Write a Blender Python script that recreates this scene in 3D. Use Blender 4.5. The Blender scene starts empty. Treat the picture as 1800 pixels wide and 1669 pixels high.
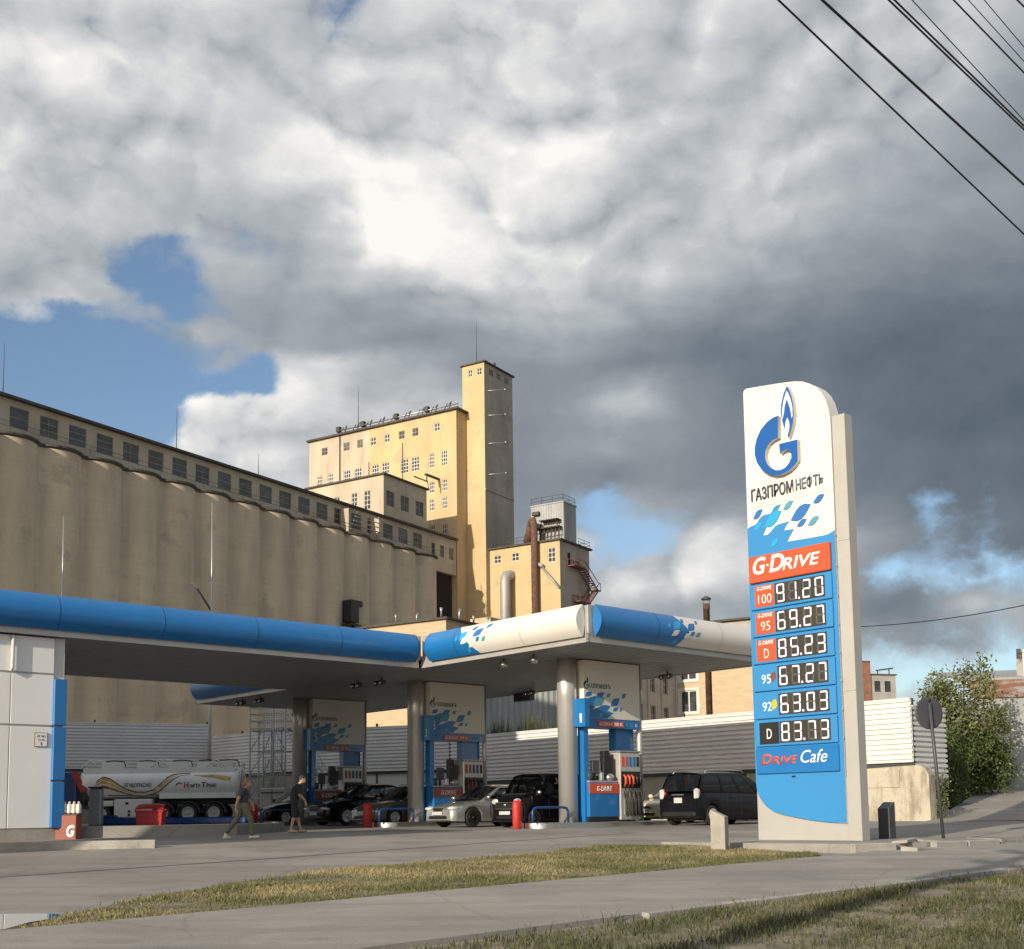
import bpy, bmesh, math, random
import numpy as np
from mathutils import Vector, Matrix

random.seed(7)
rng = np.random.default_rng(11)
rad = math.radians
scene = bpy.context.scene
COL = scene.collection

# ------------------------------------------------------------------ camera
cam_data = bpy.data.cameras.new("camera")
cam = bpy.data.objects.new("camera", cam_data)
COL.objects.link(cam)
cam_data.sensor_width = 36.0
cam_data.lens = 42.77
cam_data.shift_y = 0.2031
cam_data.clip_start = 0.1
cam_data.clip_end = 3000
p_, r_ = rad(6.15068), rad(-0.7316)
f_ = Vector((0, math.cos(p_), math.sin(p_)))
u0_ = Vector((0, -math.sin(p_), math.cos(p_)))
x0_ = Vector((1, 0, 0))
rt_ = x0_ * math.cos(r_) + u0_ * math.sin(r_)
up_ = -x0_ * math.sin(r_) + u0_ * math.cos(r_)
mw = Matrix((rt_, up_, -f_)).transposed().to_4x4()
mw.translation = Vector((0, 0, 1.25))
cam.matrix_world = mw
scene.camera = cam

# ------------------------------------------------------------------ light and exposure
SUN_AZ, SUN_EL = rad(215.0), rad(18.5)          # where the sun stands
sun_data = bpy.data.lights.new("sun", 'SUN')
sun_data.energy = 5.0
sun_data.angle = rad(0.5)
sun_data.color = (1.0, 0.89, 0.73)
sun = bpy.data.objects.new("sun", sun_data)
COL.objects.link(sun)
sd = Vector((math.sin(SUN_AZ) * math.cos(SUN_EL), math.cos(SUN_AZ) * math.cos(SUN_EL), math.sin(SUN_EL)))
sun.rotation_euler = sd.to_track_quat('Z', 'Y').to_euler()
scene.view_settings.view_transform = 'Standard'
scene.view_settings.look = 'None'
scene.view_settings.exposure = 0.0
scene.view_settings.gamma = 1.0
scene.view_settings.use_curve_mapping = False


def lin(v):
    v = v / 255.0
    return v / 12.92 if v <= 0.04045 else ((v + 0.055) / 1.055) ** 2.4


def S(r, g, b):
    return (lin(r), lin(g), lin(b))


# ------------------------------------------------------------------ sky: Nishita plus a broken cloud deck
world = bpy.data.worlds.new("World")
scene.world = world
world.use_nodes = True
wt = world.node_tree
wt.nodes.clear()


def wn(kind, **kw):
    n = wt.nodes.new(kind)
    for k, v in kw.items():
        setattr(n, k, v)
    return n


def wl(a, b):
    wt.links.new(a, b)


def wm(op, a, b=None, c=None, clamp=False):
    n = wn('ShaderNodeMath', operation=op, use_clamp=clamp)
    for i, v in enumerate((a, b, c)):
        if v is None:
            continue
        if isinstance(v, (int, float)):
            n.inputs[i].default_value = v
        else:
            wl(v, n.inputs[i])
    return n.outputs[0]


SKY = [(0.112,[190,190,190,190,190,190,188,186,183,179,175,168,162,159,158,158,158,159,160,160,160,162,164,167,169,170,171,172,173,174,175],[50,51,52,54,55,56,58,59,61,62,63,65,66,67,69,70,67,64,61,58,56,53,50,47,43,42,43,44,44,45,45]),
(0.136,[200,200,200,200,200,200,198,196,192,186,180,171,163,159,158,158,161,164,165,165,165,166,167,160,153,147,143,141,149,157,160],[50,51,53,55,57,60,62,64,66,68,70,72,74,76,78,80,77,74,71,68,66,63,60,63,66,72,66,56,58,59,60]),
(0.160,[200,198,196,194,192,190,188,186,184,182,180,174,169,164,159,155,161,166,169,170,171,170,170,153,135,124,122,155,180,171,160],[50,53,57,61,65,69,73,77,81,84,87,89,92,95,98,99,93,87,84,83,82,81,80,82,84,88,82,78,77,72,70]),
(0.189,[210,208,205,203,200,197,195,192,190,187,185,174,164,158,154,154,172,190,208,215,213,209,196,178,153,135,125,121,118,115,114],[50,53,57,61,65,69,73,78,81,84,87,89,92,95,98,100,97,95,84,100,100,100,96,91,86,56,44,39,51,54,50]),
(0.225,[215,214,213,213,212,211,211,210,206,196,187,178,169,159,149,143,174,205,170,190,207,214,206,189,171,152,135,118,114,111,110],[40,46,54,62,70,79,82,83,85,87,89,91,93,95,97,99,85,70,36,35,86,100,99,97,96,86,65,45,75,87,90]),
(0.252,[215,216,218,221,223,225,221,215,208,198,189,179,170,158,145,134,138,142,149,155,159,154,150,144,136,128,120,112,109,107,106],[30,39,51,64,76,88,94,98,100,100,100,100,100,100,100,100,90,55,37,48,81,99,97,96,94,92,90,62,95,98,100]),
(0.276,[215,215,215,217,224,231,225,218,211,203,195,184,174,161,146,132,133,135,137,138,139,135,130,127,124,120,115,110,107,105,104],[10,15,22,29,36,80,100,100,100,100,100,100,100,100,100,100,100,100,100,100,100,100,100,100,100,100,100,100,100,100,100]),
(0.316,[210,213,218,223,228,233,234,222,216,215,202,193,184,170,152,136,142,147,161,156,140,133,126,120,116,112,108,105,103,101,100],[0,3,6,9,12,33,100,100,100,100,100,100,100,100,100,100,100,100,100,100,100,100,100,100,100,100,100,100,100,100,100]),
(0.340,[200,205,211,218,224,231,237,235,221,214,206,199,194,189,160,140,146,157,176,174,144,134,124,118,114,111,107,104,102,100,99],[0,1,3,5,6,8,92,86,82,100,100,100,100,100,100,100,100,100,100,100,100,100,100,100,100,100,100,100,100,100,100]),
(0.360,[200,203,208,213,217,222,223,211,218,226,212,191,182,165,142,140,142,153,165,155,135,128,122,117,113,110,107,104,102,100,99],[0,1,2,2,3,4,42,18,23,100,100,100,100,100,100,100,100,100,100,100,100,100,100,100,100,100,100,100,100,100,100]),
(0.380,[190,186,183,179,175,172,171,170,179,202,225,190,160,147,141,136,138,140,138,131,125,121,118,115,112,110,108,105,103,101,100],[0,0,0,0,0,8,53,62,37,86,100,100,100,100,100,100,100,100,100,100,100,100,100,100,100,100,100,100,100,100,100]),
(0.400,[190,186,183,179,175,172,169,167,164,161,158,154,151,150,150,150,150,151,147,140,133,128,122,119,116,113,110,107,105,103,102],[10,5,1,3,12,45,81,72,88,100,100,100,100,100,100,100,100,100,100,100,100,100,100,100,100,100,100,100,100,100,100]),
(0.426,[190,187,185,181,177,172,165,159,154,152,150,155,161,168,177,185,182,179,172,162,153,144,136,130,125,120,116,113,110,108,107],[72,47,15,27,56,58,19,48,87,100,100,100,100,100,100,100,100,100,100,100,100,100,100,100,100,100,100,100,100,100,100]),
(0.441,[182,179,177,176,176,176,168,161,157,155,157,162,174,191,210,205,199,191,181,172,165,156,147,140,135,129,124,119,116,113,111],[100,89,88,88,60,16,11,61,94,100,100,100,100,100,100,100,100,100,100,100,100,100,100,100,100,100,100,100,100,100,100]),
(0.461,[182,178,175,177,183,189,180,170,165,165,173,186,212,237,239,216,210,204,199,193,183,175,166,158,150,142,136,130,125,121,118],[100,98,95,93,16,33,16,80,98,100,100,100,100,100,100,100,100,100,100,100,100,100,100,100,100,100,100,100,100,100,100]),
(0.484,[190,186,182,179,178,178,174,171,174,182,189,216,246,247,244,221,213,207,201,195,189,185,181,174,164,154,147,141,135,129,125],[100,98,95,93,44,20,48,71,60,100,100,100,100,100,100,100,100,100,100,100,100,100,100,100,100,100,100,100,100,100,100]),
(0.502,[195,191,187,184,182,179,178,176,182,197,218,244,247,247,243,226,222,214,206,199,193,195,197,191,179,167,159,151,144,138,132],[100,99,98,97,92,75,89,74,85,100,100,100,100,100,100,100,100,100,100,100,100,100,100,100,100,100,100,100,100,100,100]),
(0.528,[201,197,192,188,186,183,183,182,192,212,234,246,243,238,234,232,228,221,212,203,195,199,204,201,188,176,167,157,150,144,138],[100,100,100,100,100,100,100,100,100,100,100,100,100,100,100,100,100,100,100,100,100,100,100,100,100,100,100,100,100,100,100]),
(0.554,[204,200,195,193,191,189,188,186,232,234,244,226,227,229,225,228,238,226,215,207,198,202,207,205,193,182,173,164,156,151,145],[100,100,100,100,100,100,100,100,100,100,100,100,100,100,100,100,100,100,100,100,100,100,100,100,100,100,100,100,100,100,100]),
(0.580,[205,204,202,201,199,197,195,193,223,240,231,207,211,219,214,216,235,223,213,206,199,201,205,203,194,185,176,168,161,156,150],[100,100,100,100,100,100,100,100,100,100,100,100,100,100,100,100,100,100,100,100,100,100,100,100,100,100,100,100,100,100,100]),
(0.606,[208,215,217,209,206,203,201,199,203,206,206,204,203,204,205,212,228,222,214,208,202,202,202,201,195,190,183,175,168,162,156],[100,100,100,100,100,100,100,100,100,100,100,100,100,100,89,65,84,100,100,100,100,100,100,100,100,100,100,100,100,100,100]),
(0.653,[224,235,229,215,209,206,205,203,207,214,211,209,207,206,208,209,209,208,207,204,202,200,198,197,197,197,194,190,185,177,168],[100,99,99,98,98,97,97,96,96,95,95,87,100,100,100,100,100,100,100,100,100,100,100,100,100,100,100,100,100,100,100]),
(0.680,[224,219,213,210,208,205,204,202,197,189,182,191,200,206,209,211,209,207,205,202,200,200,201,202,202,202,199,197,193,185,176],[100,99,98,97,96,95,93,92,91,90,50,85,100,100,100,100,100,100,100,100,100,100,100,100,100,100,100,100,100,100,100]),
(0.712,[214,211,208,207,206,204,202,200,195,186,178,191,204,212,214,215,211,206,202,199,197,199,202,205,205,205,203,200,196,189,181],[100,100,100,100,100,100,100,100,100,97,26,77,100,100,100,100,100,100,100,100,100,100,100,100,100,100,100,100,100,100,100])]
geo_ = wn('ShaderNodeTexCoord')
dirv = geo_.outputs['Generated']


def wnoise(vec, scale, detail, rough, lac=2.0):
    n = wn('ShaderNodeTexNoise', noise_dimensions='3D')
    wl(vec, n.inputs['Vector'])
    n.inputs['Scale'].default_value = scale
    n.inputs['Detail'].default_value = detail
    n.inputs['Roughness'].default_value = rough
    n.inputs['Lacunarity'].default_value = lac
    return n


def wvec(op, a, b):
    n = wn('ShaderNodeVectorMath', operation=op)
    for i, v in enumerate((a, b)):
        if isinstance(v, tuple):
            n.inputs[i].default_value = v
        else:
            wl(v, n.inputs[i])
    return n.outputs[0]


flat = wvec('MULTIPLY', dirv, (1.0, 1.0, 1.35))
warp = wnoise(flat, 6.0, 7.0, 0.58)
wofs = wvec('MULTIPLY', wvec('SUBTRACT', warp.outputs['Color'], (0.5, 0.5, 0.5)), (0.085, 0.0, 0.075))
wdir = wvec('ADD', dirv, wofs)
sx = wn('ShaderNodeSeparateXYZ')
wl(wdir, sx.inputs[0])
yy = wm('MAXIMUM', sx.outputs['Y'], 0.25)
cs = wm('DIVIDE', sx.outputs['X'], yy)
ct = wm('DIVIDE', sx.outputs['Z'], yy)
u_ = wm('DIVIDE', wm('ADD', cs, 0.436), 0.882, clamp=True)
acc = None
for i, (t, Ls, Cs) in enumerate(SKY):
    rp = wn('ShaderNodeValToRGB')
    rp.color_ramp.interpolation = 'LINEAR'
    el = rp.color_ramp.elements
    while len(el) < len(Ls):
        el.new(0.5)
    for k in range(len(Ls)):
        el[k].position = k / (len(Ls) - 1)
    for k in range(len(Ls)):
        el[k].color = (Ls[k] / 255.0, Cs[k] / 100.0, 0, 1)
    wl(u_, rp.inputs[0])
    if acc is None:
        acc = rp.outputs['Color']
    else:
        mr = wn('ShaderNodeMapRange', interpolation_type='SMOOTHSTEP')
        wl(ct, mr.inputs['Value'])
        mr.inputs['From Min'].default_value = SKY[i - 1][0]
        mr.inputs['From Max'].default_value = t
        mx = wn('ShaderNodeMix', data_type='RGBA')
        wl(mr.outputs[0], mx.inputs['Factor'])
        wl(acc, mx.inputs['A'])
        wl(rp.outputs['Color'], mx.inputs['B'])
        acc = mx.outputs['Result']
sc_ = wn('ShaderNodeSeparateColor')
wl(acc, sc_.inputs[0])
baseL, baseC = sc_.outputs[0], sc_.outputs[1]
# puffy detail: rounded billows, compared with themselves a little higher up, give lit crowns and grey undersides
def billow(vec, scale, detail):
    n = wn('ShaderNodeTexNoise', noise_dimensions='3D', noise_type='RIDGED_MULTIFRACTAL')
    wl(vec, n.inputs['Vector'])
    n.inputs['Scale'].default_value = scale
    n.inputs['Detail'].default_value = detail
    n.inputs['Roughness'].default_value = 0.55
    n.inputs['Lacunarity'].default_value = 2.2
    n.inputs['Offset'].default_value = 1.0
    n.inputs['Gain'].default_value = 1.0
    return wm('SUBTRACT', 1.0, wm('MULTIPLY', n.outputs['Fac'], 0.5), clamp=True)


pv = wvec('ADD', flat, wvec('MULTIPLY', wofs, (0.55, 0.55, 0.55)))
sh = (-0.012, 0.0, 0.022)
pv2 = wvec('ADD', pv, sh)
b1 = billow(pv, 11.0, 7.0)
b2 = billow(pv2, 11.0, 7.0)
n1 = wnoise(pv, 10.0, 10.0, 0.6)
n2 = wnoise(pv2, 10.0, 10.0, 0.6)
relief = wm('ADD', wm('MULTIPLY', wm('SUBTRACT', b1, b2), 0.21), wm('MULTIPLY', wm('SUBTRACT', n1.outputs['Fac'], n2.outputs['Fac']), 0.28))
big = wnoise(pv, 3.6, 5.0, 0.5)
am = wn('ShaderNodeMapRange', interpolation_type='SMOOTHSTEP')
wl(baseL, am.inputs['Value'])
am.inputs['From Min'].default_value = 0.50
am.inputs['From Max'].default_value = 0.90
am.inputs['To Min'].default_value = 0.12
am.inputs['To Max'].default_value = 1.0
L = wm('ADD', baseL, wm('MULTIPLY', relief, am.outputs[0]))
L = wm('ADD', L, wm('MULTIPLY', wm('SUBTRACT', n1.outputs['Fac'], 0.5), 0.12))
L = wm('ADD', L, wm('MULTIPLY', wm('SUBTRACT', big.outputs['Fac'], 0.5), 0.07))
L = wm('ADD', L, wm('MULTIPLY', wm('SUBTRACT', b1, 0.62), wm('MULTIPLY', am.outputs[0], 0.07)))
n3 = wnoise(pv, 13.0, 11.0, 0.66)
cov = wm('ADD', wm('SUBTRACT', wm('MULTIPLY', baseC, 1.4), 0.18), wm('MULTIPLY', wm('SUBTRACT', n3.outputs['Fac'], 0.5), 1.25))
cov = wm('ADD', cov, wm('MULTIPLY', wm('SUBTRACT', b1, 0.62), 0.55))
cm = wn('ShaderNodeMapRange', interpolation_type='SMOOTHSTEP')
wl(cov, cm.inputs['Value'])
cm.inputs['From Min'].default_value = 0.20
cm.inputs['From Max'].default_value = 0.86
cr = wn('ShaderNodeValToRGB')
ce = cr.color_ramp.elements
stops = [(0.20, (64, 76, 92)), (0.38, (92, 103, 116)), (0.47, (116, 126, 136)), (0.60, (150, 158, 164)),
         (0.72, (181, 186, 190)), (0.82, (206, 209, 211)), (0.92, (234, 233, 230)), (1.0, (251, 250, 245))]
while len(ce) < len(stops):
    ce.new(0.5)
for k, (p, c) in enumerate(stops):
    ce[k].position = p
for k, (p, c) in enumerate(stops):
    ce[k].color = S(*c) + (1,)
wl(L, cr.inputs[0])
sky = wn('ShaderNodeTexSky', sky_type='NISHITA')
sky.sun_disc = False
sky.sun_elevation = SUN_EL
sky.sun_rotation = SUN_AZ
sky.air_density = 1.0
sky.dust_density = 1.2
sky.ozone_density = 2.0
# unseen cloud cover behind the viewer is halved to weaken the fill light
sd_ = wn('ShaderNodeSeparateXYZ')
wl(dirv, sd_.inputs[0])
clr = wn('ShaderNodeMapRange', interpolation_type='SMOOTHSTEP')
wl(wm('ADD', sd_.outputs['Y'], wm('MULTIPLY', sd_.outputs['Z'], 0.35)), clr.inputs['Value'])
clr.inputs['From Min'].default_value = -0.15
clr.inputs['From Max'].default_value = 0.35
clr.inputs['To Min'].default_value = 0.50
cover = wm('MULTIPLY', cm.outputs[0], clr.outputs[0])
bg1 = wn('ShaderNodeBackground')
wl(sky.outputs[0], bg1.inputs['Color'])
bg1.inputs['Strength'].default_value = 0.145
bg2 = wn('ShaderNodeBackground')
wl(cr.outputs['Color'], bg2.inputs['Color'])
bg2.inputs['Strength'].default_value = 1.0
ms = wn('ShaderNodeMixShader')
wl(cover, ms.inputs[0])
wl(bg1.outputs[0], ms.inputs[1])
wl(bg2.outputs[0], ms.inputs[2])
wo = wn('ShaderNodeOutputWorld')
wl(ms.outputs[0], wo.inputs['Surface'])

# ------------------------------------------------------------------ materials
MATS = {}


def M(name, col, rough=0.6, metal=0.0, var=0.12, scale=2.0, bump=0.0, bscale=30.0, stretch=(1, 1, 1),
      peel=None, bands=0.0, col2=None, lo=0.35, hi=0.65, coat=0.0, island=0.0, trans=0.0, grain=0.0, emit=None, spec=None):
    m = bpy.data.materials.new(name)
    m.use_nodes = True
    nt = m.node_tree
    b = nt.nodes['Principled BSDF']
    tc = nt.nodes.new('ShaderNodeTexCoord')
    mp = nt.nodes.new('ShaderNodeMapping')
    mp.inputs['Scale'].default_value = stretch
    nt.links.new(tc.outputs['Object'], mp.inputs[0])
    n = nt.nodes.new('ShaderNodeTexNoise')
    n.inputs['Scale'].default_value = scale
    n.inputs['Detail'].default_value = 7
    n.inputs['Roughness'].default_value = 0.62
    nt.links.new(mp.outputs[0], n.inputs['Vector'])
    r = nt.nodes.new('ShaderNodeValToRGB')
    c1 = tuple(c * (1 - var) for c in col)
    c2 = tuple(min(1, c * (1 + var)) for c in col) if col2 is None else col2
    r.color_ramp.elements[0].position = lo
    r.color_ramp.elements[1].position = hi
    r.color_ramp.elements[0].color = c1 + (1,)
    r.color_ramp.elements[1].color = c2 + (1,)
    nt.links.new(n.outputs['Fac'], r.inputs[0])
    out = r.outputs['Color']
    if peel:                                        # patches where the paint or plaster has a different colour
        pn = nt.nodes.new('ShaderNodeTexNoise')
        pn.inputs['Scale'].default_value = peel[1]
        pn.inputs['Detail'].default_value = 8
        pn.inputs['Roughness'].default_value = 0.6
        nt.links.new(tc.outputs['Object'], pn.inputs['Vector'])
        pr_ = nt.nodes.new('ShaderNodeMapRange')
        pr_.inputs['From Min'].default_value = peel[2]
        pr_.inputs['From Max'].default_value = peel[2] + 0.03
        pr_.inputs['To Max'].default_value = peel[3]
        nt.links.new(pn.outputs['Fac'], pr_.inputs['Value'])
        px_ = nt.nodes.new('ShaderNodeMix')
        px_.data_type = 'RGBA'
        nt.links.new(pr_.outputs[0], px_.inputs['Factor'])
        nt.links.new(out, px_.inputs['A'])
        px_.inputs['B'].default_value = peel[0] + (1,)
        out = px_.outputs['Result']
    if bands:                                       # pour lines: thin level streaks up the wall
        bm_ = nt.nodes.new('ShaderNodeMapping')
        bm_.inputs['Scale'].default_value = (.03, .03, 1.1)
        nt.links.new(tc.outputs['Object'], bm_.inputs[0])
        bn_ = nt.nodes.new('ShaderNodeTexNoise')
        bn_.inputs['Scale'].default_value = 1.0
        bn_.inputs['Detail'].default_value = 6
        bn_.inputs['Roughness'].default_value = 0.75
        nt.links.new(bm_.outputs[0], bn_.inputs['Vector'])
        br_ = nt.nodes.new('ShaderNodeMapRange')
        br_.inputs['From Min'].default_value = 0.3
        br_.inputs['From Max'].default_value = 0.7
        br_.inputs['To Min'].default_value = 1 - bands
        br_.inputs['To Max'].default_value = 1 + bands
        nt.links.new(bn_.outputs['Fac'], br_.inputs['Value'])
        bx_ = nt.nodes.new('ShaderNodeMix')
        bx_.data_type = 'RGBA'
        bx_.blend_type = 'MULTIPLY'
        bx_.inputs['Factor'].default_value = 1
        nt.links.new(out, bx_.inputs['A'])
        nt.links.new(br_.outputs[0], bx_.inputs['B'])
        out = bx_.outputs['Result']
    if grain:
        g = nt.nodes.new('ShaderNodeTexNoise')
        g.inputs['Scale'].default_value = bscale
        g.inputs['Detail'].default_value = 4
        nt.links.new(tc.outputs['Object'], g.inputs['Vector'])
        mr = nt.nodes.new('ShaderNodeMapRange')
        mr.inputs['From Min'].default_value = 0.3
        mr.inputs['From Max'].default_value = 0.7
        mr.inputs['To Min'].default_value = 1 - grain
        mr.inputs['To Max'].default_value = 1 + grain
        nt.links.new(g.outputs['Fac'], mr.inputs['Value'])
        mx = nt.nodes.new('ShaderNodeMix')
        mx.data_type = 'RGBA'
        mx.blend_type = 'MULTIPLY'
        mx.inputs['Factor'].default_value = 1
        nt.links.new(out, mx.inputs['A'])
        nt.links.new(mr.outputs[0], mx.inputs['B'])
        out = mx.outputs['Result']
    if island:
        gi = nt.nodes.new('ShaderNodeNewGeometry')
        mr = nt.nodes.new('ShaderNodeMapRange')
        mr.inputs['To Min'].default_value = 1 - island
        mr.inputs['To Max'].default_value = 1 + island
        nt.links.new(gi.outputs['Random Per Island'], mr.inputs['Value'])
        mx = nt.nodes.new('ShaderNodeMix')
        mx.data_type = 'RGBA'
        mx.blend_type = 'MULTIPLY'
        mx.inputs['Factor'].default_value = 1
        nt.links.new(out, mx.inputs['A'])
        nt.links.new(mr.outputs[0], mx.inputs['B'])
        out = mx.outputs['Result']
    nt.links.new(out, b.inputs['Base Color'])
    b.inputs['Roughness'].default_value = rough
    b.inputs['Metallic'].default_value = metal
    b.inputs['Coat Weight'].default_value = coat
    b.inputs['Coat Roughness'].default_value = 0.05
    if spec is not None:
        b.inputs['Specular IOR Level'].default_value = spec
    if trans:
        b.inputs['Transmission Weight'].default_value = 0
        td = nt.nodes.new('ShaderNodeBsdfTranslucent')
        nt.links.new(out, td.inputs['Color'])
        mix = nt.nodes.new('ShaderNodeMixShader')
        mix.inputs[0].default_value = trans
        nt.links.new(b.outputs[0], mix.inputs[1])
        nt.links.new(td.outputs[0], mix.inputs[2])
        nt.links.new(mix.outputs[0], nt.nodes['Material Output'].inputs['Surface'])
    if emit:
        b.inputs['Emission Color'].default_value = emit[0] + (1,)
        b.inputs['Emission Strength'].default_value = emit[1]
    if bump:
        bn = nt.nodes.new('ShaderNodeTexNoise')
        bn.inputs['Scale'].default_value = bscale
        bn.inputs['Detail'].default_value = 5
        nt.links.new(tc.outputs['Object'], bn.inputs['Vector'])
        bp = nt.nodes.new('ShaderNodeBump')
        bp.inputs['Strength'].default_value = bump
        bp.inputs['Distance'].default_value = 0.02
        nt.links.new(bn.outputs['Fac'], bp.inputs['Height'])
        nt.links.new(bp.outputs[0], b.inputs['Normal'])
    MATS[name] = m
    return m


m_asphalt = M('asphalt', (0.30, 0.272, 0.232), 0.9, var=0.16, scale=0.35, bump=0.25, bscale=60, grain=0.14)
m_path = M('path_asphalt', (0.345, 0.312, 0.272), 0.9, var=0.13, scale=0.6, bump=0.25, bscale=70, grain=0.12)
def paving(name, col, crack=0.5, seed=0.0):
    m = M(name, col, 0.92, var=0.10, scale=0.45, bump=0.3, bscale=60, grain=0.13)
    nt = m.node_tree
    b = nt.nodes['Principled BSDF']
    src = b.inputs['Base Color'].links[0].from_socket
    tc = nt.nodes.new('ShaderNodeTexCoord')
    mp = nt.nodes.new('ShaderNodeMapping')
    mp.inputs['Location'].default_value = (seed, seed * .7, 0)
    nt.links.new(tc.outputs['Object'], mp.inputs[0])

    def noise(sc, det, vec):
        n = nt.nodes.new('ShaderNodeTexNoise')
        n.inputs['Scale'].default_value = sc
        n.inputs['Detail'].default_value = det
        n.inputs['Roughness'].default_value = .65
        nt.links.new(vec, n.inputs['Vector'])
        return n

    def rng_(sock, a, b_, c, d):
        r = nt.nodes.new('ShaderNodeMapRange')
        for k, v in zip(('From Min', 'From Max', 'To Min', 'To Max'), (a, b_, c, d)):
            r.inputs[k].default_value = v
        nt.links.new(sock, r.inputs['Value'])
        return r.outputs[0]

    def mul(a, fac):
        x = nt.nodes.new('ShaderNodeMix')
        x.data_type = 'RGBA'
        x.blend_type = 'MULTIPLY'
        x.inputs['Factor'].default_value = 1
        nt.links.new(a, x.inputs['A'])
        nt.links.new(fac, x.inputs['B'])
        return x.outputs['Result']
    wob = noise(1.4, 5, mp.outputs[0])
    ad = nt.nodes.new('ShaderNodeMix')
    ad.data_type = 'VECTOR'
    ad.inputs['Factor'].default_value = 0.16
    nt.links.new(mp.outputs[0], ad.inputs['A'])
    nt.links.new(wob.outputs['Color'], ad.inputs['B'])
    vo = nt.nodes.new('ShaderNodeTexVoronoi')
    vo.feature = 'DISTANCE_TO_EDGE'
    vo.inputs['Scale'].default_value = 0.30
    nt.links.new(ad.outputs['Result'], vo.inputs['Vector'])
    cracks = rng_(vo.outputs['Distance'], 0.0, 0.007, 1 - crack, 1.0)
    stains = rng_(noise(0.9, 6, mp.outputs[0]).outputs['Fac'], 0.30, 0.42, 0.80, 1.0)
    mp2 = nt.nodes.new('ShaderNodeMapping')
    mp2.inputs['Rotation'].default_value = (0, 0, -0.73)
    mp2.inputs['Scale'].default_value = (.10, 1.3, 1)
    nt.links.new(tc.outputs['Object'], mp2.inputs[0])
    tracks = rng_(noise(1.0, 5, mp2.outputs[0]).outputs['Fac'], 0.36, 0.60, 0.88, 1.06)
    patch = rng_(noise(0.22, 3, mp.outputs[0]).outputs['Fac'], 0.50, 0.515, 0.93, 1.03)
    out = mul(mul(mul(mul(src, cracks), stains), tracks), patch)
    nt.links.new(out, b.inputs['Base Color'])
    return m


m_asphalt = paving('worn_asphalt', (0.245, 0.229, 0.204), .22)
m_path = paving('worn_path', (0.275, 0.258, 0.230), .16, 31.0)
m_soil = M('soil', (0.19, 0.16, 0.11), 0.95, var=0.35, scale=2.5, bump=0.6, bscale=30, grain=0.3)
m_kerb = M('kerb_concrete', (0.33, 0.31, 0.275), 0.85, var=0.22, scale=1.6, bump=0.35, bscale=40, grain=0.12)
m_conc = M('stained_concrete', (0.22, 0.185, 0.135), 0.9, scale=2.2, stretch=(1, 1, 0.30), bump=0.5, bscale=22, lo=0.30, hi=0.52, col2=(0.47, 0.42, 0.335), grain=0.12)
m_signclad = M('sign_cladding', (0.46, 0.445, 0.41), 0.42, metal=0.25, var=0.05, scale=0.8)
m_silo = M('silo_plaster', (0.54, 0.447, 0.322), 0.9, var=0.13, scale=0.35, stretch=(1, 1, 0.30), bump=0.3, bscale=8, grain=0.06, bands=.07, peel=((0.40, 0.325, 0.235), 0.22, .60, .55))
m_grey_pl = M('grey_plaster', (0.46, 0.39, 0.295), 0.9, var=0.14, scale=0.35, stretch=(1, 1, 0.4), bump=0.25, bscale=10, peel=((0.52, 0.45, 0.34), 0.5, .62, .7))
m_yellow = M('yellow_plaster', (0.53, 0.395, 0.215), 0.88, var=0.10, scale=0.30, stretch=(1, 1, 0.35), bump=0.3, bscale=6, grain=0.05, bands=.05, peel=((0.44, 0.345, 0.22), 0.35, .585, .8))
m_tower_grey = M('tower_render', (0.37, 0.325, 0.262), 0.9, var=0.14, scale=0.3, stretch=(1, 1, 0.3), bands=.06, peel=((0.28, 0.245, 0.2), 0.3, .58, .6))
m_roof = M('dark_roofing', (0.07, 0.063, 0.055), 0.8, var=0.3, scale=1)
m_glass_far = M('dim_glass', (0.05, 0.055, 0.06), 0.12, var=0.5, scale=0.9, spec=0.6)
m_dusty_pane = M('dusty_glass', (0.085, 0.083, 0.078), 0.45, var=0.45, scale=0.8)
m_frame_w = M('window_white', (0.62, 0.58, 0.50), 0.6, var=0.1)
m_frame_g = M('window_grey', (0.25, 0.22, 0.18), 0.7, var=0.2)
m_rust = M('rusty_steel', (0.12, 0.062, 0.042), 0.85, var=0.4, scale=3, bump=0.2)
m_rust2 = M('dark_red_steel', (0.17, 0.06, 0.045), 0.8, var=0.3, scale=2)
m_galv = M('galvanised_steel', (0.45, 0.45, 0.44), 0.42, metal=0.7, var=0.15, scale=1.2)
m_galv_dull = M('weathered_zinc', (0.36, 0.36, 0.35), 0.6, metal=0.35, var=0.18, scale=0.8, stretch=(1, 1, 0.3))
m_binlit = M('zinc_cladding', (0.30, 0.305, 0.30), 0.6, metal=0.0, var=0.15, scale=0.6, stretch=(1, 1, 0.2))
m_fence = M('white_sheet_steel', (0.68, 0.66, 0.64), 0.42, var=0.06, scale=0.8)
m_blue = M('blue_panel', (0.012, 0.155, 0.42), 0.34, var=0.04, coat=0.35)
m_blue_dk = M('navy_panel', (0.012, 0.055, 0.19), 0.35, var=0.04)
m_blue_lt = M('sky_blue_film', (0.03, 0.33, 0.62), 0.35, var=0.03)
m_teal = M('teal_film', (0.08, 0.29, 0.40), 0.4, var=0.04)
m_logo = M('deep_blue_letter', (0.012, 0.10, 0.36), 0.3, var=0.04, coat=0.3)
m_white = M('white_panel', (0.68, 0.655, 0.60), 0.38, var=0.025, scale=0.8)
m_shopwhite = M('shop_panel', (0.80, 0.785, 0.76), 0.4, var=0.02, scale=0.8)
m_white_d = M('off_white_panel', (0.62, 0.60, 0.56), 0.45, var=0.05, scale=0.7)
m_orange = M('orange_panel', (0.56, 0.088, 0.035), 0.4, var=0.04)
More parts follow.
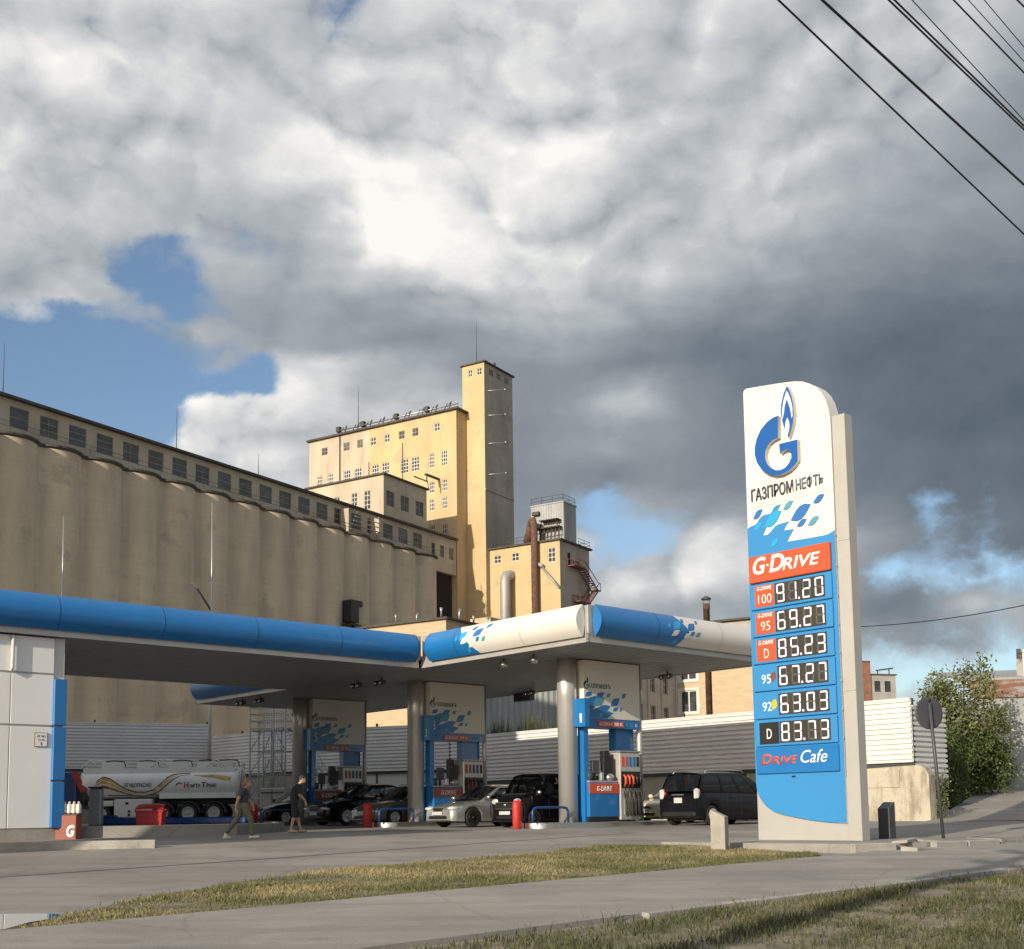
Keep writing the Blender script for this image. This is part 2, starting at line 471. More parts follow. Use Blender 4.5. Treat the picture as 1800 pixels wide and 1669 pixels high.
m_orange_shade = M('shaded_orange_panel', (0.30, 0.075, 0.042), 0.45, var=0.06)  # darker copy of the orange, with shade in its colour
m_textw = M('white_lettering', (0.80, 0.79, 0.76), 0.5, var=0.02)
m_textd = M('dark_lettering', (0.035, 0.045, 0.075), 0.4, var=0.05)
m_texts = M('slate_lettering', (0.10, 0.145, 0.20), 0.4, var=0.1)
m_black = M('black_plastic', (0.015, 0.015, 0.016), 0.45, var=0.2)
m_dkgrey = M('dark_grey_metal', (0.055, 0.058, 0.064), 0.5, var=0.15)
m_display = M('display_glass', (0.045, 0.042, 0.036), 0.35, var=0.1)
m_seg_off = M('unlit_segment', (0.10, 0.095, 0.08), 0.5, var=0.05)
m_seg = M('lit_segment', (0.75, 0.73, 0.82), 0.5, var=0.02, emit=((0.93, 0.90, 1.0), 0.28))
m_silver = M('silver_cladding', (0.62, 0.61, 0.585), 0.34, metal=0.6, var=0.06, scale=0.8)
m_alu = M('aluminium_frame', (0.50, 0.485, 0.455), 0.42, metal=0.4, var=0.07, scale=1)
m_soffit = M('soffit_slats', (0.33, 0.33, 0.325), 0.42, metal=0.3, var=0.05, scale=0.5)
m_steel = M('bright_steel', (0.6, 0.6, 0.58), 0.22, metal=0.95, var=0.05)
m_greyblk = M('warm_grey_concrete', (0.34, 0.31, 0.265), 0.85, var=0.12, scale=3, bump=0.2)
m_red = M('red_cover', (0.52, 0.035, 0.028), 0.5, var=0.12, scale=4)
m_red_bin = M('red_plastic', (0.40, 0.02, 0.022), 0.4, var=0.08)
m_tyre = M('tyre_rubber', (0.017, 0.016, 0.016), 0.75, var=0.2)
m_rim = M('alloy_rim', (0.70, 0.70, 0.69), 0.32, metal=0.45, var=0.05)
m_rim_dk = M('dark_rim', (0.06, 0.06, 0.062), 0.35, metal=0.8, var=0.05)
m_carglass = M('car_glass', (0.012, 0.014, 0.016), 0.05, var=0.2, spec=0.8)
m_carglass = bpy.data.materials.new('tinted_glass')
m_carglass.use_nodes = True
_nt = m_carglass.node_tree
_nt.nodes.clear()
_o = _nt.nodes.new('ShaderNodeOutputMaterial')
_t = _nt.nodes.new('ShaderNodeBsdfTransparent')
_t.inputs['Color'].default_value = (0.34, 0.37, 0.37, 1)
_g = _nt.nodes.new('ShaderNodeBsdfGlossy')
_g.inputs['Roughness'].default_value = 0.03
_f = _nt.nodes.new('ShaderNodeFresnel')
_f.inputs['IOR'].default_value = 1.65
_m = _nt.nodes.new('ShaderNodeMixShader')
_nt.links.new(_f.outputs[0], _m.inputs[0])
_nt.links.new(_t.outputs[0], _m.inputs[1])
_nt.links.new(_g.outputs[0], _m.inputs[2])
_nt.links.new(_m.outputs[0], _o.inputs['Surface'])
m_privacy = M('privacy_glass', (0.008, 0.009, 0.011), 0.06, var=0.2, spec=0.5)
m_carblack = M('black_car_paint', (0.005, 0.005, 0.007), 0.25, var=0.1, coat=0.28, spec=0.2)
m_cardark = M('graphite_car_paint', (0.05, 0.053, 0.06), 0.3, metal=0.5, var=0.06, coat=1.0)
m_carsilver = M('silver_car_paint', (0.46, 0.46, 0.45), 0.3, metal=0.65, var=0.04, coat=0.9)
m_cargrey = M('grey_car_paint', (0.17, 0.185, 0.19), 0.3, metal=0.55, var=0.04, coat=0.9)
m_carcream = M('cream_car_paint', (0.62, 0.56, 0.38), 0.3, var=0.04, coat=0.8)
m_caryellow = M('yellow_stripe', (0.68, 0.44, 0.03), 0.35, var=0.05)
m_lamp = M('lamp_glass', (0.72, 0.72, 0.70), 0.08, metal=0.35, var=0.25, scale=14)
m_tail = M('red_lamp_glass', (0.35, 0.02, 0.02), 0.1, var=0.15, scale=10)
m_plate = M('number_plate', (0.50, 0.50, 0.49), 0.5, var=0.04)
m_tank = M('tank_white', (0.70, 0.69, 0.66), 0.28, var=0.05, scale=0.8, coat=0.4)
m_gold = M('gold_film', (0.45, 0.29, 0.07), 0.4, var=0.35, scale=3)
m_gold_dk = M('brown_film', (0.16, 0.09, 0.03), 0.4, var=0.3, scale=3)
m_cab_blue = M('cab_blue_paint', (0.025, 0.05, 0.16), 0.3, var=0.06, coat=0.6)
m_cab_red = M('cab_red_paint', (0.36, 0.035, 0.03), 0.3, var=0.06, coat=0.6)
m_brick = M('red_brick', (0.26, 0.12, 0.075), 0.9, var=0.2, scale=1)
m_beige = M('beige_brick', (0.50, 0.385, 0.245), 0.9, var=0.10, scale=1.2, stretch=(0.6, 0.6, 3.0), grain=0.06)
m_greywall = M('grey_render', (0.36, 0.34, 0.31), 0.9, var=0.12, scale=0.6)
m_zinc_dark = M('ribbed_zinc', (0.24, 0.25, 0.25), 0.55, metal=0.2, var=0.2, scale=0.7, stretch=(1, 1, 0.15))
m_wire = M('cable_black', (0.012, 0.012, 0.014), 0.6)
m_leaf = M('leaf_green', (0.085, 0.115, 0.030), 0.55, var=0.35, scale=1.2, island=0.45, trans=0.3)
m_leaf2 = M('leaf_pale', (0.17, 0.19, 0.075), 0.55, var=0.3, scale=1.2, island=0.4, trans=0.3)
m_bark = M('bark', (0.10, 0.08, 0.06), 0.9, var=0.3, scale=6, bump=0.4)
m_grass = M('grass_blades', (0.125, 0.142, 0.052), 0.7, var=0.35, scale=0.9, col2=(0.25, 0.225, 0.11), lo=0.52, hi=0.76, island=0.4, trans=0.25)
m_grass_dry = M('dry_grass_blades', (0.19, 0.195, 0.075), 0.7, var=0.25, scale=0.5, col2=(0.43, 0.345, 0.185), lo=0.45, hi=0.66, island=0.35, trans=0.25)
m_water = M('puddle_water', (0.03, 0.03, 0.03), 0.01, var=0.1, spec=1.0, coat=1.0)
m_skin = M('skin', (0.42, 0.25, 0.17), 0.6, var=0.06)
m_hair_r = M('ginger_hair', (0.20, 0.10, 0.05), 0.7, var=0.2, scale=20)
m_hair_d = M('dark_hair', (0.025, 0.02, 0.017), 0.7, var=0.2, scale=20)
m_tee = M('charcoal_cloth', (0.05, 0.052, 0.058), 0.9, var=0.15, scale=8)
m_olive = M('olive_cloth', (0.125, 0.118, 0.085), 0.9, var=0.12, scale=8)
m_navycl = M('dark_cloth', (0.022, 0.022, 0.026), 0.9, var=0.15, scale=8)
m_shoe = M('pale_shoe', (0.55, 0.53, 0.50), 0.7, var=0.08)
m_shadowgap = M('dark_opening', (0.012, 0.012, 0.012), 0.9, var=0.2)


# ------------------------------------------------------------------ helpers
def lnk(o, parent=None):
    COL.objects.link(o)
    if parent is not None:
        o.parent = parent
    return o


def thing(name, label, cat, loc=(0, 0, 0), rz=0.0, group=None):
    o = bpy.data.objects.new(name, None)
    o.empty_display_size = 0.3
    COL.objects.link(o)
    o.location = loc
    o.rotation_euler = (0, 0, rz)
    o['label'] = label
    o['category'] = cat
    if group:
        o['group'] = group
    return o


def tag(o, label, cat, group=None):
    o['label'] = label
    o['category'] = cat
    if group:
        o['group'] = group
    return o


class MB:
    """collects faces; build() links them as one mesh object"""

    def __init__(s):
        s.v, s.f, s.mi, s.sm = [], [], [], []

    def add(s, verts, faces, mi=0, sm=False):
        b = len(s.v)
        s.v += [tuple(v) for v in verts]
        s.f += [tuple(i + b for i in f) for f in faces]
        s.mi += [mi] * len(faces)
        s.sm += [sm] * len(faces)
        return s

    def box(s, x0, x1, y0, y1, z0, z1, mi=0):
        x0, x1 = min(x0, x1), max(x0, x1)
        y0, y1 = min(y0, y1), max(y0, y1)
        v = [(x0, y0, z0), (x1, y0, z0), (x1, y1, z0), (x0, y1, z0), (x0, y0, z1), (x1, y0, z1), (x1, y1, z1), (x0, y1, z1)]
        return s.add(v, [(3, 2, 1, 0), (4, 5, 6, 7), (0, 1, 5, 4), (1, 2, 6, 5), (2, 3, 7, 6), (3, 0, 4, 7)], mi)

    def cbox(s, c, d, ch=0.02, mi=0):
        """box with chamfered vertical and horizontal edges (c centre, d full size)"""
        hx, hy, hz = d[0] / 2, d[1] / 2, d[2] / 2
        ch = min(ch, hx * .9, hy * .9, hz * .9)
        rings = []
        for z, k in ((-hz, ch), (-hz + ch, 0), (hz - ch, 0), (hz, ch)):
            a, b = hx - k, hy - k
            q = ch if k == 0 else ch
            rings.append([(c[0] + x, c[1] + y, c[2] + z) for x, y in
                          ((-a + q, -b), (a - q, -b), (a, -b + q), (a, b - q), (a - q, b), (-a + q, b), (-a, b - q), (-a, -b + q))])
        v = [p for r in rings for p in r]
        f = [tuple(range(7, -1, -1)), tuple(range(24, 32))]
        for i in range(3):
            for j in range(8):
                k = (j + 1) % 8
                f.append((i * 8 + j, i * 8 + k, i * 8 + 8 + k, i * 8 + 8 + j))
        return s.add(v, f, mi)

    def prism(s, pts, o, u, v, d, mi=0):
        """polygon pts (a,b) at o + a*u + b*v, pushed along vector d"""
        o, u, v, d = Vector(o), Vector(u), Vector(v), Vector(d)
        n = len(pts)
        A = [o + u * a + v * b for a, b in pts]
        B = [p + d for p in A]
        area = sum(pts[i][0] * pts[(i + 1) % n][1] - pts[(i + 1) % n][0] * pts[i][1] for i in range(n))
        flip = (area > 0) == (u.cross(v).dot(d) > 0)
        f = [tuple(range(n)), tuple(range(2 * n - 1, n - 1, -1))]
        if flip:
            f = [tuple(reversed(x)) for x in f]
        for i in range(n):
            j = (i + 1) % n
            q = (i, j, n + j, n + i)
            f.append(q if flip else tuple(reversed(q)))
        return s.add(A + B, f, mi)

    def tube(s, pts, r, n=8, mi=0, sm=True, cap=True):
        pts = [Vector(p) for p in pts]
        rs = r if isinstance(r, (list, tuple)) else [r] * len(pts)
        ref = None
        vs = []
        for i, p in enumerate(pts):
            if i == 0:
                t = pts[1] - pts[0]
            elif i == len(pts) - 1:
                t = pts[-1] - pts[-2]
            else:
                t = (pts[i + 1] - p).normalized() + (p - pts[i - 1]).normalized()
            t.normalize()
            if ref is None:
                ref = Vector((0, 0, 1)) if abs(t.z) < .9 else Vector((1, 0, 0))
            a = t.cross(ref).normalized()
            b = a.cross(t).normalized()
            ref = b
            for k in range(n):
                an = 2 * math.pi * k / n
                vs.append(p + a * (rs[i] * math.cos(an)) + b * (rs[i] * math.sin(an)))
        f = []
        m = len(pts)
        for i in range(m - 1):
            for k in range(n):
                q = (k + 1) % n
                f.append((i * n + k, i * n + q, (i + 1) * n + q, (i + 1) * n + k))
        s.add(vs, f, mi, sm)
        if cap:
            b = len(s.v) - len(vs)
            s.f += [tuple(b + k for k in range(n - 1, -1, -1)), tuple(b + (m - 1) * n + k for k in range(n))]
            s.mi += [mi, mi]
            s.sm += [False, False]
        return s

    def lathe(s, prof, c, axis='z', n=24, mi=0, sm=True):
        """prof: list of (radius, height) along the axis"""
        vs = []
        for r, h in prof:
            for k in range(n):
                a = 2 * math.pi * k / n
                x, y = r * math.cos(a), r * math.sin(a)
                if axis == 'z':
                    vs.append((c[0] + x, c[1] + y, c[2] + h))
                elif axis == 'y':
                    vs.append((c[0] + x, c[1] + h, c[2] - y))
                else:
                    vs.append((c[0] + h, c[1] + x, c[2] + y))
        f = []
        for i in range(len(prof) - 1):
            for k in range(n):
                q = (k + 1) % n
                f.append((i * n + k, i * n + q, (i + 1) * n + q, (i + 1) * n + k))
        f.append(tuple(range(n - 1, -1, -1)))
        f.append(tuple((len(prof) - 1) * n + k for k in range(n)))
        return s.add(vs, f, mi, sm)

    def ell(s, c, r, n=12, m=8, mi=0):
        vs, f = [], []
        for i in range(m + 1):
            th = math.pi * i / m
            for k in range(n):
                a = 2 * math.pi * k / n
                vs.append((c[0] + r[0] * math.sin(th) * math.cos(a), c[1] + r[1] * math.sin(th) * math.sin(a), c[2] - r[2] * math.cos(th)))
        for i in range(m):
            for k in range(n):
                q = (k + 1) % n
                f.append((i * n + k, i * n + q, (i + 1) * n + q, (i + 1) * n + k))
        return s.add(vs, f, mi, True)

    def grid(s, rows, mi=0, sm=True, close=False):
        n = len(rows[0])
        vs = [p for r in rows for p in r]
        f = []
        for i in range(len(rows) - 1):
            for k in range(n if close else n - 1):
                q = (k + 1) % n
                f.append((i * n + k, i * n + q, (i + 1) * n + q, (i + 1) * n + k))
        return s.add(vs, f, mi, sm)

    def build(s, name, mats, parent=None, kind=None, sharp=None, fix=False, bevel=0):
        me = bpy.data.meshes.new(name)
        me.from_pydata(s.v, [], s.f)
        if not isinstance(mats, (list, tuple)):
            mats = [mats]
        for m in mats:
            me.materials.append(m)
        me.polygons.foreach_set('material_index', s.mi)
        me.polygons.foreach_set('use_smooth', s.sm)
        if fix:
            bm = bmesh.new()
            bm.from_mesh(me)
            bmesh.ops.remove_doubles(bm, verts=bm.verts, dist=1e-4)
            bmesh.ops.recalc_face_normals(bm, faces=bm.faces)
            bm.to_mesh(me)
            bm.free()
        if sharp:
            me.set_sharp_from_angle(angle=rad(sharp))
        me.update()
        o = bpy.data.objects.new(name, me)
        lnk(o, parent)
        if kind:
            o['kind'] = kind
        if bevel:
            bv = o.modifiers.new('bevel', 'BEVEL')
            bv.width = bevel
            bv.segments = 2
            bv.limit_method = 'ANGLE'
        return o


FONT_DG = None


def lettering(name, txt, w, h, loc, u, n, mat, parent, depth=0.004, shear=0.0, bold=0.0, v=(0, 0, 1), spacing=1.0):
    """raised letters fitted in a w x h box: loc is the lower left corner, u reading direction, n outward"""
    cu = bpy.data.curves.new(name, 'FONT')
    cu.body = txt
    cu.size = 1.0
    cu.shear = shear
    cu.offset = bold
    cu.space_character = spacing
    cu.resolution_u = 3
    cu.extrude = 0.0
    tmp = bpy.data.objects.new(name, cu)
    COL.objects.link(tmp)
    dg = bpy.context.evaluated_depsgraph_get()
    me = bpy.data.meshes.new_from_object(tmp.evaluated_get(dg))
    bpy.data.objects.remove(tmp)
    co = np.array([x.co[:] for x in me.vertices])
    x0, y0, x1, y1 = co[:, 0].min(), co[:, 1].min(), co[:, 0].max(), co[:, 1].max()
    kx, ky = w / (x1 - x0), h / (y1 - y0)
    u, v, n, loc = Vector(u), Vector(v), Vector(n), Vector(loc)
    for x in me.vertices:
        a, b = (x.co.x - x0) * kx, (x.co.y - y0) * ky
        x.co = loc + u * a + v * b + n * depth
    bm = bmesh.new()
    bm.from_mesh(me)
    bmesh.ops.remove_doubles(bm, verts=bm.verts, dist=1e-5)
    bmesh.ops.recalc_face_normals(bm, faces=bm.faces)
    if bm.faces and sum(f.normal.dot(n) * f.calc_area() for f in bm.faces) < 0:
        bmesh.ops.reverse_faces(bm, faces=bm.faces)
    ex = bmesh.ops.extrude_face_region(bm, geom=bm.faces[:])
    for g in ex['geom']:
        if isinstance(g, bmesh.types.BMVert):
            g.co -= n * (depth * 0.9)
    bmesh.ops.recalc_face_normals(bm, faces=bm.faces)
    bm.to_mesh(me)
    bm.free()
    me.materials.clear()
    me.materials.append(mat)
    o = bpy.data.objects.new(name, me)
    return lnk(o, parent)


def G(x, y):
    return 0.0 if y < 8 else (0.0288 * (y - 8) if y < 34 else (0.75 + 0.0078 * (min(y, 70) - 34)))


def leafpts(p, q, w=0.26):
    """pointed leaf from p to q, its two edges bulging"""
    ax, ay = q[0] - p[0], q[1] - p[1]
    nx, ny = -ay * w, ax * w
    L1 = [(p[0] + ax * t + nx * 4 * t * (1 - t) * (0.6 + .8 * t), p[1] + ay * t + ny * 4 * t * (1 - t) * (0.6 + .8 * t)) for t in (0, .2, .4, .6, .8, 1)]
    L2 = [(p[0] + ax * t - nx * 4 * t * (1 - t) * (1.4 - .8 * t), p[1] + ay * t - ny * 4 * t * (1 - t) * (1.4 - .8 * t)) for t in (.8, .6, .4, .2)]
    return L1 + L2


CHECK = [(0, 0), (.10, .38), (.20, .70), (.34, .90), (.62, .97), (1, 1), (.90, .62), (.80, .30), (.66, .10), (.38, .03)]


def checkpts(p, q):
    return [(p[0] + (q[0] - p[0]) * a, p[1] + (q[1] - p[1]) * b) for a, b in CHECK]


def facade(w, mb, o, u, u0, u1, z0, z1, holes, depth=0.2, mi=0):
    """wall sheet with real openings. o origin, u along the wall, outward normal = u x z ; holes (ua,ub,za,zb)"""
    o, u = Vector(o), Vector(u)
    z = Vector((0, 0, 1))
    n = u.cross(z)
    us = sorted(set([u0, u1] + [h[0] for h in holes] + [h[1] for h in holes]))
    zs = sorted(set([z0, z1] + [h[2] for h in holes] + [h[3] for h in holes]))
    for i in range(len(us) - 1):
        for j in range(len(zs) - 1):
            a, b, c, d = us[i], us[i + 1], zs[j], zs[j + 1]
            if b - a < 1e-6 or d - c < 1e-6:
                continue
            m = ((a + b) / 2, (c + d) / 2)
            if any(h[0] < m[0] < h[1] and h[2] < m[1] < h[3] for h in holes):
                continue
            mb.add([o + u * a + z * c, o + u * b + z * c, o + u * b + z * d, o + u * a + z * d], [(0, 1, 2, 3)], mi)
    for a, b, c, d in holes:
        F = [o + u * a + z * c, o + u * b + z * c, o + u * b + z * d, o + u * a + z * d]
        K = [p - n * depth for p in F]
        mb.add(F + K, [(0, 4, 5, 1), (1, 5, 6, 2), (2, 6, 7, 3), (3, 7, 4, 0)], mi)


def window_part(parent, o, u, h, nx, nz, frame_mat, pane_mat, depth=0.16, t=0.07, name='window'):
    """frame with glazing bars as a part, its pane as a sub-part"""
    o, u = Vector(o), Vector(u)
    z = Vector((0, 0, 1))
    n = u.cross(z)
    a, b, c, d = h
    mb = MB()

    def bar(ua, ub, za, zb):
        p = o + u * ua + z * za - n * depth
        mb.prism([(0, 0), (ub - ua, 0), (ub - ua, zb - za), (0, zb - za)], p, u, z, n * 0.06)
    g = 0.004
    bar(a + g, b - g, c + g, c + t)
    bar(a + g, b - g, d - t, d - g)
    bar(a + g, a + t, c + t, d - t)
    bar(b - t, b - g, c + t, d - t)
    for i in range(1, nx):
        x = a + (b - a) * i / nx
        bar(x - t / 2, x + t / 2, c + t, d - t)
    for i in range(1, nz):
        y = c + (d - c) * i / nz
        p0 = o + u * (a + t) + z * (y - t / 2) - n * (depth - .004)
        mb.prism([(0, 0), (b - a - 2 * t, 0), (b - a - 2 * t, t), (0, t)], p0, u, z, n * 0.05)
    w = mb.build(name, frame_mat, parent)
    pm = MB()
    p = o + u * (a + t * .5) + z * (c + t * .5) - n * (depth - 0.012)
    pm.prism([(0, 0), (b - a - t, 0), (b - a - t, d - c - t), (0, d - c - t)], p, u, z, n * 0.02)
    pm.build('pane', pane_mat, w)
    return w

# ================================================================== SETTING: ground, road, path, kerbs
def sheet(name, poly, dz, mat, kind='structure', thick=0.0):
    """a flat polygon draped over the sloping ground"""
    bm = bmesh.new()
    bm.faces.new([bm.verts.new((x, y, 0)) for x, y in poly])
    for k in (8.0, 34.0, 70.0):
        g = bm.verts[:] + bm.edges[:] + bm.faces[:]
        bmesh.ops.bisect_plane(bm, geom=g, plane_co=(0, k, 0), plane_no=(0, 1, 0))
    for v in bm.verts:
        v.co.z = G(v.co.x, v.co.y) + dz
    bmesh.ops.recalc_face_normals(bm, faces=bm.faces)
    if sum(f.normal.z for f in bm.faces) < 0:
        bmesh.ops.reverse_faces(bm, faces=bm.faces)
    if thick:
        ex = bmesh.ops.extrude_face_region(bm, geom=bm.faces[:])
        for g in ex['geom']:
            if isinstance(g, bmesh.types.BMVert):
                g.co.z -= thick
        bmesh.ops.recalc_face_normals(bm, faces=bm.faces)
    me = bpy.data.meshes.new(name)
    bm.to_mesh(me)
    bm.free()
    me.materials.append(mat)
    o = bpy.data.objects.new(name, me)
    lnk(o)
    if kind:
        o['kind'] = kind
    return o


rows = []
for y in (-60, 0, 8, 34, 70, 2400):
    rows.append([(x, y, G(0, y)) for x in (-1500, -60, 60, 1500)])
MB().grid(rows, sm=False).build('ground', m_asphalt, kind='structure')

AV = Vector((0.7456, 0.6664, 0))
BV = Vector((-0.6664, 0.7456, 0))


def line_pt(p, a):
    return (p[0] + AV.x * a, p[1] + AV.y * a)


up0 = (0.0, 16.68)
lo0 = (0.0, 11.72)
path_poly = [line_pt(up0, -14), line_pt(up0, 40), line_pt(lo0, 40), line_pt(lo0, -14)]
sheet('path', path_poly, 0.055, m_path, thick=0.14)
# kerb lip along the lower edge of the path, in cast lengths
mb = MB()
a = -6.0
while a < 30:
    l = 2.0 + random.uniform(-.1, .1)
    p0, p1 = line_pt(lo0, a), line_pt(lo0, a + l - 0.03)
    h = random.uniform(-.012, .012)
    if random.random() > .10:
        q0, q1 = (p0[0] + .0733 * 1.0, p0[1] - .082), (p1[0] + .0733, p1[1] - .082)
        z0, z1 = G(0, p0[1]), G(0, p1[1])
        V = [(q0[0], q0[1], z0 - .1), (q1[0], q1[1], z1 - .1), (p1[0], p1[1], z1 - .1), (p0[0], p0[1], z0 - .1),
             (q0[0], q0[1], z0 + .05 + h), (q1[0], q1[1], z1 + .05 + h), (p1[0], p1[1], z1 + .06 + h), (p0[0], p0[1], z0 + .06 + h)]
        mb.add(V, [(3, 2, 1, 0), (4, 5, 6, 7), (0, 1, 5, 4), (1, 2, 6, 5), (2, 3, 7, 6), (3, 0, 4, 7)])
    a += l
mb.build('path_kerb', m_kerb, kind='structure')

strip_poly = [line_pt(up0, -6.9), (-5.2, 12.35), (-5.25, 14.4), (-4.9, 15.15), (-4.5, 15.9), (-3.8, 18.1), (-3.2, 19.7), (-1.4, 21.9),
              (0.0, 23.0), (1.8, 25.9), (3.6, 26.0), (4.4, 24.5), (5.6, 22.4), line_pt(up0, 6.9)]
strip_poly = [(line_pt(up0, -6.7)[0], line_pt(up0, -6.7)[1] + .01), (-4.95, 13.3), (-4.8, 14.6)] + strip_poly[3:]
sheet('verge_soil', strip_poly, 0.03, m_soil)
lawn_poly = [(lo0[0] + .1 + AV.x * a, lo0[1] - .11 + AV.y * a) for a in (-6, 40)] + [(34, 20), (30, 4), (-4, 4)]
sheet('lawn_soil', lawn_poly, 0.012, m_soil)
o = MB().prism([(-7.4, 10.1), (-5.05, 12.2), (-5.12, 13.0), (-5.0, 13.6), (-5.2, 14.05), (-5.7, 14.35), (-7.4, 14.5)], (0, 0, .10), (1, 0, 0), (0, 1, 0), (0, 0, .078)).build('puddle', m_water, kind='structure')
# sealed joint across the forecourt
sheet('road_joint', [(-14.0, 12.86), (-8.24, 19.66), (-4.9, 23.24), (-0.18, 28.70), (3.2, 32.3), (3.2, 32.36), (-0.20, 28.78), (-4.94, 23.31), (-8.29, 19.73), (-14.0, 12.95)],
      0.006, m_dkgrey)
far_right = [(8.9, 24.3), (26, 40), (26, 38.2), (10, 23.6)]
sheet('roadside_soil', [(9.6, 25.2), (24, 38.2), (26, 36.5), (10.2, 24.2)], 0.012, m_soil)


def inpoly(P, poly):
    x, y = P[:, 0], P[:, 1]
    r = np.zeros(len(P), bool)
    n = len(poly)
    for i in range(n):
        x1, y1 = poly[i]
        x2, y2 = poly[(i + 1) % n]
        c = ((y1 > y) != (y2 > y))
        with np.errstate(divide='ignore', invalid='ignore'):
            xi = (x2 - x1) * (y - y1) / (y2 - y1 + 1e-12) + x1
        r ^= c & (x < xi)
    return r


def lump(P, k, seed):
    s = np.zeros(len(P))
    rg = np.random.default_rng(seed)
    for i in range(7):
        f = k * (1 + .45 * i)
        d = rg.uniform(-1, 1, 2)
        s += np.sin(P[:, 0] * d[0] * f + P[:, 1] * d[1] * f + rg.uniform(0, 6)) / (1 + .3 * i)
    return s / 3


def grass(name, poly, n, h0, h1, mat, dz, label_kind='stuff', ymax=99, clump=.2, seed=3, bare=0.0):
    P = np.array(poly)
    lo_, hi_ = P.min(0), P.max(0)
    pts = rng.uniform(lo_, hi_, (int(n * 3.5), 2))
    pts = pts[inpoly(pts, poly)]
    pts = pts[pts[:, 1] < ymax]
    dens = lump(pts, 2.2, seed) + .6 * lump(pts, 6, seed + 1)
    keep = rng.uniform(-1.6, 1.2, len(pts)) + bare < dens
    pts, dens = pts[keep][:n], dens[keep][:n]
    m = len(pts)
    z = np.array([G(0, y) for y in pts[:, 1]]) + dz
    h = rng.uniform(h0, h1, m) * (0.75 + .35 * np.clip(dens, -1, 1.5)) * np.where(rng.uniform(0, 1, m) > .97, 1.9, 1)
    an = rng.uniform(0, 2 * np.pi, m)
    wd = rng.uniform(.003, .0075, m)
    lean = rng.uniform(.2, 1.0, m) * h
    la = rng.uniform(0, 2 * np.pi, m)
    dx, dy = np.cos(an) * wd, np.sin(an) * wd
    V = np.zeros((m, 5, 3))
    V[:, 0] = np.c_[pts[:, 0] - dx, pts[:, 1] - dy, z - .01]
    V[:, 1] = np.c_[pts[:, 0] + dx, pts[:, 1] + dy, z - .01]
    mx, my = np.cos(la) * lean * .35, np.sin(la) * lean * .35
    V[:, 2] = np.c_[pts[:, 0] + dx * .8 + mx, pts[:, 1] + dy * .8 + my, z + h * .6]
    V[:, 3] = np.c_[pts[:, 0] - dx * .8 + mx, pts[:, 1] - dy * .8 + my, z + h * .6]
    V[:, 4] = np.c_[pts[:, 0] + np.cos(la) * lean, pts[:, 1] + np.sin(la) * lean, z + h]
    me = bpy.data.meshes.new(name)
    b = np.arange(m)[:, None] * 5
    q = (b + np.array([[0, 1, 2, 3]]))
    t = (b + np.array([[3, 2, 4]]))
    me.vertices.add(m * 5)
    me.vertices.foreach_set('co', V.reshape(-1))
    loops = np.concatenate([q.reshape(-1), t.reshape(-1)]).astype(np.int32)
    me.loops.add(len(loops))
    me.loops.foreach_set('vertex_index', loops)
    me.polygons.add(2 * m)
    st = np.concatenate([np.arange(m) * 4, m * 4 + np.arange(m) * 3]).astype(np.int32)
    me.polygons.foreach_set('loop_start', st)
    me.update(calc_edges=True)
    me.validate()
    me.materials.append(mat)
    o = bpy.data.objects.new(name, me)
    lnk(o)
    o['kind'] = label_kind
    return o


tag(grass('verge_grass', strip_poly, 100000, .022, .062, m_grass_dry, 0.03, seed=5, bare=.1),
    'strip of short sun bleached grass between the forecourt and the path', 'grass')
lawn_vis = [(lo0[0] + .12 + AV.x * a, lo0[1] - .13 + AV.y * a) for a in (-4, 18)] + [(14, 15), (6.5, 9.0), (-3, 8.2)]
tag(grass('lawn_grass', lawn_vis, 110000, .035, .105, m_grass, 0.012, seed=9, bare=.65), 'patchy green lawn in the foreground below the path', 'grass')
tag(grass('roadside_grass', [(9.8, 25.0), (24, 38.0), (25, 36.6), (10.3, 24.3)], 9000, .05, .14, m_grass, 0.012, seed=12),
    'thin roadside grass right of the kerbed sign island', 'grass')

edge_poly = [(x + dx, y + dy) for (x, y), (dx, dy) in zip(strip_poly, [(.0, 0)] + [(-.28, .12)] * (len(strip_poly) - 4) + [(.1, .35), (.2, .1), (.15, -.1)])]
tag(grass('edge_weeds', edge_poly, 9000, .02, .075, m_grass_dry, 0.01, seed=21, bare=1.15), 'sparse weeds fraying out over the paving round the dry verge', 'weeds')
lip = [(lo0[0] - .06 + AV.x * a, lo0[1] + .10 + AV.y * a) for a in (-4, 18)] + [(lo0[0] + .25 + AV.x * a, lo0[1] - .28 + AV.y * a) for a in (18, -4)]
tag(grass('edge_weeds', lip, 6500, .04, .16, m_grass, 0.012, seed=33, bare=.9), 'taller ragged weeds along the lower kerb of the path', 'weeds')

# ramp up to the yard on the right
rmp = []
for y, z in ((40.5, .80), (42, .86), (46, 1.25), (51, 1.85), (55, 2.08), (80, 2.15)):
    rmp.append([(13.5 + (y - 40.5) * .55, y, z), (20, y, z + .03), (28, y, z), (60, y, z)])
MB().grid(rmp, sm=True).build('yard_ramp', m_path, kind='structure')

# ------------------------------------------------------------------ kerbed island under the price sign
PX, PY, PZ = 7.1, 25.0, 0.60
DA, DE = rad(41.79077), rad(57.93351)


def Wp(a, b, z=0.0):
    """price sign frame to world"""
    return (PX + AV.x * a + BV.x * b, PY + AV.y * a + BV.y * b, z)


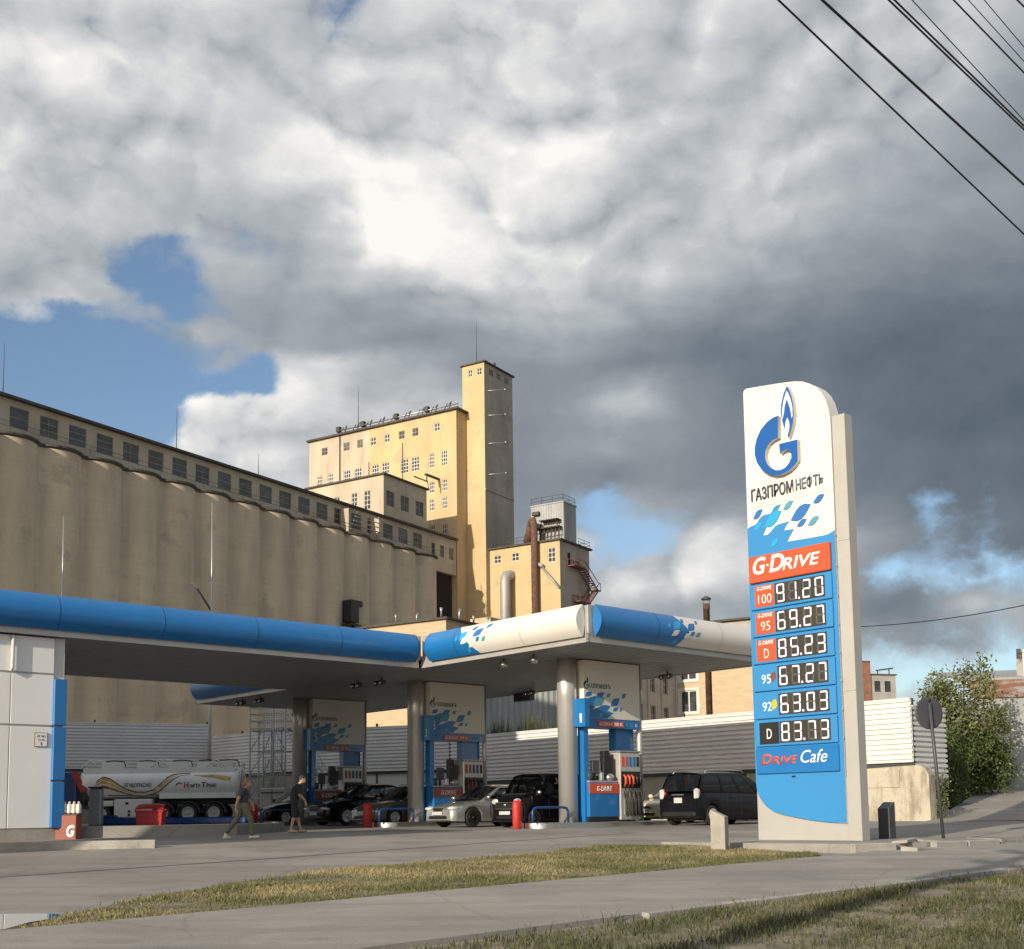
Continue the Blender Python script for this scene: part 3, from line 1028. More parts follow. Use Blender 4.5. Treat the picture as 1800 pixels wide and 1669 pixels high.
mb = MB()
pl = [(-2.1, -1.25), (-0.6, -1.75), (1.6, -1.95), (2.3, -1.3), (2.9, .6), (2.4, 4.2), (-.4, 4.6), (-2.3, 3.4)]
w = [Wp(a, b) for a, b in pl]
mb.prism([(x, y) for x, y, _ in w], (0, 0, .30), (1, 0, 0), (0, 1, 0), (0, 0, .31))
mb.build('sign_island', m_path, kind='structure')
kerb_runs = [((-0.55, -1.80), (0.42, -1.92)), ((0.46, -1.925), (1.5, -2.03)), ((1.53, -2.03), (1.95, -1.80)), ((1.97, -1.78), (2.5, -.9)),
             ((-2.25, -1.15), (-1.35, -1.48))]
for i, (p, q) in enumerate(kerb_runs):
    A_, B_ = Vector(Wp(*p)), Vector(Wp(*q))
    d = (B_ - A_)
    k = bpy.data.objects.new
    mb = MB()
    mb.cbox((d.length / 2, -.07, .21), (d.length, .15, .50), .02)
    o = mb.build('kerb_stone', m_kerb)
    o.location = (A_.x, A_.y, .16)
    o.rotation_euler = (0, 0, math.atan2(d.y, d.x))
    tag(o, ['long concrete kerb stone left of centre below the price sign', 'concrete kerb stone right of the broken gap at the sign island',
            'concrete kerb stone in the middle of the sign island edge', 'short kerb stone at the right corner of the sign island',
            'tilted kerb stone at the grassy left corner of the sign island'][i], 'kerb stone', 'kerb stones round the sign island')
for i, (a, b, z, rz, tlt, dim) in enumerate([(-1.0, -1.95, .44, .65, .05, (1.15, .34, .09)), (-.95, -1.5, .61, .9, -.09, (.6, .3, .06)), (-.35, -1.66, .60, .3, .12, (.5, .26, .05))]):
    mb = MB().cbox((0, 0, dim[2] / 2), dim, .012)
    o = mb.build('paving_slab', m_kerb)
    x, y, _ = Wp(a, b)
    o.location = (x, y, z)
    o.rotation_euler = (tlt, tlt * .6, DA + rz - .65)
    tag(o, ['loose broken concrete slab lying on the path in front of the price sign', 'cracked paving piece tipped up behind the loose slab',
            'small tipped paving piece beside the kerb right of the loose slab'][i], 'paving slab')

# kerb and raised walkway by the shop
o = MB().cbox((0, 0, .08), (3.9, .34, .24), .02).build('kerb_stone', m_kerb)
o.location = (-10.1, 27.64, .56)
o.rotation_euler = (0, 0, .23)
tag(o, 'long low concrete kerb in front of the white shop wall', 'kerb')
rows = [(-16.0, 32.6), (-7.7, 34.05), (-7.3, 39.0), (-16, 39.5)]
MB().prism(rows, (0, 0, .6), (1, 0, 0), (0, 1, 0), (0, 0, .45)).build('walkway', m_asphalt, kind='structure')  # dark paving colour stands in for shade that does not fall here

# ================================================================== GRAIN ELEVATOR (far behind)
def rod(parent, x, y, z0, h, r=.05):
    MB().tube([(x, y, z0), (x, y, z0 + h * .5), (x, y, z0 + h)], [r, r * .8, r * .3], 6).build('lightning_rod', m_dkgrey, parent)


silo = thing('silo_building', 'long shaded row of round concrete grain silos with a windowed gallery on top', 'silo building', (-42.2, 117.7, 0), DE)
prof = []
x = -35.0
while x < 58:
    for k in range(13):
        t = k / 12.0
        prof.append((x + .28 + 4.44 * t, -1.0 * math.sin(math.pi * t) ** .80))
    x += 5.0
endx = prof[-1][0]
outl = prof + [(endx, 9.0), (prof[0][0], 9.0)]
mb = MB()
mb.grid([[(p[0], p[1], 0) for p in prof], [(p[0], p[1], 36.75) for p in prof]], sm=True)
mb.add([(endx, prof[-1][1], 0), (endx, 9, 0), (endx, 9, 36.75), (endx, prof[-1][1], 36.75)], [(0, 1, 2, 3)])
mb.add([(prof[0][0], 0, 0), (prof[0][0], 9, 0), (prof[0][0], 9, 36.75), (prof[0][0], 0, 36.75)], [(0, 3, 2, 1)])
mb.build('silo_wall', m_silo, silo, sharp=50)
sl = [(p[0], p[1] * 1.0 - .28) for p in prof] + [(endx + .3, 9.2), (prof[0][0] - .3, 9.2)]
MB().prism(sl, (0, 0, 36.90), (1, 0, 0), (0, 1, 0), (0, 0, .18)).build('eaves_slab', m_roof, silo)
gx0, gx1 = -35.0, 66.2
wins = [(-1.1 + 3.345 * i, 1.0 + 3.345 * i, 38.25, 40.25) for i in range(-10, 18)]
wins += [(60.1, 61.0, 37.9, 39.6), (62.2, 63.2, 37.9, 39.6), (64.4, 65.5, 37.9, 39.6)]
wins = [h for h in wins if h[0] > gx0 and h[1] < gx1]
mb = MB()
facade(None, mb, (0, 1.0, 0), (1, 0, 0), gx0, gx1, 37.09, 40.9, wins, .22)
mb.add([(gx0, 8, 37.09), (gx0, 1, 37.09), (gx0, 1, 40.9), (gx0, 8, 40.9)], [(0, 1, 2, 3)])
# cantilevered end over the dark yard opening
mb.box(endx + .31, gx1, 1.004, 8, 35.75, 37.088)
mb.add([(gx1, 1, 37.09), (gx1, 8, 37.09), (gx1, 8, 40.9), (gx1, 1, 40.9)], [(0, 1, 2, 3)])
mb.build('gallery_wall', m_grey_pl, silo)
MB().box(endx + .02, gx1 - .3, 1.6, 1.9, 0, 35.74).build('opening_shade_panel', m_shadowgap, silo)  # black panel stands in for the shade inside the yard opening
MB().box(gx0 - .3, gx1 - .02, .55, 8.4, 40.91, 41.18).build('gallery_roof', m_roof, silo)
for i, h in enumerate(wins):
    window_part(silo, (0, 1.0, 0), (1, 0, 0), h, 1 if i % 3 else 2, 3 if i % 4 else 2, m_frame_g, m_dusty_pane if i % 2 else m_glass_far, .14, .08)
mb = MB()
for z in (37.55, 38.0):
    mb.tube([(-30, -.9, z), (endx, -.9, z)], .025, 5)
for i in range(30):
    mb.tube([(-30 + i * 3.0, -.9, 37.08), (-30 + i * 3.0, -.9, 38.0)], .02, 5)
mb.build('roof_railing', m_dkgrey, silo)
rod(silo, -7.2, 3, 41.1, 6)
rod(silo, 14.6, 3, 41.1, 6)
rod(silo, 27.5, 3, 41.1, 3.6)
# block on the roof
mb = MB()
bw_l = [(-9.7, -8.7, 44.2, 45.0), (-6.6, -5.6, 42.7, 45.1), (-4.4, -3.3, 42.5, 45.1)]
facade(None, mb, (49.2, 0, 0), (0, -1, 0), -14.6, -1.02, 41.19, 46.9, bw_l, .2)
bw_r = [(49.8, 51.6, 42.8, 44.9), (53.0, 54.9, 42.8, 44.9), (56.4, 58.3, 42.8, 44.9)]
facade(None, mb, (0, 1.02, 0), (1, 0, 0), 49.2, 59.0, 41.19, 46.9, bw_r, .2)
mb.add([(59, 1.02, 41.19), (59, 14.6, 41.19), (59, 14.6, 46.9), (59, 1.02, 46.9)], [(0, 1, 2, 3)])
mb.build('rooftop_block', m_grey_pl, silo)
MB().box(48.9, 59.3, .7, 14.9, 46.91, 47.12).build('block_roof', m_roof, silo)
for h in bw_l:
    window_part(silo, (49.2, 0, 0), (0, -1, 0), h, 2, 4 if h[3] - h[2] > 1 else 1, m_frame_w, m_glass_far, .14, .07)
for h in bw_r:
    window_part(silo, (0, 1.02, 0), (1, 0, 0), h, 2, 2, m_frame_g, m_dusty_pane, .14, .08)
mb = MB()
for k in range(5):
    mb.box(40.3 + k * .2, 46.5, -.6 - k * .12, -.52 - k * .12, 37.5 + k * .55, 37.62 + k * .55)
mb.box(40.2, 40.36, -.4, .9, 37.2, 40.2).box(46.4, 46.56, -.4, .9, 37.2, 40.2)
mb.build('conveyor_frame', m_grey_pl, silo)
mb = MB()
mb.box(38.6, 40.1, -2.2, -.7, 25.2, 28.0).box(39.9, 41.2, -1.9, -1.0, 27.4, 28.1).tube([(39.2, -2.0, 2), (39.2, -2.0, 25.2)], .2, 8)
mb.box(38.3, 40.5, -2.3, -.7, 24.8, 25.0)
mb.build('elevator_hopper', m_black, silo)

head = thing('head_house', 'tall sunlit yellow elevator house with a slender square tower', 'elevator building', (-7.74, 174.5, 0), DE)
h1 = [(25.4, 1.2, 58.75, 1.2), (20.9, 1.2, 58.75, 1.3), (18.2, 1.1, 58.75, 1.3), (15.6, 1.1, 58.7, 1.3), (12.9, 1.05, 58.7, 1.25), (10.1, 1.1, 58.7, 1.25), (7.5, 1.1, 58.7, 1.25), (3.5, 1.05, 58.75, 1.3)]
h2 = [(26.4, 1.1, 54.1, 1.7), (24.2, 1.1, 54.1, 1.7), (20.8, 1.4, 54.05, 1.8), (18.6, 1.4, 54.05, 1.8), (15.2, 1.4, 54.05, 1.8), (13.2, 1.4, 54.05, 1.8), (9.6, 1.5, 53.75, 2.2), (7.55, 1.5, 53.75, 2.2), (4.5, 1.05, 53.8, 2.3), (2.2, 1.1, 53.8, 2.3)]
h3 = [(4.5, 1.05, 49.7, 1.75), (2.2, 1.05, 49.7, 1.8), (4.5, 1.0, 47.0, 1.8), (2.2, 1.0, 47.0, 1.8), (4.45, 1.0, 42.9, 2.0), (2.2, 1.05, 42.7, 2.2)]
hw = [(-(y + w / 2), -(y - w / 2), z - h / 2, z + h / 2) for y, w, z, h in h1 + h2 + h3]
mb = MB()
facade(None, mb, (0, 0, 0), (0, -1, 0), -16.4, 0, 0, 60.75, [h for h in hw if h[0] > -16.3], .25)
mb.add([(0, 0, 0), (2.6, 0, 0), (2.6, 0, 60.75), (0, 0, 60.75)], [(0, 1, 2, 3)])
mb.add([(2.6, 0, 0), (8.5, 0, 0), (8.5, 0, 60.75), (2.6, 0, 60.75)], [(0, 1, 2, 3)])
mb.add([(8.5, 0, 0), (8.5, 28.6, 0), (8.5, 28.6, 60.75), (8.5, 0, 60.75)], [(0, 1, 2, 3)])
mb.build('wall', m_yellow, head)
mb = MB()
facade(None, mb, (0, 0, 0), (0, -1, 0), -28.6, -16.4, 0, 60.75, [h for h in hw if h[1] < -16.5], .25)
mb.add([(8.5, 28.6, 0), (0, 28.6, 0), (0, 28.6, 60.75), (8.5, 28.6, 60.75)], [(0, 1, 2, 3)])
mb.build('bare_plaster_wall', m_grey_pl, head)
MB().box(-.45, 8.8, .64, 28.9, 60.76, 61.05).box(-.45, 2.58, -.45, .636, 60.762, 61.048).build('roof', m_roof, head)
for i, h in enumerate(hw):
    tall = h[3] - h[2] > 1.5
    window_part(head, (0, 0, 0), (0, -1, 0), h, 3 if tall else 2, (4 if i in (14, 15, 16, 17) else 3) if tall else 2, m_frame_w if i not in (0, 1, 2, 5, 6) else m_frame_g, m_glass_far if i not in (1, 2) else m_dusty_pane, .14, .10)
MB().tube([(-.12, 22.2, 45), (-.12, 22.2, 60.7)], .09, 6).build('drainpipe', m_dkgrey, head)
MB().tube([(-.08, 9.9, 49), (-.08, 9.9, 57.4)], .05, 6).build('drainpipe', m_dkgrey, head)
MB().tube([(-.08, 16.4, 49), (-.08, 16.4, 55.5)], .05, 6).build('drainpipe', m_dkgrey, head)
mb = MB()
for i in range(9):
    y = 1.5 + i * 2.5
    mb.tube([(.2, y, 61.05), (.2, y - .5, 62.2), (1.2, y + .9, 62.0)], .09, 5, 0)
    mb.tube([(.2, y + .9, 61.05), (.2, y + .2, 62.1)], .07, 5, 0)
mb.tube([(.3, -.2, 61.75), (.3, 23, 61.75)], .11, 6, 1)
mb.tube([(.3, -.2, 61.3), (.3, 23, 61.3)], .06, 6, 1)
for y in (5.2, 11.0, 17.5, 22.4):
    mb.box(0, .6, y, y + .7, 61.5, 62.3, 0)
mb.build('roof_truss', [m_roof, m_galv], head)
rod(head, 3, 21, 61, 8.5, .07)
mb = MB()
mb.box(-3.4, 0, 3.0, 3.4, 50.55, 50.8).box(-3.4, -.02, 5.2, 5.35, 50.6, 50.75).tube([(-3.2, 3.1, 50.5), (-3.2, 3.1, 49.6)], .1, 6)
mb.build('awning_arm', m_roof, head)
mb = MB()
tl = [(.4, 1.2, 66.35, 67.45), (2.0, 2.9, 66.35, 67.45)]
facade(None, mb, (2.6, 0, 0), (0, -1, 0), -.62, 3.3, 0, 68.15, tl, .2)
mb.build('tower_wall', m_yellow, head)
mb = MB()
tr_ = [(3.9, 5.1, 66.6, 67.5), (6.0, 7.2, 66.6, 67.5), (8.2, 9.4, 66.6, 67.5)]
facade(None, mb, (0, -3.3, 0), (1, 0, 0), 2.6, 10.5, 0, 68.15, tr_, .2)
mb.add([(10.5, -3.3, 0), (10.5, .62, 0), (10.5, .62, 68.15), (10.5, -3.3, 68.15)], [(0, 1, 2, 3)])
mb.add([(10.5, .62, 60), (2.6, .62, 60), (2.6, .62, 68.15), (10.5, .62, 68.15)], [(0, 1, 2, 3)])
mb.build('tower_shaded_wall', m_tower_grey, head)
mb = MB()
V = [(2.3, -3.6, 68.16), (10.8, -3.6, 68.16), (10.8, .9, 68.16), (2.3, .9, 68.16), (2.3, -3.6, 68.36), (10.8, -3.6, 68.36), (10.8, .9, 68.36), (2.3, .9, 68.36), (3.6, -1.5, 68.8), (9.3, -1.5, 68.8)]
mb.add(V, [(3, 2, 1, 0), (0, 1, 5, 4), (1, 2, 6, 5), (2, 3, 7, 6), (3, 0, 4, 7), (4, 5, 9, 8), (5, 6, 9), (6, 7, 8, 9), (7, 4, 8)])
mb.build('tower_roof', m_roof, head)
for h in tl:
    window_part(head, (2.6, 0, 0), (0, -1, 0), h, 2, 2, m_frame_w, m_glass_far, .12, .08)
for h in tr_:
    window_part(head, (0, -3.3, 0), (1, 0, 0), h, 2, 2, m_frame_g, m_glass_far, .12, .08)
for z in (64.0, 60.2, 55.9, 51.2):
    mb = MB().tube([(3.5, -3.31, z), (5.4, -5.1, z + .35)], .055, 6).ell((5.45, -5.15, z + .37), (.16, .16, .16), 8, 6)
    mb.build('lamp_bracket', m_galv, head)
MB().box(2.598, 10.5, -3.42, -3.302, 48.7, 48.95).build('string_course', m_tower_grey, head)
rod(head, 3.2, -1.6, 68.6, 6.5, .06)
MB().tube([(8.0, -1.6, 68.6), (8.0, -1.6, 70.2)], .06, 6).box(7.8, 8.2, -1.8, -1.4, 69.7, 70.0).build('roof_beacon', m_dkgrey, head)

ann = thing('elevator_annex', 'lower sunlit yellow block with brown pipe and zinc bin right of the tower', 'annex building', (-3.07, 175.8, 0), DE)
aw = [(.8, 2.0, 37.65, 38.85), (3.85, 5.1, 37.65, 38.85), (7.0, 8.0, 37.65, 38.8), (9.95, 11.2, 36.75, 38.85)]
mb = MB()
facade(None, mb, (0, 0, 0), (0, -1, 0), -.0, 11.9, 0, 39.75, aw, .22)
mb.build('wall', m_yellow, ann)
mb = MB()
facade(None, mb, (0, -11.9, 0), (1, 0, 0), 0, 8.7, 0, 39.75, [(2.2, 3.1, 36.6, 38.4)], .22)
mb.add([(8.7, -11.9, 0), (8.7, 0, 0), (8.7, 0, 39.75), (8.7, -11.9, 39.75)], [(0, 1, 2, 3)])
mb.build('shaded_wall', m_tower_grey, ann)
MB().box(-.35, 9.1, -12.3, -.02, 39.76, 40.0).build('roof', m_roof, ann)
for h in aw:
    window_part(ann, (0, 0, 0), (0, -1, 0), h, 2, 2 if h[3] - h[2] < 1.5 else 3, m_frame_w, m_glass_far, .12, .09)
window_part(ann, (0, -11.9, 0), (1, 0, 0), (2.2, 3.1, 36.6, 38.4), 1, 1, m_rust, m_shadowgap, .12, .08, 'door')


def railing(parent, pts, h, r=.035, n=2, posts=1.4, mat=m_dkgrey, name='railing'):
    mb = MB()
    for i in range(len(pts) - 1):
        a_, b_ = Vector(pts[i]), Vector(pts[i + 1])
        for k in range(1, n + 1):
            o_ = Vector((0, 0, h * k / n))
            mb.tube([a_ + o_, b_ + o_], r, 5)
        m_ = max(1, int((b_ - a_).length / posts))
        for k in range(m_ + 1):
            p = a_.lerp(b_, k / m_)
            mb.tube([p, p + Vector((0, 0, h))], r, 5)
    return mb.build(name, mat, parent)


railing(ann, [(0, -.4, 40), (0, -6.2, 40)], 1.0)
railing(ann, [(5.3, -12, 40), (8.8, -12, 40), (8.8, -6, 40)], 1.0)
mb = MB()
yb0, yb1, xb0, xb1 = -11.75, -6.3, 1.5, 5.2
n = 26
rowp = []
for i in range(n + 1):
    y = yb1 + (yb0 - yb1) * i / n
    rowp += [(xb0 - (.05 if i % 2 else 0), y)]
for i in range(1, 19):
    x = xb0 + (xb1 - xb0) * i / 18
    rowp += [(x, yb0 - (.05 if i % 2 else 0))]
rowp += [(xb1, yb1)]
mb.grid([[(a, b, 40.01) for a, b in rowp], [(a, b, 45.6) for a, b in rowp]], sm=False, close=True)
mb.box(xb0 - .1, xb1 + .1, yb0 - .12, yb1 + .1, 45.61, 45.8)
mb.build('zinc_bin', m_binlit, ann)
railing(ann, [(1.5, -6.4, 45.8), (1.5, -11.7, 45.8), (5.1, -11.7, 45.8), (5.1, -6.4, 45.8)], 1.0)
mb = MB()
for i in range(7):
    y = -7.6 - i * .62
    mb.tube([(.9, y, 40.1), (.6, y - .2, 41.8)], .06, 5)
mb.box(.3, 1.4, -11.6, -7.6, 41.9, 42.05).box(.2, 1.45, -11.4, -8.4, 43.0, 43.12)
mb.tube([(.4, -7.6, 41.2), (.4, -11.6, 41.2)], .08, 5).tube([(1.2, -8, 42.1), (.6, -8.6, 43.2)], .06, 5).tube([(1.2, -10.9, 42.1), (.6, -11.2, 43.2)], .06, 5)
mb.build('loading_frame', m_roof, ann)
MB().box(.9, 1.45, -7.9, -6.8, 44.2, 44.7).build('bin_hood', m_roof, ann)
MB().tube([(-.75, -8.15, 3), (-.75, -8.15, 42.1), (-.5, -7.8, 43.1), (.3, -7.0, 43.1), (.6, -6.6, 42.2), (.6, -6.2, 40.2)], [.5, .5, .5, .5, .5, .65], 14).build('brown_duct', m_rust, ann)
MB().tube([(-1.5, -3.6, 3), (-1.5, -3.6, 34.2), (-1.4, -3.6, 34.9), (-1.05, -3.65, 35.4), (-.5, -3.7, 35.55), (.3, -3.75, 35.55)], .74, 16).build('grey_duct', m_galv_dull, ann)
MB().tube([(-.35, -8.9, 36.4), (-1.2, -12.4, 32.6)], .16, 6).tube([(-.35, -8.6, 36.6), (-.5, -9.4, 36.2)], .3, 6).build('brace_pipe', m_galv_dull, ann)
mb = MB()
mb.box(2.0, 5.2, -13.2, -11.95, 36.3, 36.45).box(3.4, 6.6, -13.2, -11.95, 31.3, 31.45)
for i in range(9):
    t = i / 9
    mb.box(5.2 + 3.6 * t, 5.65 + 3.6 * t, -13.1, -12.1, 36.2 - 2.4 * t, 36.26 - 2.4 * t)
    mb.box(6.4 + 2.6 * t, 6.8 + 2.6 * t, -13.1, -12.1, 31.5 + 2.2 * t, 31.56 + 2.2 * t)
mb.box(8.4, 9.8, -13.2, -11.95, 33.65, 33.8)
for y in (-13.15, -12.05):
    mb.tube([(2.0, y, 37.4), (5.2, y, 37.4), (9.0, y, 34.9), (9.8, y, 34.8)], .06, 5)
    mb.tube([(5.2, y, 36.35), (8.9, y, 33.75)], .09, 5)
    mb.tube([(6.4, y, 31.4), (9.2, y, 33.7)], .09, 5)
    mb.tube([(3.4, y, 32.4), (6.4, y, 32.4), (9.4, y, 34.8)], .06, 5)
    for x_, z_ in ((2.0, 36.4), (3.6, 36.4), (5.2, 36.4), (9.8, 33.8), (3.4, 31.4), (5.0, 31.4)):
        mb.tube([(x_, y, z_), (x_, y, z_ + 1.05)], .05, 5)
mb.build('fire_escape', m_rust2, ann)

low = thing('low_building', 'low beige flat roofed block with roof vents in front of the silos', 'industrial building', (-5.97, 110.0, 0), DE)
mb = MB()
mb.box(0, 16, 0, 9.4, 0, 19.0)
mb.build('wall', m_beige, low)
MB().box(-.3, 16.3, -.3, 9.7, 19.01, 19.2).build('roof', m_roof, low)
for i, (x, y, h) in enumerate([(.4, .8, 1.0), (.4, 3.6, .7), (.6, 6.2, .9), (2.6, .3, 1.1), (5.0, .3, .8), (7.5, .4, 1.0), (9.5, .4, .7)]):
    MB().tube([(x, y, 19.2), (x, y, 19.2 + h * .7), (x + (.2 if i % 2 else 0), y, 19.2 + h)], [.09, .09, .16], 8).build('roof_vent', m_galv, low)
MB().box(9.0, 11.5, 1.0, 3.4, 19.21, 20.5).build('roof_hatch', m_beige, low)

# ================================================================== FENCES
def sheet_fence(label, p0, p1, zb, zt, zg, base_mat=None, base_t=.22, skew=0.0, post_step=3.0, pitch=.185, dent=False):
    d = Vector((p1[0] - p0[0], p1[1] - p0[1], 0))
    Ln = d.length
    t = thing('sheet_fence', label, 'fence', (p0[0], p0[1], 0), math.atan2(d.y, d.x), 'corrugated fences round the forecourt')
    n = int((zt - zb) / pitch)
    pr = []
    for i in range(n + 1):
        z = zt - i * pitch
        pr += [(.0, z), (.0, z - pitch * .46), (.085, z - pitch * .58), (.085, z - pitch * .80)]
    pr = [(a, z) for a, z in pr if z > zb] + [(0, zb)]
    xs = [Ln * i / 12 for i in range(13)]
    rw = []
    for x in xs:
        rw.append([(x, a + (.02 * math.sin(x * 1.7 + z * 3) if dent else 0), z) for a, z in pr])
    mb = MB().grid(rw, sm=False)
    back = [[(x, .09, zt), (x, .09, zb)] for x in (0, Ln)]
    mb.grid(back, sm=False)
    mb.build('corrugated_sheet', m_fence, t)
    mb2 = MB().box(0, Ln, -.02, .10, zt + .002, zt + .05)
    mb2.build('top_rail', m_fence, t)
    MB().box(0, Ln, .10, .16, zb - .16, zb + .1).build('shade_strip', m_dkgrey, t)  # dark strip painted in as the shade line below the sheets
    k = max(1, int(Ln / post_step))
    for i in range(k + 1):
        x = min(max(Ln * i / k, .06), Ln - .06)
        MB().box(x - .05, x + .05, .162, .26, zg, zt + (.22 if i % 2 else .04)).build('post', m_dkgrey, t)
    if base_mat is not None:
        mb = MB()
        L_ = 0.0
        while L_ < Ln - .1:
            w = min(3.0, Ln - L_)
            mb.cbox((L_ + w / 2, .30, (zg + zb - .12) / 2), (w - .015, base_t, zb - .12 - zg), .05)
            L_ += 3.0
        mb.build('concrete_base', base_mat, t)
    return t


P0f = (14.1, 43.0)


def fl(s):
    return (P0f[0] - .6664 * s, P0f[1] + .7456 * s)


sheet_fence('sunlit white corrugated fence end beside the price sign, above the stained concrete wall', fl(7.5), fl(0), 2.88, 5.12, .7, m_conc, .25)
sheet_fence('long white corrugated fence behind the black minivan, lit only along its top', fl(26.0), fl(7.502), 2.88, 5.125, .8, m_greyblk, .2)
sheet_fence('white corrugated fence seen between the pumps, above whitewashed concrete', (-11.2, 65.6), fl(26.1), 3.55, 5.85, .9, m_white_d, .2)
sheet_fence('white corrugated fence sloping away behind the steel stair tower', (-18.0, 72.2), (-11.3, 65.7), 3.7, 5.97, .95, m_greyblk, .2)
sheet_fence('tall grey corrugated fence straight behind the tanker truck', (-27.0, 68.6), (-18.1, 72.3), 4.1, 6.72, .95, m_greyblk, .2)
sheet_fence('shaded corrugated fence turning right behind the bush', (14.2, 43.05), (15.9, 44.57), 2.3, 4.85, .9, None)
# the concrete wall block with a rounded shoulder at the fence end
cw = thing('concrete_wall', 'thick stained pale concrete wall block with rounded top corner under the sunlit fence end', 'wall', (14.55, 42.3, 0), math.atan2(-.7456, .6664) + math.pi)
mb = MB()
pts = [(-.05, .6), (4.6, .6), (4.6, 2.62), (.35, 2.75), (.1, 2.66), (-.05, 2.4)]
mb.prism(pts, (0, -.05, 0), (1, 0, 0), (0, 0, 1), (0, .42, 0))
mb.build('wall_block', m_conc, cw)
mb = MB().prism([(1.05, 2.0), (4.6, 2.0), (4.6, 2.55), (1.05, 2.6)], (0, .371, 0), (1, 0, 0), (0, 0, 1), (0, .035, 0))
mb.build('cast_panel', m_conc, cw)
# weeds over the fence
P = np.array
mb = MB()
for i in range(1500):
    s = random.uniform(15, 26.5)
    x, y = fl(s)
    h = random.uniform(.15, .9) * (0.4 + abs(math.sin(s * 1.3)))
    a = random.uniform(0, 6.28)
    b = Vector((x + .5 + random.uniform(-.2, .3), y + .6, 4.6))
    tp = b + Vector((math.cos(a) * .2, math.sin(a) * .2, .5 + h))
    w = Vector((math.sin(a) * .03, -math.cos(a) * .03, 0))
    mb.add([b - w, b + w, tp], [(0, 1, 2)])
o = mb.build('weeds', m_grass)
o['kind'] = 'stuff'
tag(o, 'tall weeds growing on the bank behind the fence', 'weeds')
MB().prism([fl(14), fl(27.5), (fl(27.5)[0] + 3, fl(27.5)[1] + 6), (fl(14)[0] + 3, fl(14)[1] + 6)], (.4 * 1, .5, .3), (1, 0, 0), (0, 1, 0), (0, 0, 4.45)).build('bank', m_soil, kind='structure')

shed = thing('metal_shed', 'grey ribbed metal shed behind the fence, under the canopy edge', 'shed', (-5.0, 78.0, 0), 0.1)
mb = MB()
n = 64
rw = [(i * 12.0 / n, -.04 if i % 2 else 0) for i in range(n + 1)]
mb.grid([[(a, b, 0) for a, b in rw], [(a, b, 10) for a, b in rw]], sm=False)
mb.box(0, 12, .02, 9, 0, 9.98)
mb.build('wall', m_zinc_dark, shed)
MB().box(-.2, 12.2, -.3, 9.2, 10.01, 10.2).build('roof', m_roof, shed)

# ================================================================== BUILDINGS ON THE RIGHT
rb = thing('office_building', 'beige brick building with pale framed windows right of the canopy', 'building', (16.3, 120.0, 0), DE)
w1 = [(.4, 2.2, 14.1, 16.3), (.4, 2.2, 10.9, 13.1), (.4, 2.2, 7.7, 9.9)]
mb = MB()
facade(None, mb, (0, 0, 0), (0, -1, 0), 0, 14.5, 0, 17.6, w1, .25)
mb.add([(0, -14.5, 0), (12, -14.5, 0), (12, -14.5, 17.6), (0, -14.5, 17.6)], [(0, 1, 2, 3)])
mb.build('wall', m_beige, rb)
mb = MB().box(.3, 12, -14.4, 4, 17.61, 19.6)
mb.build('attic_wall', m_greywall, rb)
MB().box(-.1, 12.2, -14.7, 4, 19.61, 19.8).build('roof', m_roof, rb)
for h in w1:
    window_part(rb, (0, 0, 0), (0, -1, 0), h, 2, 1, m_frame_w, m_glass_far, .1, .12)
    MB().box(-.09, -.002, -h[1] - .25, -h[0] + .25, h[3], h[3] + .25).box(-.09, -.002, -h[1] - .25, -h[0] + .25, h[2] - .2, h[2]).box(-.06, -.002, -h[1] - .25, -h[1], h[2], h[3]).box(-.06, -.002, -h[0], -h[0] + .25, h[2], h[3]).build('window_surround', m_frame_w, rb)
mb = MB()
mb.lathe([(.9, 0), (.82, .25), (.6, .5), (.3, .66), (.05, .7)], (-.2, -9.4, 18.0), 'x', 16)
mb.tube([(.4, -9.4, 18.0), (-.2, -9.4, 18.0)], .1, 6)
mb.build('dish_antenna', m_white, rb)
lw = thing('grey_wing_building', 'shaded grey building wing with small dark windows behind the canopy post', 'building', (16.3, 120.0, 0), DE)
w2 = []
for z in (14.5, 11.3, 7.6):
    for x in (-2.3, -5.2, -8.0, -10.8):
        w2.append((x - .8, x + .3, z - 1.9, z))
mb = MB()
facade(None, mb, (0, .01, 0), (1, 0, 0), -16, -.01, 0, 17.2, w2, .3)
mb.add([(-16, 8, 0), (-16, .01, 0), (-16, .01, 17.2), (-16, 8, 17.2)], [(0, 1, 2, 3)])
for x in (-3.6, -6.6, -9.4):
    mb.box(x - .07, x + .07, -.08, .008, 5, 17)
mb.build('wall', m_greywall, lw)
MB().box(-16.2, -.02, -.3, 8, 17.21, 17.4).build('roof', m_roof, lw)
MB().box(-16, -.02, -3.0, -.002, 4.9, 5.2).build('lean_to_roof', m_dkgrey, lw)
for h in w2:
    window_part(lw, (0, .01, 0), (1, 0, 0), h, 2, 2, m_frame_g, m_glass_far, .2, .09)

ch = thing('chimney_pipe', 'tall rusty chimney pipe with a cap rising behind the canopy', 'chimney', (16.25, 100.0, 0))
MB().lathe([(.27, 0), (.27, 17.9), (.29, 17.9), (.29, 18.4)], (0, 0, 0), 'z', 16).build('pipe', m_rust, ch)
MB().lathe([(.42, 18.75), (.42, 18.85), (.1, 19.05)], (0, 0, 0), 'z', 14).tube([(.25, 0, 18.3), (.25, 0, 18.8)], .03, 5).tube([(-.25, 0, 18.3), (-.25, 0, 18.8)], .03, 5).build('rain_cap', m_dkgrey, ch)

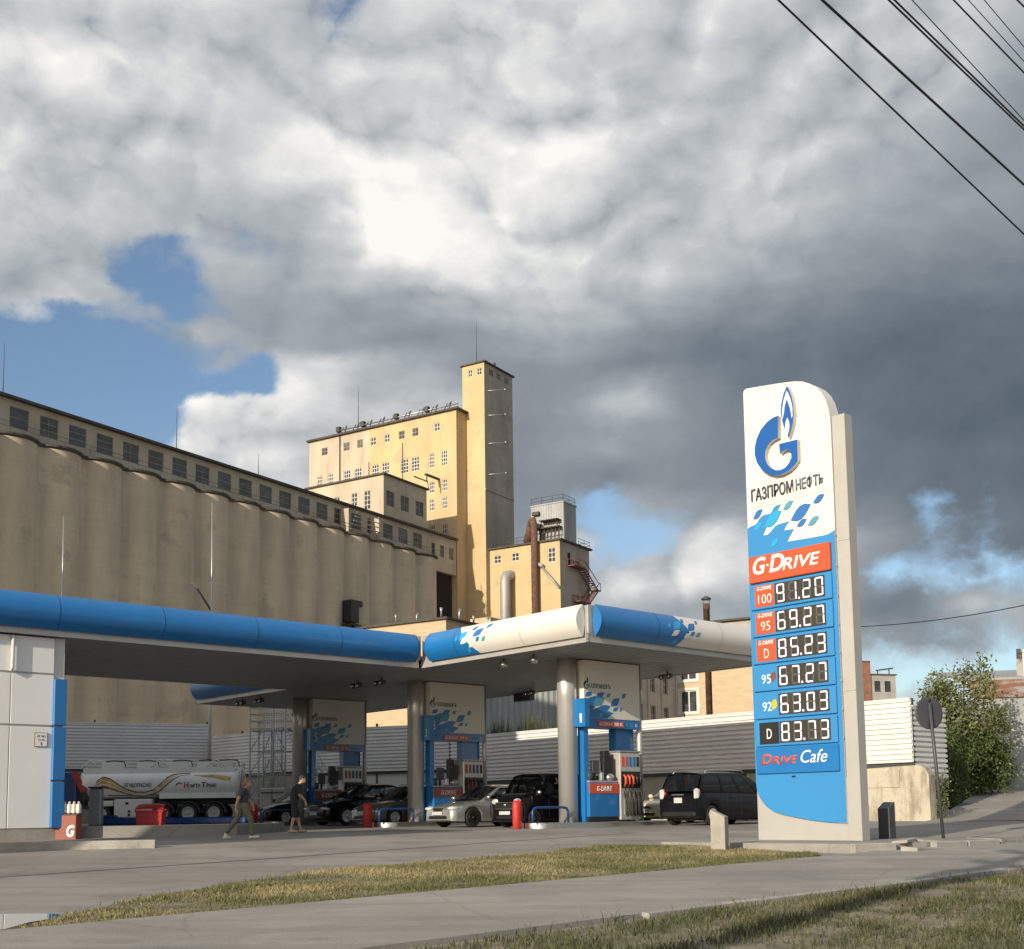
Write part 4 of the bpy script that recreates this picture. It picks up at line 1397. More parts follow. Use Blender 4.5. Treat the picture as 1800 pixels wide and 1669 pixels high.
bk = thing('brick_building', 'distant red brick and grey block right of the price sign', 'building', (57.0, 200.0, 0), .25)
mb = MB().box(-6, 2.6, 0, 10, 0, 25.5)
mb.build('brick_wall', m_brick, bk)
wz = [(3.4 + i * 1.9, 4.6 + i * 1.9, z, z + 1.8) for i in range(2) for z in (13.8, 17.2, 20.6)]
mb = MB()
facade(None, mb, (0, .3, 0), (1, 0, 0), 2.61, 7.4, 0, 23.4, wz, .3)
mb.add([(7.4, .3, 0), (7.4, 10, 0), (7.4, 10, 23.4), (7.4, .3, 23.4)], [(0, 1, 2, 3)])
mb.build('grey_wall', m_greywall, bk)
for h in wz:
    window_part(bk, (0, .3, 0), (1, 0, 0), h, 1, 2, m_dkgrey, m_glass_far, .2, .1)
MB().tube([(4, .6, 24.2), (8.4, 2.6, 24.9)], .12, 5).tube([(4.4, .8, 23.4), (4.4, .8, 24.3)], .1, 5).tube([(7.4, 2.2, 23.4), (7.4, 2.2, 24.7)], .1, 5).build('roof_crane', m_dkgrey, bk)
MB().box(2.62, 7.6, .1, 10, 23.41, 23.6).box(-6.1, 2.6, -.1, 10.1, 25.51, 25.7).build('roof', m_rust, bk)

wh = thing('metal_warehouse', 'grey ribbed metal warehouse with a rusty roof edge at the right border', 'warehouse', (20.9, 54.6, 0), -.20)
mb = MB()
n = 60
rw = [(i * 15.0 / n, -.035 if i % 3 == 0 else 0) for i in range(n + 1)]
mb.grid([[(a, b, 1.2) for a, b in rw], [(a, b, 6.2) for a, b in rw]], sm=False)
mb.box(0, 15, .02, 12, 1.2, 6.19)
mb.build('wall', m_binlit, wh)
mb = MB()
mb.prism([(-.3, 6.15), (15.2, 6.15), (15.2, 6.9), (-.3, 6.95)], (0, -.12, 0), (1, 0, 0), (0, 0, 1), (0, .09, 0))
mb.build('rusty_fascia', M('rust_patches', (0.30, 0.30, 0.28), 0.8, col2=(0.20, 0.085, 0.05), lo=.40, hi=.52, scale=1.6, stretch=(.5, 1, 2)), wh)
MB().prism([(0, 0), (13, 0), (13, .1), (0, .1)], (-.3, 0, 6.96), (0, 1, .13), (0, 0, 1), (15.5, 0, 0)).build('roof', m_galv_dull, wh)
MB().cbox((3.55, 1.6, 7.75), (2.6, 1.6, 1.3), .05).build('roof_unit', m_white, wh)
MB().box(2.05, 2.22, 1.0, 1.2, 8.0, 8.45).build('roof_bracket', m_dkgrey, wh)
MB().box(3.1, 3.16, -.06, -.037, 1.2, 6.1).box(0, 15, -.06, -.037, 4.6, 4.66).build('sheet_joint', m_galv_dull, wh)
pipe = MB().box(0, 3.2, -.05, .05, 5.35, 5.6).build('pipe_rail', m_white_d)
pipe.location = (15.6, 51.5, 0)
tag(pipe, 'horizontal pale gas pipe between the fence end and the bush', 'pipe')

nb = thing('shade_block', 'plain beige block added unseen beyond the shop to shade the fences and tanker', 'building', (2.23 + .7456 * -20 - .6664 * 11, 34.8 + .6664 * -20 + .7456 * 11, 0), DA)  # unseen block added only for the shade it casts
nw = [(-3.2 - 4 * i, -1.6 - 4 * i, 2.2 + 3.1 * j, 3.9 + 3.1 * j) for i in range(7) for j in range(6)]
mb = MB()
facade(None, mb, (0, 0, 0), (1, 0, 0), -30, 0, 0, 25, nw, .2)
mb.box(-30, 0, .3, 28, 0, 24.98)
mb.build('wall', m_beige, nb)
for h in nw:
    window_part(nb, (0, 0, 0), (1, 0, 0), h, 2, 1, m_frame_w, m_glass_far, .12, .08)
MB().box(-30.3, .3, -.3, 28.3, 25.01, 25.3).build('roof', m_roof, nb)

# ================================================================== CANOPY over the pumps
CX_, CY_ = 2.23, 34.80
ZS = 6.16


def Wc(a, b, z=0.0):
    return (CX_ + AV.x * a + BV.x * b, CY_ + AV.y * a + BV.y * b, z)


can = thing('canopy', 'large blue and white flat canopy over the fuel pumps on silver columns', 'canopy', (CX_, CY_, 0), DA)
# slatted soffits: one grooved sheet each
def soffit(x0, x1, y0, y1):
    pr = []
    y = y0
    while y < y1:
        pr += [(y, ZS + .02), (min(y + .215, y1), ZS + .02), (min(y + .22, y1), ZS + .13), (min(y + .295, y1), ZS + .13)]
        y += .3
    mb = MB().grid([[(x0, a, z) for a, z in pr], [(x1, a, z) for a, z in pr]], sm=False)
    return mb


soffit(.10, 8.85, .10, 23.9).build('soffit', m_soffit, can)
soffit(-19.4, .09, 8.0, 16.5).build('soffit', m_soffit, can)
mb = MB()
mb.box(.1, 8.85, .1, 23.9, ZS + .30, ZS + .42)
mb.box(-19.4, .09, 8.03, 16.5, ZS + .30, ZS + .42)
mb.build('roof_deck', m_alu, can)
FR = 0.26


def edge(name, pts, h=FR, t=.10):
    """frame channel along an open polyline, outer side to the right of travel"""
    for i in range(len(pts) - 1):
        a_, b_ = Vector((pts[i][0], pts[i][1], 0)), Vector((pts[i + 1][0], pts[i + 1][1], 0))
        d = (b_ - a_).normalized()
        nn = Vector((d.y, -d.x, 0))
        mb = MB().prism([(0, 0), ((b_ - a_).length, 0), ((b_ - a_).length, h), (0, h)], a_ + Vector((0, 0, ZS)), d, (0, 0, 1), -nn * t)
        mb.build(name, m_alu, can)


edge('edge_frame', [(-.0, 7.93), (0, 0), (8.95, 0), (8.95, 24), (-.0, 24), (-.0, 16.6)])
edge('edge_frame', [(-19.5, 7.93), (-.102, 7.93)])
edge('edge_frame', [(-.102, 16.6), (-19.5, 16.6)])
# back sheets behind the barrels
mb = MB()
mb.box(-.0, .08, .09, 7.86, ZS + FR + .002, ZS + 1.08).box(.0, 8.95, .0, .08, ZS + FR + .002, ZS + 1.08)
mb.box(8.87, 8.95, .09, 23.9, ZS + FR + .002, ZS + .45).box(-19.5, -.0, 7.94, 8.02, ZS + FR + .002, ZS + 1.08)
mb.box(0, .08, 16.7, 23.9, ZS + FR + .002, ZS + 1.08)
mb.build('parapet_sheet', m_alu, can)


def barrel(t, s, b=.26):
    """lens shaped section: s in 0..1 from bottom to top (front), returns outward offset and z"""
    z = ZS + .16 + .94 * s
    return b * (1 - (2 * s - 1) ** 2), z


def barrel_mesh(name, mat, origin, along, out, ta, tb, endcap_mat=None):
    """ta, tb: functions of s giving the start and end along the edge"""
    o, al, ou = Vector(origin), Vector(along), Vector(out)
    n = 16
    front = []
    for i in range(n + 1):
        s = i / n
        d, z = barrel(0, s)
        A_ = o + al * ta(s) + ou * d + Vector((0, 0, z))
        B_ = o + al * tb(s) + ou * d + Vector((0, 0, z))
        front.append([A_.lerp(B_, k / 6) for k in range(7)])
    back = []
    for i in range(n + 1):
        s = i / n
        d, z = barrel(0, s, -.07)
        back.append([o + al * ta(s) + ou * d + Vector((0, 0, z)), o + al * tb(s) + ou * d + Vector((0, 0, z))])
    mb = MB().grid(front, sm=True).grid(back, sm=True)
    ob = mb.build(name, mat, can)
    return ob


def endcap(origin, along, out, t, mat, sgn):
    o, al, ou = Vector(origin), Vector(along), Vector(out)
    n = 16
    pts = []
    for i in range(n + 1):
        d, z = barrel(0, i / n, .275)
        pts.append((d, z))
    for i in range(n - 1, 0, -1):
        d, z = barrel(0, i / n, -.08)
        pts.append((d, z))
    MB().prism(pts, o + al * t, ou, (0, 0, 1), al * (.03 * sgn)).build('fascia_end_cap', mat, can)


# left leg facing the forecourt (faces -x side), near edge (faces -y side), shop wing (faces -y)
OF = .10
bnd2 = lambda s: 4.72 + .28 * s - (.30 if s > .55 else 0) * min(1, (s - .55) / .1 if s > .55 else 0) + (.62 * min(1, max(0, (s - .28) / .3)) if s > .28 else 0)
oL = (-OF, 0, 0)
b2 = lambda s: 4.70 + .95 * s
barrel_mesh('fascia_barrel', m_white, oL, (0, 1, 0), (-1, 0, 0), lambda s: .16, b2)
barrel_mesh('fascia_barrel', m_blue, oL, (0, 1, 0), (-1, 0, 0), b2, lambda s: 7.28)
endcap(oL, (0, 1, 0), (-1, 0, 0), .155, m_white_d, -1)
endcap(oL, (0, 1, 0), (-1, 0, 0), 7.285, m_blue, 1)
oN = (0, -OF, 0)
b3 = lambda s: 4.15 - .62 * (1 - s) + .05 * s - .55 * s * s
b3 = lambda s: 3.68 + .42 * min(1, s / .45) - .5 * max(0, (s - .45) / .55)
barrel_mesh('fascia_barrel', m_blue, oN, (1, 0, 0), (0, -1, 0), lambda s: .20, b3)
barrel_mesh('fascia_barrel', m_white, oN, (1, 0, 0), (0, -1, 0), b3, lambda s: 8.9)
endcap(oN, (1, 0, 0), (0, -1, 0), .195, m_blue, -1)
endcap(oN, (1, 0, 0), (0, -1, 0), 8.905, m_white, 1)
oS = (0, 7.93 - OF, 0)
barrel_mesh('fascia_barrel', m_blue, oS, (1, 0, 0), (0, -1, 0), lambda s: -19.4, lambda s: -.36)
endcap(oS, (1, 0, 0), (0, -1, 0), -.355, m_blue_dk, 1)
oB = (-OF, 0, 0)
barrel_mesh('fascia_barrel', m_blue, oB, (0, 1, 0), (-1, 0, 0), lambda s: 16.9, lambda s: 23.8)
# leaf marks wrapped on the barrels
def wrap_leaf(origin, along, out, p, q, mat, w=.3, off=.006):
    o, al, ou = Vector(origin), Vector(along), Vector(out)

    def pt(t, z):
        s = min(max((z - ZS - .16) / .94, 0), 1)
        d, _ = barrel(0, s)
        return o + al * t + ou * (d + off) + Vector((0, 0, z))
    edge_ = checkpts(p, q)
    mid_ = ((p[0] + q[0]) / 2, (p[1] + q[1]) / 2)
    outer = [pt(*e) for e in edge_]
    inner = [pt(mid_[0] + (e[0] - mid_[0]) * .5, mid_[1] + (e[1] - mid_[1]) * .5) for e in edge_]
    n_ = len(edge_)
    mb = MB().grid([outer, inner], sm=True, close=True)
    mb.add(inner, [tuple(range(n_))], 0, True)
    mb.build('leaf_mark', mat, can)


for p, q, m in [((5.7, 6.79), (5.54, 6.93), m_blue_lt), ((5.50, 6.78), (5.10, 7.05), m_blue_lt), ((4.92, 7.05), (4.66, 7.18), m_blue), ((4.80, 6.83), (4.30, 7.07), m_blue),
                ((4.24, 7.05), (3.95, 7.18), m_blue), ((4.66, 6.66), (4.46, 6.81), m_blue), ((4.38, 6.64), (4.17, 6.79), m_teal), ((5.18, 6.38), (5.02, 6.51), m_blue_lt),
                ((5.42, 6.66), (4.98, 6.90), m_white), ((5.06, 6.52), (4.66, 6.72), m_white)]:
    wrap_leaf(oL, (0, 1, 0), (-1, 0, 0), p, q, m)
for p, q, m in [((3.05, 6.82), (3.23, 6.95), m_blue_lt), ((3.32, 6.79), (3.74, 7.07), m_blue_lt), ((3.76, 7.03), (3.94, 7.17), m_blue), ((3.98, 6.8), (4.4, 7.06), m_blue),
                ((4.45, 7.05), (4.61, 7.18), m_blue), ((4.13, 6.65), (4.34, 6.79), m_blue), ((4.38, 6.64), (4.62, 6.79), m_teal), ((3.41, 6.38), (3.64, 6.52), m_blue_lt),
                ((3.28, 6.58), (3.62, 6.78), m_white), ((3.86, 6.56), (4.14, 6.72), m_white)]:
    wrap_leaf(oN, (1, 0, 0), (0, -1, 0), p, q, m)
soffit(-44, -20, -1.2, 3.2).build('soffit', m_soffit, can)  # underside of an unseen arm added to shade the forecourt
MB().box(-44, -20, -1.2, 3.2, ZS + .14, ZS + 1.1).build('added_shade_arm', m_blue, can, bevel=.3)  # added slab out of view, placed for its shadow
for x_ in (-42, -32, -22):
    MB().lathe([(.3, .6), (.3, ZS)], (x_, 2.4, 0), 'z', 24).build('column', m_silver, can)  # columns under the added arm
def joint(origin, along, out, t, mat):
    o, al, ou = Vector(origin), Vector(along), Vector(out)
    rows_ = []
    for k in range(17):
        d, z = barrel(0, k / 16)
        rows_.append([o + al * (t + e) + ou * (d + .004) + Vector((0, 0, z)) for e in (-.009, .009)])
    MB().grid(rows_, sm=True).build('panel_joint', mat, can)


for t_ in (-3.4, -6.4, -9.4, -12.4, -15.4):
    joint(oS, (1, 0, 0), (0, -1, 0), t_, m_blue_dk)
for t_ in (2.6, 5.75):
    joint(oL, (0, 1, 0), (-1, 0, 0), t_, m_alu if t_ < 4 else m_blue_dk)
for t_ in (2.7, 5.7, 8.2):
    joint(oN, (1, 0, 0), (0, -1, 0), t_, m_blue_dk if t_ < 3.5 else m_alu)
# columns: big silver one at each island and the thin end post
for i in range(3):
    y = 3.4 + 8.0 * i
    mb = MB().lathe([(.31, .85), (.31, 4.9), (.315, 4.91), (.315, ZS + .05)], (2.4, y, 0), 'z', 32)
    mb.build('column', m_silver, can)
    MB().lathe([(.09, .85), (.09, ZS + .05)], (5.47, y - .3, 0), 'z', 14).build('slim_post', m_alu, can)
# lights under the soffit
for x, y, k in [(.75, 4.57, 0), (.75, 3.15, 0), (.6, 12.5, 1), (.7, 11.2, 1), (.6, 21.0, 1), (.7, 19.7, 1), (7.8, 3.8, 1), (7.85, 11.0, 1)]:
    mb = MB()
    mb.tube([(x, y, ZS + .03), (x, y, ZS - .08)], .03, 6, 1)
    if k == 0:
        mb.lathe([(.10, -.26), (.13, -.2), (.13, -.07), (.09, -.05)], (x, y, ZS), 'z', 16, 0)
    else:
        for dy in (-.17, .17):
            mb.lathe([(.10, -.14), (.08, -.02), (.04, .1)], (x - .05, y + dy, ZS - .17), 'x', 12, 1)
            mb.lathe([(.085, -.155), (.085, -.141)], (x - .05, y + dy, ZS - .17), 'x', 12, 0)
        mb.box(x - .05, x + .05, y - .2, y + .2, ZS - .1, ZS - .06, 1)
    mb.build('spotlight', [m_steel, m_dkgrey], can)
o = MB().cbox((8.75, 12.4, ZS - .14), (.3, 1.0, .34), .02).build('hanging_box', m_dkgrey, can)

# ================================================================== PUMP ISLANDS
def LW(b0, a, b, z=0):
    return Wc(a, b0 + b, z)


def make_island(i):
    b0 = 3.4 + 8.0 * i
    zg = G(0, Wc(2.5, b0)[1])
    lab = ['steel edged pump island nearest the road, under the sunlit column', 'middle pump island with steel rounded end behind the silver car', 'farthest pump island with steel rounded end near the walking man'][i]
    t = thing('pump_island', lab, 'pump island', Wc(0, b0, zg), DA, 'pump islands under the canopy')
    pts = []
    for k in range(13):
        a = math.pi / 2 + math.pi * k / 12
        pts.append((1.25 + .68 * math.cos(a), .68 * math.sin(a)))
    for k in range(13):
        a = -math.pi / 2 + math.pi * k / 12
        pts.append((6.6 + .68 * math.cos(a), .68 * math.sin(a)))
    rw = [[(x * 1.0, y, -.05) for x, y in pts], [(x, y, .15) for x, y in pts], [(1.25 + (x - 1.25) * 1 if False else x * .998 + .005, y * .97, .165) for x, y in pts]]
    MB().grid(rw, sm=True, close=True).build('steel_edge', m_steel, t, sharp=40)
    MB().prism([(x * .998 + .005, y * .965) for x, y in pts], (0, 0, .0), (1, 0, 0), (0, 1, 0), (0, 0, .16)).build('top', m_kerb, t)
    return t, zg


def rail(i):
    b0 = 3.4 + 8.0 * i
    zg = G(0, Wc(2.5, b0)[1])
    t = MB().tube([(0.45, -.42, .0), (.45, -.42, .36), (.52, -.42, .44), (.62, -.42, .47), (1.75, -.42, .47), (1.9, -.42, .44), (1.96, -.42, .34), (1.96, -.42, 0)], .040, 10)
    o = t.build('guard_rail', m_blue_dk)
    o.location = Wc(0, b0, zg + .165)
    o.rotation_euler = (0, 0, DA)
    tag(o, ['dark blue bent tube rail in the sun in front of the nearest column', 'dark blue bent tube rail beside the middle column', 'dark blue bent tube rail behind the walking man'][i], 'guard rail', 'guard rails on the pump islands')


def decal(parent, pts, y, mat, name='graphic', th=.004):
    """flat graphic on the near side panel: pts in (x, z)"""
    return MB().prism(pts, (0, y, 0), (1, 0, 0), (0, 0, 1), (0, -th, 0)).build(name, mat, parent)


G_OUT = [(1.593, 9.316), (1.724, 9.307), (1.889, 9.245), (2.059, 9.115), (2.179, 8.937), (2.243, 8.744), (2.246, 8.572), (2.192, 8.386), (2.077, 8.205), (1.919, 8.076), (1.722, 7.99), (1.543, 7.976), (1.343, 8.025), (1.202, 8.111), (1.12, 8.194), (1.109, 8.66), (1.582, 8.673), (1.571, 8.449), (1.5, 8.492), (1.42, 8.507), (1.342, 8.48), (1.277, 8.397), (1.276, 8.296), (1.336, 8.192), (1.438, 8.113), (1.558, 8.081), (1.697, 8.103), (1.814, 8.172), (1.92, 8.29), (1.966, 8.421), (1.97, 8.542), (1.935, 8.654), (1.85, 8.754), (1.726, 8.81), (1.609, 8.824)]
F_OUT = [(1.327, 9.92), (1.424, 9.759), (1.489, 9.554), (1.51, 9.388), (1.489, 9.195), (1.437, 9.012), (1.334, 8.757), (1.254, 8.915), (1.202, 9.071), (1.174, 9.267), (1.18, 9.472), (1.22, 9.669), (1.273, 9.82)]
F_W = [(1.334, 9.816), (1.42, 9.621), (1.467, 9.411), (1.474, 9.174), (1.423, 9.332), (1.397, 9.478), (1.339, 9.625), (1.275, 9.463), (1.238, 9.283), (1.233, 9.164), (1.202, 9.206), (1.197, 9.392), (1.234, 9.588), (1.286, 9.738)]
F_S = [(1.343, 9.209), (1.389, 9.118), (1.406, 9.004), (1.393, 8.899), (1.352, 8.804), (1.314, 8.896), (1.291, 9.009), (1.298, 9.112)]


def portal(i):
    b0 = 3.4 + 8.0 * i
    zg = G(0, Wc(2.5, b0)[1])
    num = ['1', '3', '5'][i]
    lab = ['tall white and blue pump portal number 1, half lit by the sun', 'shaded white and blue pump portal number 3 behind the silver car', 'dark shaded white and blue pump portal number 5 in the back'][i]
    t = thing('pump_portal', lab, 'sign portal', Wc(0, b0, 0), DA, 'numbered pump portals')
    yf = -.45
    MB().box(2.74, 5.36, yf, .2, 4.28, ZS - .02).build('header_panel', m_white, t)
    MB().box(2.42, 5.36, yf + .02, .18, 3.98, 4.276).box(2.42, 2.735, yf + .02, .18, 4.28, 4.84).build('blue_band', m_blue, t)
    MB().box(2.40, 2.60, yf - .36, yf + .01, 3.96, 4.86).build('number_sign', m_blue, t)
    lettering('number', num, .10, .30, (2.398, yf - .12, 4.08), (0, -1, 0), (-1, 0, 0), m_textw, t, .006, bold=.01)
    wave = [(2.745, 4.84), (3.07, 4.96), (3.2, 5.0), (3.3, 5.0), (3.46, 4.9), (3.11, 4.55), (3.3, 4.60), (3.53, 4.7), (3.7, 4.73), (3.95, 4.7), (3.79, 4.54), (4.08, 4.48), (3.9, 4.36), (3.78, 4.285), (2.745, 4.285)]
    decal(t, wave, yf, m_blue)
    for p, q, m in [((2.78, 4.97), (3.1, 5.13), m_blue), ((3.14, 4.68), (3.67, 4.98), m_teal), ((3.28, 4.94), (3.67, 5.14), m_blue), ((3.75, 4.98), (3.97, 5.12), m_teal), ((3.95, 4.7), (4.39, 4.98), m_blue),
                    ((4.49, 4.98), (4.69, 5.15), m_blue), ((4.05, 4.54), (4.3, 4.68), m_blue), ((4.35, 4.55), (4.51, 4.67), m_teal), ((3.39, 4.32), (3.6, 4.46), m_blue_lt)]:
        decal(t, checkpts(p, q), yf - .006, m, 'leaf_mark')
    # emblem and name
    k = .20

    def sc(pts):
        return [(2.72 + (2.246 - a) * k, 5.21 + (b - 7.976) * k) for a, b in pts]
    decal(t, sc(G_OUT), yf, m_textd, 'emblem')
    decal(t, sc(F_OUT), yf, m_textd, 'emblem_flame')
    lettering('name_lettering', 'ГАЗПРОМНЕФТЬ', 1.0, .17, (2.98, yf, 5.24), (1, 0, 0), (0, -1, 0), m_textd, t, .005, bold=.012)
    lettering('number', num, .13, .36, (2.83, yf, 4.36), (1, 0, 0), (0, -1, 0), m_textw, t, .010)
    MB().box(3.36, 4.56, yf - .012, yf + .015, 4.02, 4.2).build('orange_strip', m_orange, t)
    lettering('strip_lettering', 'G-DRIVE', .62, .11, (3.42, yf - .013, 4.055), (1, 0, 0), (0, -1, 0), m_textw, t, .005, shear=.2, bold=.014)
    lettering('strip_lettering', '100 95', .38, .11, (4.12, yf - .013, 4.055), (1, 0, 0), (0, -1, 0), m_textw, t, .005, bold=.006)
    lettering('strip_lettering', '95 92', .4, .10, (4.66, yf + .018, 4.06), (1, 0, 0), (0, -1, 0), m_blue_lt, t, .005, bold=.008)
    lettering('strip_lettering', 'D', .08, .10, (5.16, yf + .018, 4.06), (1, 0, 0), (0, -1, 0), m_textw, t, .005, bold=.008)
    zi = zg + .167
    MB().box(2.72, 2.92, yf + .03, yf + .3, zi, 3.978).build('blue_post', m_blue, t)
    MB().box(4.48, 5.34, yf + .30, .16, zi, 3.978).build('blue_post', m_blue, t)


def pump(i):
    b0 = 3.4 + 8.0 * i
    zg = G(0, Wc(2.5, b0)[1]) + .167
    t = thing('fuel_dispenser', ['fuel pump with orange nozzles beside the sunlit column, portal 1', 'shaded fuel pump behind the silver car, portal 3', 'shaded fuel pump behind the black crossover, portal 5'][i],
              'fuel pump', Wc(0, b0, zg), DA, 'fuel pumps on the islands')
    yf = -.56
    MB().cbox((3.47, -.3, .70), (1.36, .5, 1.10), .02).build('cabinet', m_blue, t)
    MB().box(2.80, 4.14, yf + .03, 0, 0, .149).build('plinth', m_black, t)
    MB().cbox((3.47, yf + .005, 1.06), (1.37, .03, .33), .008).build('orange_panel', m_orange_shade if i else m_orange, t)  # back pumps take the shaded orange
    lettering('panel_lettering', 'G-DRIVE', .72, .17, (3.12, yf - .012, .97), (1, 0, 0), (0, -1, 0), m_textw, t, .006, shear=.2, bold=.014)
    MB().cbox((3.47, -.3, 1.28), (1.3, .46, .055), .015).build('counter', m_alu, t)
    mb = MB().cbox((4.68, -.28, 1.14), (1.0, .62, 2.2), .03)
    mb.build('hose_tower', m_alu, t)
    MB().cbox((4.68, -.28, 2.27), (1.02, .66, .06), .015).build('tower_cap', m_galv, t)
    MB().box(4.24, 5.13, yf - .045, yf - .031, 1.08, 1.62).build('nozzle_recess', m_black, t)
    for k in range(5):
        x = 4.32 + k * .18
        col = [m_orange, m_orange, m_blue, m_blue, m_black][k] if i == 0 else [m_orange_shade, m_orange_shade, m_blue_dk, m_blue_dk, m_black][k]  # labels on the back pumps are coloured darker for shade
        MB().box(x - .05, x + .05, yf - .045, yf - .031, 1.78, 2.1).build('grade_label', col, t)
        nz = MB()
        c = (m_orange if k < 3 else m_black) if i == 0 else (m_rust2 if k < 3 else m_black)  # dark red stands in for shaded orange on the back nozzles
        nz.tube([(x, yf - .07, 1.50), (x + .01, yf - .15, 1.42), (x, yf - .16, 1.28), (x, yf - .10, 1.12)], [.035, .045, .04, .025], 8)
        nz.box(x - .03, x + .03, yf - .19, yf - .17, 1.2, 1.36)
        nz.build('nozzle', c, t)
        MB().tube([(x, yf - .10, 1.14), (x - .01, yf - .2, .85), (x, yf - .23, .35), (x + .03, yf - .2, .16), (x + .06, yf - .13, .2), (x + .05, yf - .1, .6), (x + .04, yf - .02, .98)], .018, 6).build('hose', m_black, t)
    for k in range(5):
        x = 4.32 + k * .18
        MB().box(x + .05, x + .11, yf - .06, yf - .031, .2, .95).build('hose_guide', m_steel, t)
    # payment terminal, screens, wiper box on the counter
    MB().cbox((3.25, -.36, 1.75), (.32, .10, .44), .02).tube([(3.25, -.34, 1.3), (3.25, -.34, 1.6)], .05, 8).build('screen', m_dkgrey, t)
    MB().cbox((3.80, -.38, 1.78), (.46, .14, .62), .02).cbox((3.78, -.3, 2.12), (.26, .2, .34), .02).build('terminal', m_black, t)
    MB().cbox((3.98, -.1, 2.0), (.24, .2, .56), .02).build('display_head', m_white_d, t)
    MB().tube([(2.98, -.36, 1.3), (2.98, -.36, 1.58)], [.10, .13], 10).build('bucket', m_dkgrey, t)
    MB().cbox((3.5, -.4, 1.45), (.16, .16, .28), .03).ell((3.86, -.44, 1.42), (.17, .12, .13), 12, 8).build('towel_box', m_galv, t)


def red_cover(i):
    b0 = 3.4 + 8.0 * i
    x, y, _ = Wc(.38, b0 + .2)
    zg = G(0, y)
    mb = MB()
    prof_ = [(.17, 0), (.19, .03), (.195, .5), (.20, .62), (.19, .78), (.15, .84), (.12, .86)]
    rws = []
    for r, z in prof_:
        rws.append([(r * (1.0 if abs(math.cos(a)) > .5 else 1.0) * math.cos(a) * 1.05, r * .75 * math.sin(a), z + (.02 * math.sin(3 * a) if z > .7 else 0)) for a in [2 * math.pi * k / 20 for k in range(20)]])
    mb.grid(rws, sm=True, close=True)
    mb.add(rws[-1], [tuple(range(20))])
    t = thing('extinguisher_cover', ['bright red extinguisher cover in the sun before the nearest island', 'shaded red extinguisher cover before the middle island, beside the grey car', 'shaded red extinguisher cover before the farthest island, beside the black hatchback'][i],
              'fire extinguisher', (x, y, zg), DA + .5, 'red fire extinguishers at the islands')
    mb.build('cover', m_red, t)
    MB().tube([(.1, 0, .84), (.1, 0, .9), (-.08, 0, .9), (-.08, 0, .84)], .02, 6).build('handle', m_red, t)
    MB().tube([(.15, -.12, .78), (.27, -.14, .6), (.29, -.13, .3), (.22, -.12, .05), (.16, -.1, .3)], .016, 6).build('hose', m_dkgrey, t)
    MB().box(-.2, .205, -.150, -.146, .26, .28).build('strap', m_rust2, t)


for i in range(3):
    make_island(i)
    rail(i)
    portal(i)
    pump(i)
    red_cover(i)
st = MB().tube([(0, 0, .9), (.15, .1, 5.6)], .06, 8).build('leaning_pole', m_blue_dk)
st.location = (2.1, 55.0, 0)
tag(st, 'slim leaning blue pole in front of the fence, left of the sunlit column', 'pole')

# ================================================================== SHOP at the left edge
shop = thing('shop_building', 'white panelled shop wall with a blue corner strip at the left edge', 'shop', Wc(-12.0, 8.12), DA)
zg = .70
mb = MB()
for x0, x1 in ((-1.45, -.32), (-2.9, -1.46), (-4.4, -2.91), (-8, -4.41)):
    for z0, z1 in ((1.02, 3.72), (3.76, 5.12), (5.16, ZS - .03)):
        mb.cbox(((x0 + x1) / 2, .06, (z0 + z1) / 2), (x1 - x0 - .012, .12, z1 - z0 - .012), .008)
mb.build('white_panel', m_shopwhite, shop)
MB().box(-8, -.02, .07, 8.3, .6, ZS - .02).build('wall', m_white_d, shop)
MB().box(-8, .0, .02, .068, .6, 1.01).build('plinth', m_greyblk, shop)
mb = MB()
for z0, z1 in ((1.02, 2.26), (2.29, 3.72), (3.76, 5.02)):
    mb.cbox((-.17, .0, (z0 + z1) / 2), (.34, .24, z1 - z0 - .01), .012)
mb.build('blue_pilaster', m_blue, shop)
MB().tube([(-1.46, -.08, ZS - .05), (-1.46, -.08, 5.25), (-1.5, -.06, 5.15)], .05, 8).build('downpipe', m_white_d, shop)
pq = MB().box(-.80, -.46, -.025, -.002, 3.18, 3.56)
pq.build('plaque', m_rust2, shop)
MB().box(-.785, -.475, -.030, -.0251, 3.195, 3.545).build('plaque_face', m_textw, shop)
lettering('plaque_lettering', 'ПГ №2', .22, .06, (-.74, -.031, 3.43), (1, 0, 0), (0, -1, 0), m_rust2, shop, .003)
lettering('plaque_lettering', 'А,10м', .18, .05, (-.72, -.031, 3.34), (1, 0, 0), (0, -1, 0), m_rust2, shop, .003)
lettering('plaque_lettering', '1', .03, .08, (-.64, -.031, 3.22), (1, 0, 0), (0, -1, 0), m_rust2, shop, .003)
# orange stand with bottles
os_ = thing('orange_stand', 'orange display stand with a white letter G beside the shop corner', 'display stand', (-11.86, 32.75, .70), .0)
MB().cbox((-.12, .2, .33), (.56, .44, .66), .015).build('box', m_orange_shade, os_)  # the stand's shade is put into its colour
lettering('letter', 'G', .24, .34, (-.10, -.022, .06), (1, 0, 0), (0, -1, 0), m_textw, os_, .006, shear=.15, bold=.05)
MB().box(-.4, .17, .02, .4, .665, .69).build('shelf', m_dkgrey, os_)
for k in range(5):
    b = MB().cbox((0, 0, .14), (.11, .16, .28), .03).tube([(0, 0, .27), (0, 0, .33)], .03, 8).tube([(0, -.05, .30), (0, .06, .27)], .014, 6)
    o = b.build('canister', m_white)
    o.location = (-12.20 + k * .125, 32.9, 1.392)
    tag(o, ['leftmost white canister on the orange stand, against the blue strip', 'second white canister from the left on the orange stand', 'middle white canister on the orange stand', 'second white canister from the right on the orange stand', 'rightmost white canister on the orange stand'][k], 'canister', 'white canisters on the orange stand')
